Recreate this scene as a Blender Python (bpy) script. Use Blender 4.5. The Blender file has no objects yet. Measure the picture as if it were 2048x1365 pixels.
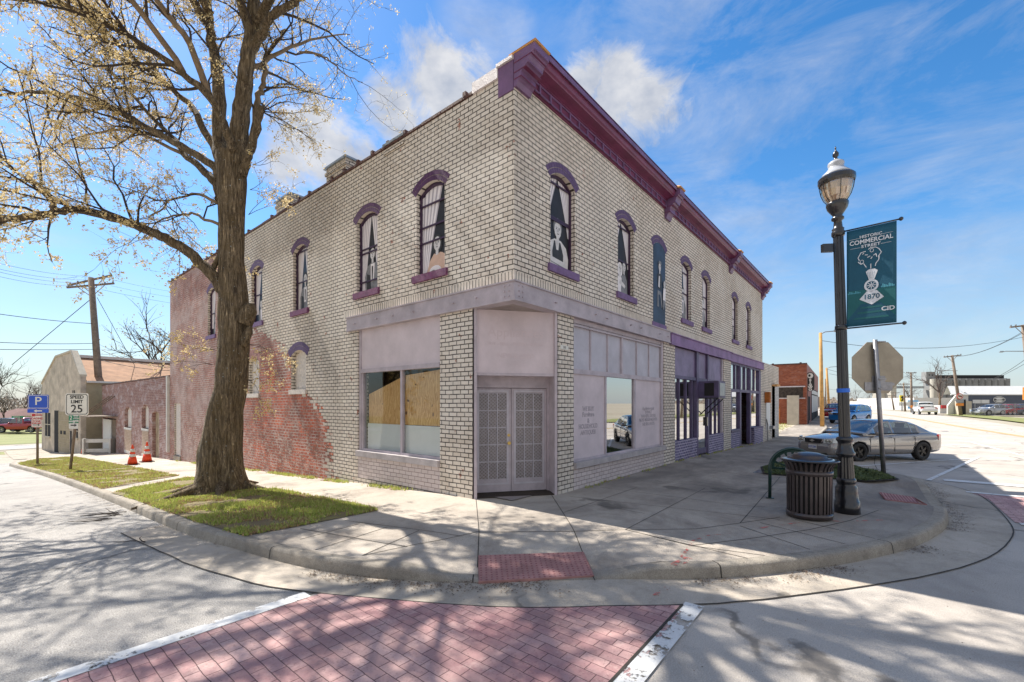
import bpy, bmesh, math, random
from mathutils import Vector, Matrix, noise
C = bpy.context.scene.collection
rnd = random.Random(7)
# ---------------------------------------------------------------- survey of the place
F, H, HY, CX = 895.0, 1.75, 806.0, 1024.0
TH = math.atan2(747, 895); c_, s_ = math.cos(TH), math.sin(TH)
YC, XC = 4.78, 5.78            # facade planes of the corner building

def zX(X):
    pts = [(-80, 0), (14, 0), (26, -.24), (65, .15), (2000, .15)]
    for (a, b), (e, f) in zip(pts, pts[1:]):
        if X <= e: return b + (f - b) * max(0, (X - a)) / (e - a)
    return .15
def zY(Y): return -.047 * (max(0, min(Y, 48) - 6.5))
def T(X, Y): return zX(X) + zY(Y)
def sm(t):
    t = max(0., min(1., t)); return t * t * (3 - 2 * t)
def dip(x, y):                 # the two kerb ramps
    a = ((x - 3.8) * .707 - (y - 2.85) * .707); n = ((x - 3.8) * .707 + (y - 2.85) * .707)
    d1 = .115 * sm(1 - max(0, abs(a) - .62) / .85) * sm(1 - max(0, n) / 1.7)
    d2 = .115 * sm(1 - max(0, abs(x - 11.9) - .85) / .7) * sm(1 - max(0, y + .7) / 1.5)
    return -max(d1, d2)
def W(px, d):
    l = (px - CX) / F * d
    return (d * c_ + l * s_, d * s_ - l * c_)
def Zp(py, d): return H + (HY - py) / F * d
def P3(px, py, d):
    x, y = W(px, d); return Vector((x, y, Zp(py, d)))
def XR(px, Y=YC):
    t = (px - CX) / F; return Y * (c_ + t * s_) / (s_ - t * c_)
def GT(px, py, off=0):
    t = (px - CX) / F; k = (py - HY) / F; d = 1.
    while d < 500:
        X = d * (c_ + t * s_); Y = d * (s_ - t * c_)
        if H - k * d <= T(X, Y) + off: break
        d += .01 if d < 60 else .1
    return (X, Y)

# ---------------------------------------------------------------- materials
MATS = {}
class NT:
    def __init__(s, name):
        s.m = bpy.data.materials.new(name); s.m.use_nodes = True
        s.t = s.m.node_tree; s.n = s.t.nodes; s.b = s.n['Principled BSDF']; s.out = s.n['Material Output']
        MATS[name] = s.m
    def N(s, typ, **k):
        n = s.n.new(typ)
        for a, v in k.items():
            if a.startswith('i_'): n.inputs[a[2:].replace('_', ' ')].default_value = v
            else: setattr(n, a, v)
        return n
    def L(s, a, b): s.t.links.new(a, b)
    def noise(s, vec, scale, detail=4, rough=.55, lo=.35, hi=.65, dist=0):
        n = s.N('ShaderNodeTexNoise'); n.inputs['Scale'].default_value = scale; n.inputs['Detail'].default_value = detail
        n.inputs['Roughness'].default_value = rough; n.inputs['Distortion'].default_value = dist
        if vec: s.L(vec, n.inputs['Vector'])
        r = s.N('ShaderNodeMapRange'); r.inputs[1].default_value = lo; r.inputs[2].default_value = hi
        s.L(n.outputs[0], r.inputs[0]); return r.outputs[0]
    def mix(s, f, a, b, typ='MIX'):
        n = s.N('ShaderNodeMix', data_type='RGBA', blend_type=typ)
        for k, v in ((0, f), (6, a), (7, b)):
            if hasattr(v, 'default_value') or hasattr(v, 'is_linked'): s.L(v, n.inputs[k])
            elif k == 0: n.inputs[0].default_value = v
            else: n.inputs[k].default_value = (*v, 1) if len(v) == 3 else v
        return n.outputs[2]
    def math(s, op, a, b=None, cl=False):
        n = s.N('ShaderNodeMath', operation=op, use_clamp=cl)
        for k, v in ((0, a), (1, b)):
            if v is None: continue
            if isinstance(v, (int, float)): n.inputs[k].default_value = v
            else: s.L(v, n.inputs[k])
        return n.outputs[0]
    def pos(s): return s.N('ShaderNodeNewGeometry').outputs['Position']
    def obj(s): return s.N('ShaderNodeTexCoord').outputs['Object']
    def map(s, vec, scale):
        n = s.N('ShaderNodeMapping'); n.inputs['Scale'].default_value = scale; s.L(vec, n.inputs[0]); return n.outputs[0]
    def bump(s, h, st=.4, dist=.01):
        n = s.N('ShaderNodeBump'); n.inputs['Strength'].default_value = st; n.inputs['Distance'].default_value = dist
        s.L(h, n.inputs['Height']); s.L(n.outputs[0], s.b.inputs['Normal'])
    def col(s, v): s.L(v, s.b.inputs['Base Color']) if not isinstance(v, tuple) else setattr(s.b.inputs['Base Color'], 'default_value', (*v, 1))
    def rough(s, v): s.b.inputs['Roughness'].default_value = v

def simple(name, col, rough=.7, metal=0, var=.15, scale=6, bump=.15, coord='pos', coat=0):
    t = NT(name); v = t.pos() if coord == 'pos' else t.obj()
    n = t.noise(v, scale, 5, .6, .3, .7)
    n2 = t.noise(v, scale * 9, 3, .6, .3, .7)
    a = tuple(x * (1 - var) for x in col); b = tuple(min(1, x * (1 + var)) for x in col)
    k = t.mix(n, a, b); k = t.mix(t.math('MULTIPLY', n2, var * .8), k, tuple(x * .6 for x in col))
    t.col(k); t.rough(rough); t.b.inputs['Metallic'].default_value = metal
    if coat: t.b.inputs['Coat Weight'].default_value = coat; t.b.inputs['Coat Roughness'].default_value = .06
    if bump: t.bump(n2, bump, .004)
    return t.m

def facade_uv(t):
    g = t.N('ShaderNodeNewGeometry'); p = t.N('ShaderNodeSeparateXYZ'); t.L(g.outputs['Position'], p.inputs[0])
    q = t.N('ShaderNodeSeparateXYZ'); t.L(g.outputs['Normal'], q.inputs[0])
    k = t.math('GREATER_THAN', t.math('ABSOLUTE', q.outputs[0]), .6)
    mx = t.N('ShaderNodeMix', data_type='FLOAT'); t.L(k, mx.inputs[0]); t.L(p.outputs[0], mx.inputs[2]); t.L(p.outputs[1], mx.inputs[3])
    cb = t.N('ShaderNodeCombineXYZ'); t.L(mx.outputs[0], cb.inputs[0]); t.L(p.outputs[2], cb.inputs[1])
    # small wobble so that the courses are hand laid
    nz = t.N('ShaderNodeTexNoise'); nz.inputs['Scale'].default_value = 2.3; t.L(g.outputs['Position'], nz.inputs['Vector'])
    vm = t.N('ShaderNodeVectorMath', operation='MULTIPLY_ADD'); t.L(nz.outputs['Color'], vm.inputs[0])
    vm.inputs[1].default_value = (.035, .022, 0); t.L(cb.outputs[0], vm.inputs[2])
    return vm.outputs[0], p, k, g

def brick_tex(t, vec, bw=.21, rh=.0835, ms=.0075, smooth=.15, off=.5):
    b = t.N('ShaderNodeTexBrick'); b.offset = off; t.L(vec, b.inputs['Vector'])
    for k, v in (('Scale', 1), ('Mortar Size', ms), ('Mortar Smooth', smooth), ('Brick Width', bw), ('Row Height', rh), ('Bias', 0)):
        b.inputs[k].default_value = v
    b.inputs['Color1'].default_value = (0, 0, 0, 1); b.inputs['Color2'].default_value = (1, 1, 1, 1); b.inputs['Mortar'].default_value = (.5, .5, .5, 1)
    return b

def brick_mat(name, a, b, mortar, bw=.21, rh=.0835, ms=.0075, chip=None, chipamt=.62, stain=.3, wash=None, washlo=.5, bump=.5):
    t = NT(name); uv, p, k, g = facade_uv(t)
    br = brick_tex(t, uv, bw, rh, ms)
    pos = g.outputs['Position']
    col = t.mix(br.outputs['Color'], a, b)
    big = t.noise(pos, .8, 5, .6, .35, .7)
    col = t.mix(t.math('MULTIPLY', big, stain), col, tuple(x * .62 for x in a))
    if wash:
        w = t.noise(t.map(pos, (1, 1, 2.2)), 1.6, 8, .75, washlo, washlo + .12)
        col = t.mix(t.math('MULTIPLY', w, .85), col, wash)
    if chip:
        ch = t.noise(pos, 7, 4, .7, chipamt, chipamt + .03)
        col = t.mix(ch, col, chip)
    fine = t.noise(pos, 60, 3, .6, .3, .7)
    col = t.mix(t.math('MULTIPLY', fine, .18), col, tuple(x * .6 for x in a))
    mc = t.mix(t.noise(pos, 3, 3, .6, .3, .7), mortar, tuple(min(1, x * 1.8) for x in mortar))
    col = t.mix(br.outputs['Fac'], col, mc)
    t.col(col); t.rough(.85)
    hgt = t.math('SUBTRACT', t.math('MULTIPLY', fine, .3), br.outputs['Fac'])
    t.bump(hgt, bump, .012)
    return t.m

def make_corner_wall():
    t = NT('cream painted brick'); uv, p, k, g = facade_uv(t); pos = g.outputs['Position']
    br = brick_tex(t, uv, .21, .0835, .0096)
    # soldier course over the steel beam
    sb = brick_tex(t, uv, .078, .4, .0085, off=0)
    z = p.outputs[2]
    sol = t.math('MULTIPLY', t.math('GREATER_THAN', z, 3.79), t.math('LESS_THAN', z, 3.97))
    leftfar = t.math('MULTIPLY', k, t.math('GREATER_THAN', p.outputs[1], 10.2))
    sol = t.math('MULTIPLY', sol, t.math('SUBTRACT', 1, leftfar))
    fac = t.N('ShaderNodeMix', data_type='FLOAT'); t.L(sol, fac.inputs[0]); t.L(br.outputs['Fac'], fac.inputs[2]); t.L(sb.outputs['Fac'], fac.inputs[3])
    fac = fac.outputs[0]
    rnd_ = br.outputs['Color']
    cream = t.mix(rnd_, (.67, .585, .49), (.82, .735, .635))
    cream = t.mix(t.math('MULTIPLY', t.noise(t.map(pos, (1, 1, .35)), 1.1, 6, .65, .38, .70), .5), cream, (.40, .34, .27))
    cream = t.mix(t.math('MULTIPLY', t.noise(t.map(pos, (.7, .7, 1.1)), .55, 3, .4, .52, .56), .4), cream, (.80, .74, .66))
    # dark drips under the parapet
    dr = t.noise(t.map(pos, (3.2, 3.2, .25)), 2.2, 5, .7, .56, .72)
    zr = t.N('ShaderNodeMapRange'); zr.inputs[1].default_value = 5.9; zr.inputs[2].default_value = 7.4; t.L(z, zr.inputs[0])
    cream = t.mix(t.math('MULTIPLY', t.math('MULTIPLY', dr, zr.outputs[0]), .55), cream, (.20, .16, .11))
    chip = t.noise(pos, 4.2, 5, .72, .645, .665)
    cream = t.mix(chip, cream, (.33, .10, .055))
    # worn side: bare brick where the paint came off
    fc = t.N('ShaderNodeFloatCurve'); zz = t.N('ShaderNodeMapRange'); zz.inputs[1].default_value = -1; zz.inputs[2].default_value = 7.5
    t.L(z, zz.inputs[0]); t.L(zz.outputs[0], fc.inputs['Value'])
    pts = [(-1, 10.75), (1.0, 10.95), (1.35, 11.25), (1.75, 11.65), (1.95, 12.2), (2.35, 12.75), (3.0, 13.1), (3.5, 13.8), (3.9, 14.9), (4.2, 16.1), (4.7, 17.3), (7.5, 17.6)]
    cv = fc.mapping.curves[0]
    cv.points[0].location = ((pts[0][0] + 1) / 8.5, (pts[0][1] - 8) / 12); cv.points[1].location = (1, (17.6 - 8) / 12)
    for a, b in pts[1:-1]: cv.points.new((a + 1) / 8.5, (b - 8) / 12)
    for q in cv.points: q.handle_type = 'VECTOR'
    fc.mapping.update()
    yb = t.math('ADD', t.math('MULTIPLY', fc.outputs[0], 12), 8)
    wob = t.math('MULTIPLY', t.math('SUBTRACT', t.noise(pos, 1.7, 8, .75, 0, 1), .5), 1.6)
    wob = t.math('ADD', wob, t.math('MULTIPLY', t.math('SUBTRACT', rnd_, .5), .75))
    bare = t.math('MULTIPLY', t.math('SUBTRACT', t.math('ADD', p.outputs[1], wob), yb), 14, True)
    bare = t.math('MULTIPLY', bare, k)
    red = t.mix(rnd_, (.40, .062, .026), (.66, .135, .048))
    red = t.mix(t.noise(pos, 1.2, 6, .7, .4, .62), red, (.24, .085, .06))
    # pinkish wash higher up and further along
    far = t.N('ShaderNodeMapRange'); far.inputs[1].default_value = 15.5; far.inputs[2].default_value = 19; t.L(p.outputs[1], far.inputs[0])
    hi = t.N('ShaderNodeMapRange'); hi.inputs[1].default_value = 2.5; hi.inputs[2].default_value = 3.6; t.L(z, hi.inputs[0])
    pk = t.math('MAXIMUM', far.outputs[0], hi.outputs[0])
    red = t.mix(t.math('MULTIPLY', pk, .8), red, t.mix(rnd_, (.25, .095, .075), (.38, .18, .145)))
    resid = t.noise(t.map(pos, (1, 1, 1.6)), 6.5, 8, .85, .515, .575)
    band = t.N('ShaderNodeMapRange'); band.inputs[1].default_value = 1.7; band.inputs[2].default_value = .4; t.L(z, band.inputs[0])
    band = t.math('ADD', t.math('MULTIPLY', band.outputs[0], .55), .33)
    red = t.mix(t.math('MULTIPLY', resid, band), red, (.66, .53, .45))
    w2 = t.noise(t.map(pos, (1, .6, .8)), .9, 6, .7, .47, .57)
    red = t.mix(t.math('MULTIPLY', t.math('MULTIPLY', w2, far.outputs[0]), .42), red, (.52, .43, .41))
    col = t.mix(bare, cream, red)
    fine = t.noise(pos, 55, 4, .65, .3, .7)
    col = t.mix(t.math('MULTIPLY', fine, .16), col, (.25, .21, .17))
    mort = t.mix(bare, (.045, .036, .028), t.mix(t.noise(pos, 2.2, 4, .6, .38, .6), (.20, .13, .10), (.56, .48, .43)))
    mort = t.mix(t.math('MULTIPLY', t.noise(pos, 5, 6, .75, .50, .62), .45), mort, (.45, .40, .32))
    col = t.mix(fac, col, mort)
    t.col(col); t.rough(.82)
    t.bump(t.math('SUBTRACT', t.math('MULTIPLY', fine, .35), fac), .65, .012)
    return t.m

def ground_mat(name, a, b, c, sc=.6, spk=.25, crack=0, bump=.3, stainc=None, staina=.5, rough=.9):
    t = NT(name); pos = t.pos()
    col = t.mix(t.noise(pos, sc, 6, .6, .35, .68), a, b)
    col = t.mix(t.math('MULTIPLY', t.noise(pos, sc * 6, 6, .7, .5, .66), .45), col, c)
    sp = t.noise(pos, 90, 2, .7, .35, .65)
    col = t.mix(t.math('MULTIPLY', sp, spk), col, tuple(x * .35 for x in a))
    if stainc:
        col = t.mix(t.math('MULTIPLY', t.noise(pos, .55, 7, .72, .47, .66, .4), staina), col, stainc)
    if name == 'sidewalk concrete':  # blotchy darkening past the corner paints the building's shade into the concrete
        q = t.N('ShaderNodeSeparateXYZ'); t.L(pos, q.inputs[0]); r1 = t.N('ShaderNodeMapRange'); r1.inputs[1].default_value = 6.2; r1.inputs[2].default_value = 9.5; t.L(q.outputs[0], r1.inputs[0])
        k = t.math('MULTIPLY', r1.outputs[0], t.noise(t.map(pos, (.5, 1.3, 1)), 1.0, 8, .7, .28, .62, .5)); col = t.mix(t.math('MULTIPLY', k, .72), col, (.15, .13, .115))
    if crack:
        v = t.N('ShaderNodeTexVoronoi', feature='DISTANCE_TO_EDGE'); v.inputs['Scale'].default_value = crack
        nn = t.N('ShaderNodeTexNoise'); nn.inputs['Scale'].default_value = 1.5; nn.inputs['Detail'].default_value = 6
        vm = t.N('ShaderNodeVectorMath', operation='MULTIPLY_ADD'); t.L(nn.outputs['Color'], vm.inputs[0]); vm.inputs[1].default_value = (1.1, 1.1, 1.1); t.L(pos, vm.inputs[2])
        t.L(pos, nn.inputs['Vector']); t.L(vm.outputs[0], v.inputs['Vector'])
        r = t.N('ShaderNodeMapRange'); r.inputs[1].default_value = .004; r.inputs[2].default_value = .012; r.inputs[3].default_value = 1; r.inputs[4].default_value = 0
        t.L(v.outputs['Distance'], r.inputs[0])
        msk = t.math('MULTIPLY', r.outputs[0], t.noise(pos, .35, 2, .5, .5, .56))
        col = t.mix(t.math('MULTIPLY', msk, .75), col, tuple(x * .25 for x in a))
    t.col(col); t.rough(rough); t.bump(sp, bump, .006)
    return t.m

def glass(name, tint=(.75, .8, .8), refl=.12):
    t = NT(name); t.n.remove(t.b)
    tr = t.N('ShaderNodeBsdfTransparent'); tr.inputs[0].default_value = (*tint, 1)
    gl = t.N('ShaderNodeBsdfGlossy'); gl.inputs['Roughness'].default_value = .02; gl.inputs['Color'].default_value = (.95, .95, .95, 1)
    fr = t.N('ShaderNodeFresnel'); fr.inputs[0].default_value = 1.55
    bf = t.N('ShaderNodeNewGeometry').outputs['Backfacing']; m = t.N('ShaderNodeMixShader'); t.L(t.math('MULTIPLY', t.math('ADD', fr.outputs[0], refl, True), t.math('SUBTRACT', 1, bf)), m.inputs[0]); t.L(tr.outputs[0], m.inputs[1]); t.L(gl.outputs[0], m.inputs[2])
    t.L(m.outputs[0], t.out.inputs[0]); return t.m

def leaf_mat(name, a, b, trans=.4):
    t = NT(name); o = t.N('ShaderNodeNewGeometry'); r = o.outputs['Random Per Island']
    k = t.mix(r, a, b); t.col(k); t.rough(.7)
    tr = t.N('ShaderNodeBsdfTranslucent'); t.L(k, tr.inputs[0])
    m = t.N('ShaderNodeMixShader'); m.inputs[0].default_value = trans; t.L(t.b.outputs[0], m.inputs[1]); t.L(tr.outputs[0], m.inputs[2]); t.L(m.outputs[0], t.out.inputs[0])
    return t.m

def bark_mat(name, a, b):
    t = NT(name); o = t.obj()
    n = t.noise(t.map(o, (1, 1, .085)), 24, 6, .72, .40, .60, .9)
    n2 = t.noise(o, 5, 5, .6, .35, .65)
    n3 = t.noise(t.map(o, (1, 1, .30)), 42, 4, .75, .50, .60, .4); n = t.math('MULTIPLY', n, t.math('SUBTRACT', 1, t.math('MULTIPLY', n3, .5))); k = t.mix(n, a, b); k = t.mix(t.math('MULTIPLY', n2, .45), k, (.22, .15, .06))
    lich = t.noise(o, 22, 2, .5, .71, .73); k = t.mix(lich, k, (.55, .58, .55))
    t.col(k); t.rough(.95); t.bump(n, 1.0, .04); return t.m

def stamped_mat():
    t = NT('stamped brick paving'); pos = t.pos(); sp = t.N('ShaderNodeSeparateXYZ'); t.L(pos, sp.inputs[0])
    cb = t.N('ShaderNodeCombineXYZ'); t.L(sp.outputs[1], cb.inputs[0]); t.L(sp.outputs[0], cb.inputs[1])
    nz = t.N('ShaderNodeTexNoise'); nz.inputs['Scale'].default_value = 5; t.L(pos, nz.inputs['Vector'])
    vm = t.N('ShaderNodeVectorMath', operation='MULTIPLY_ADD'); t.L(nz.outputs['Color'], vm.inputs[0]); vm.inputs[1].default_value = (.02, .02, 0); t.L(cb.outputs[0], vm.inputs[2])
    br = brick_tex(t, vm.outputs[0],   .205, .102, .0034, .3)
    col = t.mix(br.outputs['Color'], (.42, .245, .225), (.62, .40, .36))
    col = t.mix(t.noise(pos, 1.3, 6, .7, .4, .65), col, (.36, .18, .18))
    col = t.mix(t.math('MULTIPLY', t.noise(pos, 6, 6, .75, .55, .68), .5), col, (.66, .48, .42))
    fine = t.noise(pos, 45, 5, .7, .55, .72); col = t.mix(t.math('MULTIPLY', t.noise(t.map(pos, (1.2, .5, 1)), 1.4, 8, .75, .48, .66), .5), col, (.24, .15, .14)); col = t.mix(t.math('MULTIPLY', fine, .6), col, (.15, .06, .06))
    col = t.mix(br.outputs['Fac'], col, (.10, .045, .045)); t.col(col); t.rough(.8)
    t.bump(t.math('SUBTRACT', t.math('MULTIPLY', t.noise(pos, 9, 6, .7, .3, .7), .5), t.math('MULTIPLY', br.outputs['Fac'], 1.2)), .6, .012)
    return t.m

def plywood_mat():
    t = NT('plywood'); o = t.pos(); w = t.N('ShaderNodeTexWave', wave_type='BANDS', bands_direction='Y'); w.inputs['Scale'].default_value = 5.0; w.inputs['Distortion'].default_value = 16
    w.inputs['Detail'].default_value = 3; w.inputs['Detail Scale'].default_value = 1.3; t.L(t.map(o, (1, 1.3, .38)), w.inputs['Vector'])
    k = t.mix(w.outputs['Fac'], (.50, .25, .07), (.72, .43, .17)); v = t.noise(o, 6, 1, .5, .73, .75); k = t.mix(v, k, (.12, .05, .02))
    t.col(k); t.rough(.6); return t.m

M = {}
M['wall'] = make_corner_wall()
M['lilac_brick'] = brick_mat('lilac painted brick base', (.58, .50, .48), (.68, .59, .57), (.16, .12, .11), chip=(.30, .13, .09), chipamt=.69, stain=.35, ms=.006)
M['purple_brick'] = brick_mat('purple painted brick base', (.105, .09, .17), (.20, .17, .29), (.40, .36, .42), ms=.008, chip=(.36, .10, .05), chipamt=.70, stain=.3)
M['grey_brick'] = brick_mat('grey side brick', (.50, .49, .47), (.62, .60, .57), (.16, .15, .14), ms=.009)
M['arch_brick'] = brick_mat('purple arch brick', (.13, .065, .16), (.24, .125, .27), (.42, .36, .34), bw=.075, rh=.125, ms=.006, stain=.2)
M['old_brick'] = brick_mat('weathered pink brick', (.20, .085, .07), (.33, .15, .12), (.36, .27, .24), ms=.008, wash=(.50, .42, .42), washlo=.49)
M['red_brick'] = brick_mat('red side wall brick', (.26, .065, .03), (.40, .12, .055), (.17, .085, .06), ms=.006, wash=(.42, .22, .17), washlo=.55)
M['pink_brick'] = brick_mat('pinkish front brick', (.30, .15, .13), (.38, .20, .17), (.24, .15, .13), ms=.006)
M['infill'] = brick_mat('buff infill brick', (.55, .42, .30), (.66, .52, .40), (.25, .15, .11), ms=.01)
M['beam'] = simple('lilac grey painted steel', (.42, .365, .39), .6, 0, .22, 2.5, .2)
M['beamP'] = simple('faded purple painted steel', (.22, .12, .26), .6, 0, .3, 2.5, .2)
M['panel'] = simple('lilac painted panel', (.60, .515, .535), .75, 0, .11, 2.2, .12)
M['transom'] = simple('blue grey painted transom', (.47, .45, .50), .6, 0, .12, 2.2, .1)
M['frame'] = simple('lilac painted wood', (.47, .41, .44), .65, 0, .18, 4, .15)
M['sill'] = simple('lilac painted concrete ledge', (.42, .38, .38), .75, 0, .22, 4, .4)
M['purple'] = simple('purple painted wood', (.10, .075, .15), .55, 0, .3, 3, .15)
M['purpleL'] = simple('light purple painted wood', (.20, .155, .26), .55, 0, .25, 3, .15)
M['plum'] = simple('plum painted sheet metal', (.155, .03, .078), .42, 0, .28, 2, .12)
M['plumL'] = simple('violet painted sheet metal', (.165, .085, .175), .42, 0, .25, 3, .12)
M['sillP'] = simple('plum painted stone', (.17, .045, .12), .7, 0, .3, 9, .8)
M['sillV'] = simple('violet painted stone', (.17, .10, .22), .7, 0, .25, 9, .6)
M['tarp'] = simple('pale flashing sheet', (.62, .56, .56), .5, 0, .15, 6, .5)
M['wood_cap'] = simple('orange bare wood', (.62, .33, .12), .8, 0, .2, 8, .3)
M['coping'] = simple('dark clay coping', (.10, .045, .035), .7, 0, .4, 9, .5)
M['metal_cap'] = simple('grey sheet metal cap', (.30, .34, .37), .4, .5, .2, 6, .2)
M['soffit'] = simple('stained plaster soffit', (.34, .29, .27), .85, 0, .25, 3, .3)
M['dark'] = simple('dark interior', (.02, .018, .018), .9, 0, .2, 3, 0)
M['board'] = simple('white board', (.66, .66, .64), .6, 0, .05, 2, .05)
M['stucco'] = simple('rough white render', (.70, .64, .58), .9, 0, .2, 14, .8)
M['ply'] = plywood_mat()
M['glass'] = glass('shop window glass', (.92, .94, .94), .0)
M['mirror'] = glass('reflective shop glass', (.35, .38, .4), .50)
M['carglass'] = glass('car window glass', (.28, .33, .33), .12)
M['screen'] = simple('lilac expanded metal', (.52, .49, .53), .5, .2, .1, 8, 0)
M['doorback'] = simple('brown dim door glass', (.12, .085, .06), .12, 0, .6, 2.5, 0)
M['brass'] = simple('brass', (.55, .38, .12), .3, 1, .1, 9, 0)
M['mort_strip'] = simple('rusty anchor plate', (.12, .06, .04), .8, .3, .3, 12, .3)
M['m_dark'] = simple('mural dark paint', (.020, .020, .026), .6, 0, .5, 4, 0)
M['m_navy'] = simple('mural navy paint', (.022, .045, .085), .6, 0, .5, 3, 0)
M['m_cur'] = simple('mural curtain white', (.82, .77, .77), .6, 0, .06, 3, 0)
M['m_fold'] = simple('mural curtain fold', (.46, .41, .45), .6, 0, .1, 3, 0)
M['m_skin'] = simple('mural pale figure', (.66, .63, .62), .6, 0, .15, 9, 0)
M['m_grey'] = simple('mural grey clothing', (.22, .22, .23), .6, 0, .4, 12, 0)
M['m_black'] = simple('mural black clothing', (.03, .03, .032), .6, 0, .3, 9, 0)
M['m_peach'] = simple('mural peach dress', (.66, .45, .34), .6, 0, .1, 9, 0)
M['m_sash'] = simple('mural sash plum', (.05, .022, .055), .5, 0, .3, 6, 0)
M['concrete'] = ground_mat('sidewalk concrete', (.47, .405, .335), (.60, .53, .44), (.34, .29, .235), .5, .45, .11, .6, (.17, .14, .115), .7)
M['kerb'] = ground_mat('kerb concrete', (.42, .365, .295), (.54, .475, .385), (.22, .185, .14), 1.6, .5, 0, 1.0, (.17, .15, .125), .6)
M['gutter'] = ground_mat('gutter concrete', (.43, .37, .295), (.54, .47, .385), (.30, .255, .20), .8, .25, .25, .4, (.19, .165, .135), .5)
M['road'] = ground_mat('main street concrete', (.46, .41, .355), (.56, .505, .44), (.34, .30, .255), .35, .4, .16, .35, (.24, .21, .185), .45)
M['asphalt'] = ground_mat('worn asphalt', (.47, .44, .40), (.60, .56, .515), (.30, .285, .27), .3, .8, .22, 1.0, (.28, .265, .25), .4)
M['soil'] = ground_mat('soil and dead grass', (.20, .14, .07), (.24, .22, .08), (.27, .17, .09), 1.2, .4, 0, .8)
M['earth'] = ground_mat('dry bare ground', (.32, .27, .20), (.38, .34, .26), (.24, .24, .12), .05, .3, 0, .5)
M['lawn'] = ground_mat('lawn', (.19, .22, .06), (.27, .27, .10), (.28, .20, .10), .5, .4, 0, .8)
M['mulch'] = ground_mat('planting bed soil', (.045, .032, .024), (.07, .05, .035), (.03, .02, .015), 4, .5, 0, 1)
M['stamp'] = stamped_mat()
M['tactile'] = simple('red tactile plate', (.38, .19, .17), .7, 0, .3, 5, .3)
M['tactile_dome'] = simple('red tactile dome', (.24, .09, .085), .6, 0, .15, 5, .2)
M['joint'] = simple('dark joint filler', (.045, .038, .03), .9, 0, .3, 9, .2)
def worn_paint(name, colr, under, lo=.5):
    t = NT(name); pos = t.pos(); w = t.noise(pos, 6, 8, .75, lo, lo + .03)
    k = t.mix(t.math('MULTIPLY', t.noise(pos, 3, 5, .7, .4, .65), .35), colr, tuple(x * .7 for x in colr)); t.L(t.math('SUBTRACT', 1, w), t.b.inputs['Alpha']); k = t.mix(t.math('MULTIPLY', t.noise(pos, 50, 3, .6, .3, .7), .2), k, tuple(x * .5 for x in colr)); t.col(k); t.rough(.75); t.bump(w, .2, .004); return t.m
M['redpaint'] = worn_paint('faded red spray paint', (.58, .17, .14), (.46, .35, .28), .46)
M['white'] = worn_paint('white road paint', (.72, .71, .68), (.42, .38, .34), .57)
M['white_worn'] = worn_paint('flaking white road paint', (.70, .69, .66), (.40, .36, .32), .53)
M['yellow'] = worn_paint('yellow road paint', (.62, .40, .10), (.42, .38, .34), .60)
M['bark'] = bark_mat('furrowed bark', (.045, .03, .018), (.50, .38, .24))
M['bark2'] = simple('branch bark', (.22, .16, .10), .9, 0, .35, 8, .3)
M['twig'] = simple('dark twig', (.055, .04, .03), .9, 0, .25, 6, 0)
M['blossom'] = leaf_mat('golden blossom', (.66, .48, .17), (.95, .80, .48), .35)
M['grass'] = leaf_mat('grass blades', (.26, .34, .05), (.56, .56, .17), .4)
M['drygrass'] = leaf_mat('dry leaves', (.34, .20, .10), (.52, .38, .21), .2)
M['debris'] = leaf_mat('dark leaf litter', (.07, .045, .028), (.20, .13, .075), .1)
M['shrub'] = leaf_mat('dark ground cover leaves', (.045, .075, .025), (.12, .15, .05), .2)
M['black'] = simple('glossy black cast iron', (.013, .013, .016), .28, 0, .4, 6, .1, 'obj', .5)
M['brown'] = simple('dark bronze powder coat', (.055, .040, .038), .35, .2, .25, 6, .08, 'obj', .3)
M['green'] = simple('dark green tube', (.006, .034, .026), .35, 0, .2, 6, 0, 'obj', .3)
M['tape'] = simple('blue tape', (.02, .14, .62), .5, 0, .05, 6, 0)
M['globe'] = glass('amber ribbed lamp glass', (.80, .68, .54), .16)
M['globein'] = simple('amber prismatic refractor', (.56, .50, .44), .35, 0, .2, 14, .3)
M['globe_top'] = simple('milky lamp cap', (.42, .43, .45), .25, 0, .1, 8, 0, 'obj', .5)
M['teal'] = simple('teal banner fabric', (.005, .08, .135), .7, 0, .12, 3, .1)
M['tealL'] = simple('green banner track', (.008, .11, .12), .7, 0, .1, 3, 0)
M['tealB'] = simple('turquoise banner print', (.08, .33, .42), .7, 0, .05, 3, 0)
M['bwhite'] = simple('white banner print', (.66, .68, .72), .7, 0, .04, 3, 0)
M['galv'] = simple('galvanised steel', (.30, .30, .31), .38, .75, .2, 9, .1)
M['signback'] = simple('weathered sign back', (.33, .29, .22), .45, .5, .18, 2.5, .05)
M['signblue'] = simple('sign blue', (.008, .07, .46), .45, 0, .06, 4, 0)
M['signwhite'] = simple('sign white', (.70, .67, .60), .5, 0, .05, 4, 0)
M['signblack'] = simple('sign black', (.015, .015, .015), .5, 0, .1, 4, 0)
M['signred'] = simple('sign red', (.48, .03, .03), .5, 0, .1, 4, 0)
M['signgreen'] = simple('sign green', (.01, .20, .10), .5, 0, .1, 4, 0)
M['cone'] = simple('orange cone rubber', (.80, .07, .012), .5, 0, .15, 8, 0)
M['cone_band'] = simple('reflective cone band', (.66, .66, .62), .4, 0, .15, 8, 0)
M['pole'] = simple('grey weathered pole wood', (.21, .16, .12), .9, 0, .3, 5, .5)
M['pole_new'] = simple('honey coloured pole wood', (.50, .28, .09), .8, 0, .25, 3, .4)
M['wire'] = simple('black wire', (.02, .02, .022), .6, 0, .1, 3, 0)
M['carpaint'] = simple('grey pewter car paint', (.30, .285, .275), .2, .55, .03, 1, 0, 'obj', .9)
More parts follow.
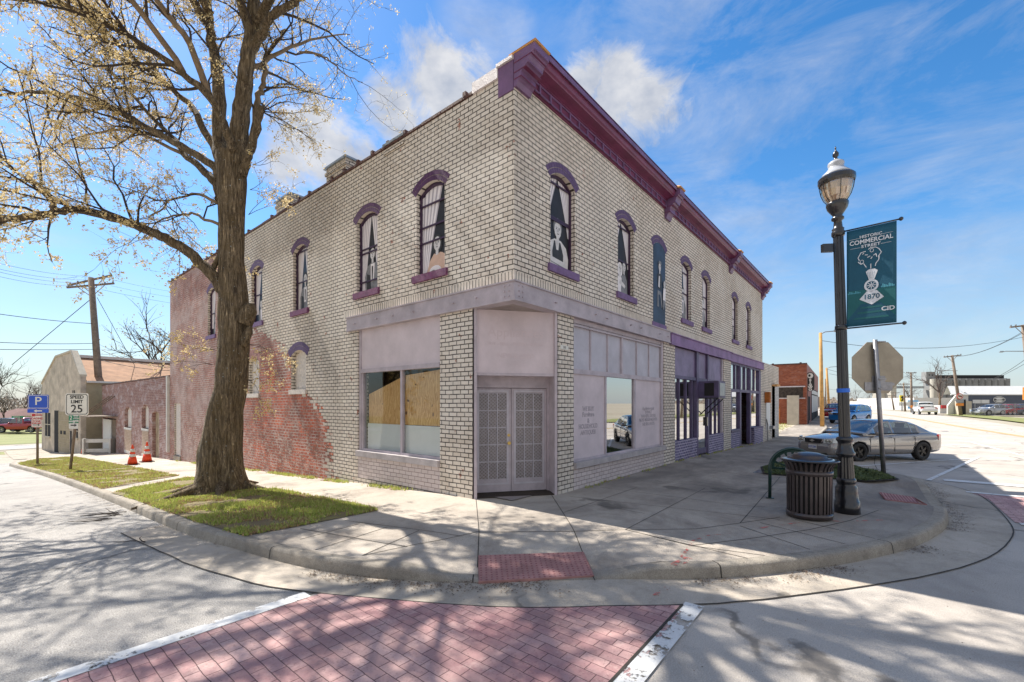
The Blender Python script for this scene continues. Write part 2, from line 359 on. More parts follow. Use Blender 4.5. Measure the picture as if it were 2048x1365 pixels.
M['bumper'] = simple('grey bumper plastic', (.13, .13, .14), .3, .3, .03, 1, 0, 'obj', .6)
M['bluepaint'] = simple('blue car paint', (.012, .16, .46), .25, .3, .05, 1, 0, 'obj', .8)
M['redpaintcar'] = simple('red car paint', (.33, .012, .015), .25, .2, .05, 1, 0, 'obj', .8)
M['whitepaintcar'] = simple('white car paint', (.70, .69, .66), .3, 0, .03, 1, 0, 'obj', .6)
M['darkpaint'] = simple('dark blue car paint', (.03, .045, .09), .25, .3, .05, 1, 0, 'obj', .8)
M['silver'] = simple('silver car paint', (.42, .43, .45), .25, .5, .05, 1, 0, 'obj', .8)
M['tyre'] = simple('tyre rubber', (.018, .017, .017), .8, 0, .2, 6, .2, 'obj')
M['rim'] = simple('black rim', (.022, .021, .021), .3, .5, .1, 6, 0, 'obj')
M['alloy'] = simple('alloy rim', (.45, .45, .45), .3, .8, .1, 6, 0, 'obj')
M['lamp'] = simple('headlamp lens', (.55, .56, .53), .12, .2, .1, 12, 0, 'obj', .9)
M['tail'] = simple('tail lamp red', (.50, .015, .015), .2, 0, .05, 9, 0, 'obj', .8)
M['seat'] = simple('dark car seat', (.035, .045, .05), .8, 0, .1, 6, 0)
M['chrome'] = simple('chrome', (.62, .60, .52), .15, 1, .05, 6, 0)
M['shingle'] = simple('brown roof shingles', (.34, .185, .10), .9, 0, .25, 2, .5)
M['plaster'] = simple('grey stained cement', (.53, .455, .365), .9, 0, .32, 1.5, .4)
M['tanwall'] = simple('tan block wall', (.36, .30, .20), .9, 0, .15, 2, .3)
M['trimtan'] = simple('pale tan trim', (.52, .46, .36), .8, 0, .12, 3, .2)
M['offwhite'] = simple('off white siding', (.62, .60, .56), .7, 0, .1, 3, .1)
M['whiteroof'] = simple('white roof metal', (.78, .77, .74), .5, 0, .04, 1, 0)
M['navy'] = simple('navy metal siding', (.055, .068, .105), .5, 0, .12, 2, 0)
M['elev'] = simple('grey silo concrete', (.23, .23, .225), .9, 0, .3, .12, 0)
M['elevL'] = simple('pale silo concrete', (.42, .39, .33), .9, 0, .1, .1, 0)
M['rust'] = simple('rusted orange sheet', (.42, .13, .025), .85, 0, .5, 5, .5)
M['char'] = simple('charred boards', (.06, .045, .035), .9, 0, .7, 6, .8)
M['brownroof'] = simple('brown shingle hip roof', (.13, .06, .05), .9, 0, .2, 2, .3)
M['yellowsign'] = simple('yellow sign', (.80, .62, .02), .5, 0, .05, 3, 0)
M['orangesign'] = simple('orange sign', (.75, .25, .03), .5, 0, .08, 3, 0)
M['skyblue'] = simple('sky blue sign', (.16, .48, .80), .5, 0, .05, 3, 0)

# ---------------------------------------------------------------- mesh helpers
class MB:
    def __init__(s, Mx=None): s.v = []; s.f = []; s.m = []; s.M = Mx
    def add(s, vs, fs, mi=0):
        o = len(s.v)
        s.v += [(s.M @ Vector(v)) if s.M else Vector(v) for v in vs]
        s.f += [tuple(i + o for i in f) for f in fs]; s.m += [mi] * len(fs)
    def box(s, x0, x1, y0, y1, z0, z1, mi=0):
        s.add([(x0, y0, z0), (x1, y0, z0), (x1, y1, z0), (x0, y1, z0), (x0, y0, z1), (x1, y0, z1), (x1, y1, z1), (x0, y1, z1)],
              [(0, 3, 2, 1), (4, 5, 6, 7), (0, 1, 5, 4), (1, 2, 6, 5), (2, 3, 7, 6), (3, 0, 4, 7)], mi)
    def prism(s, pts, n, mi=0):         # pts: planar loop of 3-D points, n: extrusion vector
        k = len(pts); n = Vector(n); a = [Vector(p) for p in pts]
        s.add(a + [p + n for p in a], [tuple(range(k))[::-1], tuple(range(k, 2 * k))] + [(i, (i + 1) % k, k + (i + 1) % k, k + i) for i in range(k)], mi)
    def tube(s, pts, rads, n=6, mi=0, cap=True):
        pts = [Vector(p) for p in pts]
        if not isinstance(rads, (list, tuple)): rads = [rads] * len(pts)
        vs = []; u = None
        for i, p in enumerate(pts):
            d = (pts[min(i + 1, len(pts) - 1)] - pts[max(i - 1, 0)])
            if d.length < 1e-9: d = Vector((0, 0, 1))
            d.normalize()
            if u is None: u = d.orthogonal().normalized()
            u = (u - d * u.dot(d)); u = u.normalized() if u.length > 1e-6 else d.orthogonal().normalized()
            w = d.cross(u)
            for k in range(n):
                a = 2 * math.pi * k / n; vs.append(p + (u * math.cos(a) + w * math.sin(a)) * rads[i])
        fs = [(i * n + k, i * n + (k + 1) % n, (i + 1) * n + (k + 1) % n, (i + 1) * n + k) for i in range(len(pts) - 1) for k in range(n)]
        if cap: fs += [tuple(range(n))[::-1], tuple(range((len(pts) - 1) * n, len(pts) * n))]
        s.add(vs, fs, mi)
    def lathe(s, prof, n=24, mi=0, c=(0, 0, 0), flute=0):     # prof: (r, z)
        vs = []; c = Vector(c)
        for r, z in prof:
            for k in range(n):
                a = 2 * math.pi * k / n; rr = r * (1 - (flute if k % 2 else 0))
                vs.append(c + Vector((rr * math.cos(a), rr * math.sin(a), z)))
        fs = [(i * n + k, i * n + (k + 1) % n, (i + 1) * n + (k + 1) % n, (i + 1) * n + k) for i in range(len(prof) - 1) for k in range(n)]
        fs += [tuple(range(n))[::-1], tuple(range((len(prof) - 1) * n, len(prof) * n))]
        s.add(vs, fs, mi)
    def build(s, name, mats, parent=None, smooth=False, local=False):
        me = bpy.data.meshes.new(name); loc = Vector((0, 0, 0))
        if not isinstance(mats, (list, tuple)): mats = [mats]
        r = parent; off = Vector((0, 0, 0))
        if parent is not None and not local:
            while r is not None: off += r.location; r = r.parent
        me.from_pydata([v - off for v in s.v], [], s.f)
        for m in mats: me.materials.append(m)
        me.polygons.foreach_set('material_index', s.m)
        if smooth: me.polygons.foreach_set('use_smooth', [True] * len(me.polygons))
        me.update()
        o = bpy.data.objects.new(name, me); C.objects.link(o)
        if parent is not None: o.parent = parent
        return o
def tag(o, label=None, cat=None, group=None, kind=None):
    if label: o['label'] = label
    if cat: o['category'] = cat
    if group: o['group'] = group
    if kind: o['kind'] = kind
    return o
def thing(name, label, cat, loc=(0, 0, 0), rotz=0, group=None):
    o = bpy.data.objects.new(name, None); C.objects.link(o); o.location = loc; o.rotation_euler = (0, 0, rotz); o.empty_display_size = .1
    return tag(o, label, cat, group)
def dup(o, parent=None, loc=None, rotz=None, label=None):
    n = o.copy(); C.objects.link(n)
    if parent: n.parent = parent
    if loc is not None: n.location = loc
    if rotz is not None: n.rotation_euler = (0, 0, rotz)
    if label: n['label'] = label
    for ch in o.children: dup(ch, n)
    return n
def basis(o, r, u):                       # local x = r, y = u, z = outward
    r = Vector(r).normalized(); u = Vector(u).normalized(); n = r.cross(u)
    return Matrix(((r.x, u.x, n.x, o[0]), (r.y, u.y, n.y, o[1]), (r.z, u.z, n.z, o[2]), (0, 0, 0, 1)))
def text(s, size, m, Mx, parent, name='lettering', xs=1, align='CENTER', ext=.002, bold=0, abs_=True):
    cu = bpy.data.curves.new('t', 'FONT'); cu.body = s; cu.size = size; cu.align_x = align; cu.align_y = 'CENTER'; cu.extrude = ext; cu.offset = bold; cu.resolution_u = 3
    o = bpy.data.objects.new('t', cu); C.objects.link(o); dg = bpy.context.evaluated_depsgraph_get()
    me = bpy.data.meshes.new_from_object(o.evaluated_get(dg)); bpy.data.objects.remove(o)
    me.transform(Mx @ Matrix.Diagonal((xs, 1, 1, 1)))
    if abs_:
        off = Vector((0, 0, 0)); r = parent
        while r is not None: off += r.location; r = r.parent
        me.transform(Matrix.Translation(-off))
    me.materials.clear(); me.materials.append(m); me.name = name
    q = bpy.data.objects.new(name, me); C.objects.link(q); q.parent = parent; return q
def disc(cx, cy, rx, ry, n=14, z=0, a0=0): return [(cx + rx * math.cos(a0 + 2 * math.pi * k / n), cy + ry * math.sin(a0 + 2 * math.pi * k / n), z) for k in range(n)]
SUN, SKY, EXPO, CLOUD, SKY_SAT, HAZE, BLUE = 5.0, .115, .94, 3.75, 1.36, .84, .90
# ---------------------------------------------------------------- ground
def sheet(name, poly, off, m, grid=0, dips=False, label=None, kind='structure', thick=0):
    bm = bmesh.new(); vs = [bm.verts.new((x, y, 0)) for x, y in poly]; bm.faces.new(vs)
    bmesh.ops.triangulate(bm, faces=bm.faces[:])
    xs = [p[0] for p in poly]; ys = [p[1] for p in poly]
    cx = [14, 26, 65]; cy = [6.5, 48]
    if grid:
        x0, x1 = max(min(xs), -2), min(max(xs), 15); y0, y1 = max(min(ys), -3), min(max(ys), 9)
        cx += [x0 + grid * i for i in range(1, int((x1 - x0) / grid) + 1)]; cy += [y0 + grid * i for i in range(1, int((y1 - y0) / grid) + 1)]
    for x in cx:
        if min(xs) < x < max(xs): bmesh.ops.bisect_plane(bm, geom=bm.verts[:] + bm.edges[:] + bm.faces[:], plane_co=(x, 0, 0), plane_no=(1, 0, 0))
    for y in cy:
        if min(ys) < y < max(ys): bmesh.ops.bisect_plane(bm, geom=bm.verts[:] + bm.edges[:] + bm.faces[:], plane_co=(0, y, 0), plane_no=(0, 1, 0))
    for v in bm.verts: v.co.z = T(v.co.x, v.co.y) + off + (dip(v.co.x, v.co.y) if dips else 0)
    bmesh.ops.recalc_face_normals(bm, faces=bm.faces[:])
    if sum(f.normal.z for f in bm.faces) < 0: bmesh.ops.reverse_faces(bm, faces=bm.faces[:])
    me = bpy.data.meshes.new(name); bm.to_mesh(me); bm.free(); me.materials.append(m)
    o = bpy.data.objects.new(name, me); C.objects.link(o); o['kind'] = kind
    if label: o['label'] = label
    return o
def crom(pts, n=5):
    out = []
    for i in range(len(pts) - 1):
        p0 = pts[max(i - 1, 0)]; p1 = pts[i]; p2 = pts[i + 1]; p3 = pts[min(i + 2, len(pts) - 1)]
        for k in range(n):
            t = k / n
            out.append(tuple(.5 * ((2 * p1[j]) + (-p0[j] + p2[j]) * t + (2 * p0[j] - 5 * p1[j] + 4 * p2[j] - p3[j]) * t * t + (-p0[j] + 3 * p1[j] - 3 * p2[j] + p3[j]) * t ** 3) for j in range(len(p1))))
    return out + [pts[-1]]
kpts = [(2.6, 41), (1.9, 38), (1.15, 34.5), (1.15, 32), (1.5, 26), (1.66, 22.5), (1.82, 17.5), (1.9, 14.5), (1.95, 12), (2.0, 8.4), (2.1, 6.85), (2.33, 5.45), (2.63, 4.49), (3.12, 3.6), (3.7, 2.95), (4.35, 2.25), (5.13, 1.36), (6.15, .6), (7.0, .11), (7.92, -.3), (9.3, -.68), (10.64, -.79), (12.0, -.76), (13.2, -.7), (14.5, -.4), (15.8, .9), (17.2, 2.3)]
kline = crom(kpts, 5) + [(26, 2.8), (41, 3.35), (65, 5.6), (95, 9.2), (130, 13)]
def offset(line, d):
    out = []
    for i, p in enumerate(line):
        a = line[max(i - 1, 0)]; b = line[min(i + 1, len(line) - 1)]; t = Vector((b[0] - a[0], b[1] - a[1])).normalized(); out.append((p[0] + t.y * -d, p[1] + t.x * d))
    return out            # positive d: towards the pavement (left of travel)
inner = offset(kline, .16)
k = MB(); prof = [(.16, 0, 0), (.05, .004, 0), (.015, -.006, 0), (0, -.03, 0), (-.015, -.125, 1), (-.02, -.16, 1)]
rows = []
for i, p in enumerate(kline):
    a = kline[max(i - 1, 0)]; b = kline[min(i + 1, len(kline) - 1)]; t = Vector((b[0] - a[0], b[1] - a[1])).normalized(); n = Vector((-t.y, t.x))
    r = []
    for d, h, fx in prof:
        x, y = p[0] + n.x * d, p[1] + n.y * d
        wob = .006 * noise.noise(Vector((x * 3, y * 3, h * 9)))
        z = T(x, y) + (h if fx else max(h + dip(x, y), -.126)) + wob
        r.append((x, y, z))
    rows.append(r)
k.add([v for r in rows for v in r], [(i * 6 + j, (i + 1) * 6 + j, (i + 1) * 6 + j + 1, i * 6 + j + 1) for i in range(len(rows) - 1) for j in range(5)])
o = k.build('kerb', M['kerb'], None, True); o['kind'] = 'structure'
kj = MB(); acc = 0
for i in range(1, len(rows) - 1):
    acc += (Vector(rows[i][3]) - Vector(rows[i - 1][3])).length
    if acc > 2.6:
        acc = 0; t = (Vector(rows[i + 1][3]) - Vector(rows[i][3])).normalized() * .007; kj.add([Vector(q) + t * s + Vector((0, 0, .003)) + (Vector(rows[i][5]) - Vector(rows[i][0])).normalized() * .003 for q in rows[i] for s in (-1, 1)], [(2 * j, 2 * j + 1, 2 * j + 3, 2 * j + 2) for j in range(5)])
kj.build('kerb_joint', MATS['dark joint filler'])['kind'] = 'structure'
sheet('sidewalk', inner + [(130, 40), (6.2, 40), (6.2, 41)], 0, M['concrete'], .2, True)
sheet('ground', [(-500, -500), (900, -500), (900, 900), (-500, 900)], -.16, M['earth'])
sheet('side_street', [(-6.5, 4.35), (3.4, 4.35), (3.4, 37.0), (-6.5, 37.0)], -.134, M['asphalt'])
sheet('intersection', [(-40, -16), (42, -14), (42, 3.9), (17, 3.9), (13, 4.33), (-40, 4.33)], -.134, M['road'])
sheet('main_street', [(42.01, -9.5), (50, -8.3), (62, -7.2), (95, -4.9), (200, 8), (200, 19), (95, 9.6), (65, 6.0), (42.01, 3.9)], -.134, M['road'])
sheet('driveway', [(-8, 37.01), (4.6, 37.01), (4.6, 50), (-8, 50)], -.134, M['kerb'])
sheet('driveway', [(1.5, 41), (8, 41), (8, 53), (1.5, 53)], -.11, M['kerb'])
sheet('lawn', [(-60, 61), (60, 63), (60, 120), (-60, 120)], -.14, M['lawn']); sheet('lawn', [(-60, 50.2), (1.4, 50.2), (1.4, 53.0), (-60, 53.0)], -.14, M['lawn'])
sheet('cross_street', [(-60, 54), (60, 56), (60, 61), (-60, 59)], -.13, M['asphalt'])
# gutter pan
gl = [(1.42, 9), (1.5, 7.5), (1.57, 6.36), (1.75, 5.47), (2.05, 4.54), (3.02, 2.81), (3.85, 1.85), (4.22, 1.44), (4.84, .88), (6.47, -.26), (7.85, -.95), (9.34, -1.37), (10.56, -1.5), (12.61, -1.5), (13.75, -1.3), (15.32, -.55), (17.0, .2), (24, .3)]
glc = crom(gl, 4)
kk = [p for p in kline if p[0] < 16.8 and p[1] < 9.1]
sheet('gutter', [(q[0], q[1]) for q in glc] + [(24, 2.7)] + offset(kk, .01)[::-1], -.130, M['gutter'])
def strip(name, pts, w, off, m, parent=None, ko='structure'):
    b = MB(); vs = []
    for i, p in enumerate(pts):
        a = pts[max(i - 1, 0)]; c = pts[min(i + 1, len(pts) - 1)]; t = Vector((c[0] - a[0], c[1] - a[1])).normalized()
        for sg in (-1, 1):
            x, y = p[0] - t.y * sg * w / 2, p[1] + t.x * sg * w / 2
            vs.append((x, y, T(x, y) + off + (dip(x, y) if off > -.05 else 0)))
    b.add(vs, [(2 * i, 2 * i + 2, 2 * i + 3, 2 * i + 1)[::-1] for i in range(len(pts) - 1)])
    if parent is None:
        o = b.build(name, m); o['kind'] = ko; return o
    return b
def dens(a, b, n=10): return [(a[0] + (b[0] - a[0]) * i / n, a[1] + (b[1] - a[1]) * i / n) for i in range(n + 1)]
def strips(name, lines, w, off, m):
    b = MB()
    for pts in lines:
        s = strip('', pts, w, off, m, 1); b.add(s.v, s.f)
    o = b.build(name, m); o['kind'] = 'structure'; return o
strips('gutter_joint', [[(p[0] + .02 * noise.noise(Vector((p[0] * 4, p[1] * 4, 0))), p[1]) for p in glc]], .016, -.124, M['joint'])
# crosswalks
sheet('crosswalk', [(-5, 4.27), (2.16, 4.27), (2.19, 4.24), (3.02, 2.79), (3.85, 1.83), (4.2, 1.44), (4.19, 1.42), (2.83, 1.34), (-5, 1.3)], -.125, M['stamp'])
strips('crosswalk_line', [dens((-5, 4.345), (2.08, 4.345))], .15, -.121, M['white'])
strips('crosswalk_line', [dens((-5, 1.15), (4.28, 1.36), 24)], .17, -.121, M['white_worn'])
strips('crosswalk_joint', [dens((-5, 1.255), (4.2, 1.445), 24)], .025, -.119, M['joint'])
sheet('crosswalk', [(13.25, -1.38), (13.25, -9.5), (10.45, -9.5), (10.45, -1.56), (12.61, -1.54)], -.125, M['stamp'])
strips('crosswalk_line', [dens((13.36, -1.3), (13.36, -9.5)), dens((10.36, -1.6), (10.36, -9.5))], .16, -.121, M['white'])
strips('stop_line', [dens((15.3, -1.1), (15.3, -5.2))], .45, -.121, M['white'])
strips('parking_line', [dens((14.9, -.8), (24.7, -2.75)), dens((16.8, .9), (24.0, -2.6)), dens((24.5, 2.5), (31, -3.0))], .10, -.121, M['white'])
strips('edge_line', [[GT(1937.7, 884, -.13), GT(1990, 897.5, -.13), GT(2048, 912.6, -.13), (22, -4.9), (18, -5.6)]], .12, -.121, M['white'])
yl = [(20, -9.2), (30, -7.6), (39.3, -6.2), (46.3, -5.0), (65, -2.4), (100, 2.2), (160, 9.5)]
strips('centre_line', [offset(yl, .13), offset(yl, -.13)], .11, -.121, M['yellow'])
# pavement joints, surveyed
J = []
def jl(*px): J.append([q for a, b in zip(px, px[1:]) for q in dens(GT(*a), GT(*b), 6)])
jl((952, 998), (958, 1062)); jl((958, 1062), (955, 1118)); jl((1102, 989), (1148, 1061)); jl((1148, 1061), (1190, 1140))
jl((958, 1064), (1250, 1060.5)); jl((958, 1062), (725, 1112)); jl((838, 1062), (725, 1112))
jl((690, 1042), (920, 1071)); jl((600, 1058), (760, 1086), (815, 1094)); jl((775, 1055), (630, 1101)); jl((720, 1048), (600, 1080))
jl((1127, 1026), (1275, 975)); jl((1250, 1061), (1410, 977)); jl((1250, 1061), (1392, 1059), (1480, 1047), (1560, 1035))
jl((1480, 1047), (1560, 955)); jl((1383, 1092), (1500, 1078), (1620, 1060), (1700, 1042), (1758, 1021))
jl((1250, 1060), (1495, 1118)); jl((1290, 1070), (1380, 1092), (1530, 1112)); jl((1480, 1053), (1620, 1100)); jl((1520, 1046), (1690, 1089)); jl((1590, 1040), (1750, 1078))
jl((1140, 994), (1560, 1040)); jl((1180, 1008), (1290, 1028)); jl((1200, 975), (1480, 1012), (1530, 1014)); jl((1310, 962), (1520, 985)); jl((1420, 940), (1560, 962))
for Y in (9.2, 11.6, 14.2, 16.8, 19.5, 22.5, 25.5, 28.5, 32): J.append(dens((4.3, Y), (5.76, Y), 4))
for X in (17.5, 20.5, 23.5, 27, 30, 33.5): J.append(dens((X, 2.9 + .02 * (X - 17)), (X, 4.76), 3))
strips('sidewalk_joint', J, .011, .004, M['joint'])
R_ = []
for a, b in (((1508, 1060), (1540, 1054)), ((1558, 1052), (1598, 1046)), ((1360, 1120), (1385, 1085)), ((1385, 1083), (1402, 1077)), ((1408, 1073), (1470, 1068)), ((1710, 1043), (1765, 1041)), ((1640, 1040), (1700, 1046))): R_.append(dens(GT(*a), GT(*b), 4))
strips('utility_mark', R_, .035, .005, M['redpaint'])
strips('utility_mark', [dens(GT(1345, 1135), GT(1378, 1117), 3)], .11, .005, M['redpaint'])
strips('utility_mark', [dens(GT(1312, 1196, -.13), GT(1338, 1178, -.13), 3)], .09, -.122, M['redpaint'])
# tactile plates
def tactile(quad, label):
    t = thing('tactile_plate', label, 'tactile paving', (0, 0, 0), 0, 'tactile plates on the kerb ramps')
    b = MB(); P = [Vector((x, y, 0)) for x, y in quad]; n = 12
    def at(u, v, h):
        p = (P[0] * (1 - u) + P[1] * u) * (1 - v) + (P[3] * (1 - u) + P[2] * u) * v
        return (p.x, p.y, T(p.x, p.y) + dip(p.x, p.y) + h)
    vs = [at(i / n, j / 4, .014) for j in range(5) for i in range(n + 1)]
    b.add(vs, [(j * (n + 1) + i, j * (n + 1) + i + 1, (j + 1) * (n + 1) + i + 1, (j + 1) * (n + 1) + i) for j in range(4) for i in range(n)][::-1])
    ring = [at(0, 0, .014), at(1, 0, .014), at(1, 1, .014), at(0, 1, .014)]; low = [at(0, 0, -.02), at(1, 0, -.02), at(1, 1, -.02), at(0, 1, -.02)]
    b.add(ring + low, [(i, (i + 1) % 4, 4 + (i + 1) % 4, 4 + i) for i in range(4)]); o = b.build('plate', M['tactile'], t)
    d = MB()
    for j in range(11):
        for i in range(22):
            q = at((i + .5) / 22, (j + .5) / 11, .014)
            d.add([(q[0] + .017 * math.cos(a), q[1] + .017 * math.sin(a), q[2]) for a in (0, 1.57, 3.14, 4.71)] + [(q[0], q[1], q[2] + .008)], [(0, 1, 4), (1, 2, 4), (2, 3, 4), (3, 0, 4)])
    d.build('dome_texture', M['tactile_dome'], t)
tactile([(3.34, 3.24), (4.25, 2.40), (4.74, 2.82), (3.83, 3.72)], 'red tactile plate on the nearer kerb ramp facing the shop door')
tactile([(10.45, -.55), (11.75, -.42), (11.6, .1), (10.55, .0)], 'red ribbed tactile plate on the ramp behind the lamp post')
# storm grate in the pavement
g = thing('utility_cover', 'small dark iron cover set in the sidewalk beside the bike rack', 'manhole cover', (0, 0, 0))
b = MB(); x, y = GT(1530, 944); b.box(x - .35, x + .3, y - .2, y + .2, T(x, y) - .02, T(x, y) + .006); b.build('lid', M['brown'], g)
b = MB(); b.box(x - .3, x + .25, y - .03, y + .03, T(x, y) + .006, T(x, y) + .012); b.build('handle', M['black'], g)

def blades(poly, count, h, m, mats, seed=1, spread=.02, off=0.02, name='grass', dry=.15):
    r = random.Random(seed); xs = [p[0] for p in poly]; ys = [p[1] for p in poly]; b = MB(); n = 0
    def inside(x, y):
        c = False; j = len(poly) - 1
        for i in range(len(poly)):
            if (poly[i][1] > y) != (poly[j][1] > y) and x < (poly[j][0] - poly[i][0]) * (y - poly[i][1]) / (poly[j][1] - poly[i][1]) + poly[i][0]: c = not c
            j = i
        return c
    V = []; Fc = []; Mi = []
    while n < count:
        x = r.uniform(min(xs), max(xs)); y = r.uniform(min(ys), max(ys))
        dn = noise.noise(Vector((x * 1.3, y * 1.3, 3)))
        if not inside(x, y) or r.random() > .50 + 1.5 * dn: continue
        n += 1; z = T(x, y) + off
        isd = noise.noise(Vector((x * .9, y * .9, 9))) > .12 and r.random() < .7
        for q in range(3):
            a = r.uniform(0, 6.28); hh = h * r.uniform(.4, 1.2) * (.45 if isd else 1) ; w = .008 + .006 * r.random(); lx, ly = r.gauss(0, 1) * hh * .5, r.gauss(0, 1) * hh * .5
            px, py = x + r.gauss(0, spread), y + r.gauss(0, spread); i = len(V)
            V += [(px - w * math.cos(a), py - w * math.sin(a), z - .01), (px + w * math.cos(a), py + w * math.sin(a), z - .01), (px + lx, py + ly, z + hh)]
            Fc.append((i, i + 1, i + 2)); Mi.append(1 if (isd or r.random() < dry) else 0)
    b.v = [Vector(v) for v in V]; b.f = Fc; b.m = Mi
    return tag(b.build(name, mats), kind='stuff')
g1 = [(2.25, 6.45), (3.0, 6.36), (4.19, 6.32), (4.28, 7.89), (4.28, 11.64), (3.95, 15.6), (2.0, 13.75), (2.1, 12), (2.15, 8.4)]
g2 = [(1.35, 33.0), (2.3, 36.8), (3.7, 35.8), (3.97, 16.5), (2.02, 14.95), (1.98, 16.5), (1.82, 22.5), (1.66, 26), (1.35, 31)]
sheet('grass_verge', g1, .012, M['soil']); sheet('grass_verge', g2, .012, M['soil'])
blades(g1, 900, .085, None, [M['grass'], M['drygrass']], 13, .03, .02, 'grass_tuft'); blades(g2, 900, .08, None, [M['grass'], M['drygrass']], 14, .04, .02, 'grass_tuft', .3); blades(g1, 21000, .034, None, [M['grass'], M['drygrass']], 3); blades(g2, 19000, .036, None, [M['grass'], M['drygrass']], 4, .03, dry=.35)
pb = [(12.5, 1.2), (12.6, .3), (13.4, -.25), (14.4, .0), (15.6, 1.3), (15.3, 2.4), (13.6, 2.6), (12.3, 2.3)]
sheet('planting_bed', pb, .02, M['mulch'])
for wp, n_ in (([(5.55, 6.9), (5.77, 6.9), (5.77, 24), (5.6, 24)], 900), ([(8, 4.66), (25, 4.66), (25, 4.77), (8, 4.77)], 260)): blades(wp, n_, .07, None, [M['grass'], M['drygrass']], 31, .01, 0, 'wall_weeds')
def shrubs(poly, count, m, seed, name='ground_cover', hmax=.22):
    r = random.Random(seed); cx = sum(p[0] for p in poly) / len(poly); cy = sum(p[1] for p in poly) / len(poly); V = []; Fc = []
    for _ in range(count):
        a = r.uniform(0, 6.28); rr = math.sqrt(r.random()); k = int(a / 6.2832 * len(poly)) % len(poly); u = r.random()
        p = poly[k]; q = poly[(k + 1) % len(poly)]; ex, ey = p[0] * (1 - u) + q[0] * u, p[1] * (1 - u) + q[1] * u
        x, y = cx + (ex - cx) * rr * .95, cy + (ey - cy) * rr * .95
        hz = hmax * (1 - rr ** 3) * (.6 + .8 * noise.noise(Vector((x * 2.3, y * 2.3, 1)))) + .02
        z = T(x, y) + .02 + hz * r.random() ** .5; s = .018 + .02 * r.random(); i = len(V)
        d = Vector((r.gauss(0, 1), r.gauss(0, 1), r.gauss(0, .6))).normalized(); e = d.orthogonal().normalized()
        c = Vector((x, y, max(z, T(x, y) + .03))); V += [c - d * s, c + e * s * .5, c + d * s, c - e * s * .5]; Fc.append((i, i + 1, i + 2, i + 3))
    b = MB(); b.v = V; b.f = Fc; b.m = [0] * len(Fc); return tag(b.build(name, m), kind='stuff')
shrubs(pb, 16000, M['shrub'], 5)
# gutter debris
r = random.Random(21); V = []; Fc = []
for _ in range(9000):
    q = kline[r.randrange(30, len(kline) - 12)]; side = -abs(r.gauss(.03, .10)) - .03
    i = kline.index(q); p = offset(kline[max(i - 1, 0):i + 2], side)[1]
    if noise.noise(Vector((p[0] * .8, p[1] * .8, 5))) < -.05: continue
    x, y = p[0] + r.gauss(0, .06), p[1] + r.gauss(0, .06)
    z = T(x, y) - .122; s = .004 + .010 * r.random(); a = r.uniform(0, 6.28); i = len(V)
    V += [Vector((x + s * math.cos(a + k * 2.1), y + s * math.sin(a + k * 2.1), z + .006 * r.random())) for k in range(3)]; Fc.append((i, i + 1, i + 2))
b = MB(); b.v = V; b.f = Fc; b.m = [0] * len(Fc); tag(b.build('gutter_debris', M['debris']), kind='stuff')
V = []; Fc = []; r = random.Random(77)
for _ in range(1500):
    x, y = r.uniform(-1, 9), r.uniform(-1, 12)
    if x > 5.6 and y > 4.6: continue
    road = (x < 2.0 and y > 5) or (y < -x * .95 + 6.3 and x < 5); z = T(x, y) + (-.108 if road else .006 + dip(x, y))
    s = .003 + .009 * r.random() ** 2; a = r.uniform(0, 6.28); i = len(V); V += [Vector((x + s * math.cos(a + k * 2.1), y + s * math.sin(a + k * 2.1) * .7, z)) for k in range(3)]; Fc.append((i, i + 1, i + 2))
b = MB(); b.v = V; b.f = Fc; b.m = [0] * len(Fc); tag(b.build('pavement_litter', M['debris']), kind='stuff')
def stick(px, py, n, ln, label):
    x, y = GT(px, py, -.13); z = T(x, y) - .115; b = MB(); rr = random.Random(px)
    for _ in range(n):
        a = rr.uniform(-.5, .7) + 2.2; p = [Vector((x + rr.gauss(0, .05), y + rr.gauss(0, .12), z))]
        for q in range(4): a += rr.gauss(0, .35); p.append(p[-1] + Vector((math.cos(a) * ln / 4, math.sin(a) * ln / 4, rr.uniform(-.004, .012))))
        b.tube(p, [.009, .008, .007, .005, .003], 4)
    tag(b.build('fallen_twig', M['twig']), label, 'twig', 'fallen twigs in the side street')
stick(240, 1030, 8, .55, 'tangle of fallen twigs in the gutter beside the kerb below the tree'); stick(212, 1041, 3, .5, 'pair of fallen twigs lying on the asphalt just out from the gutter tangle'); stick(285, 1086, 2, .25, 'small lone twig on the asphalt in the tree shade')

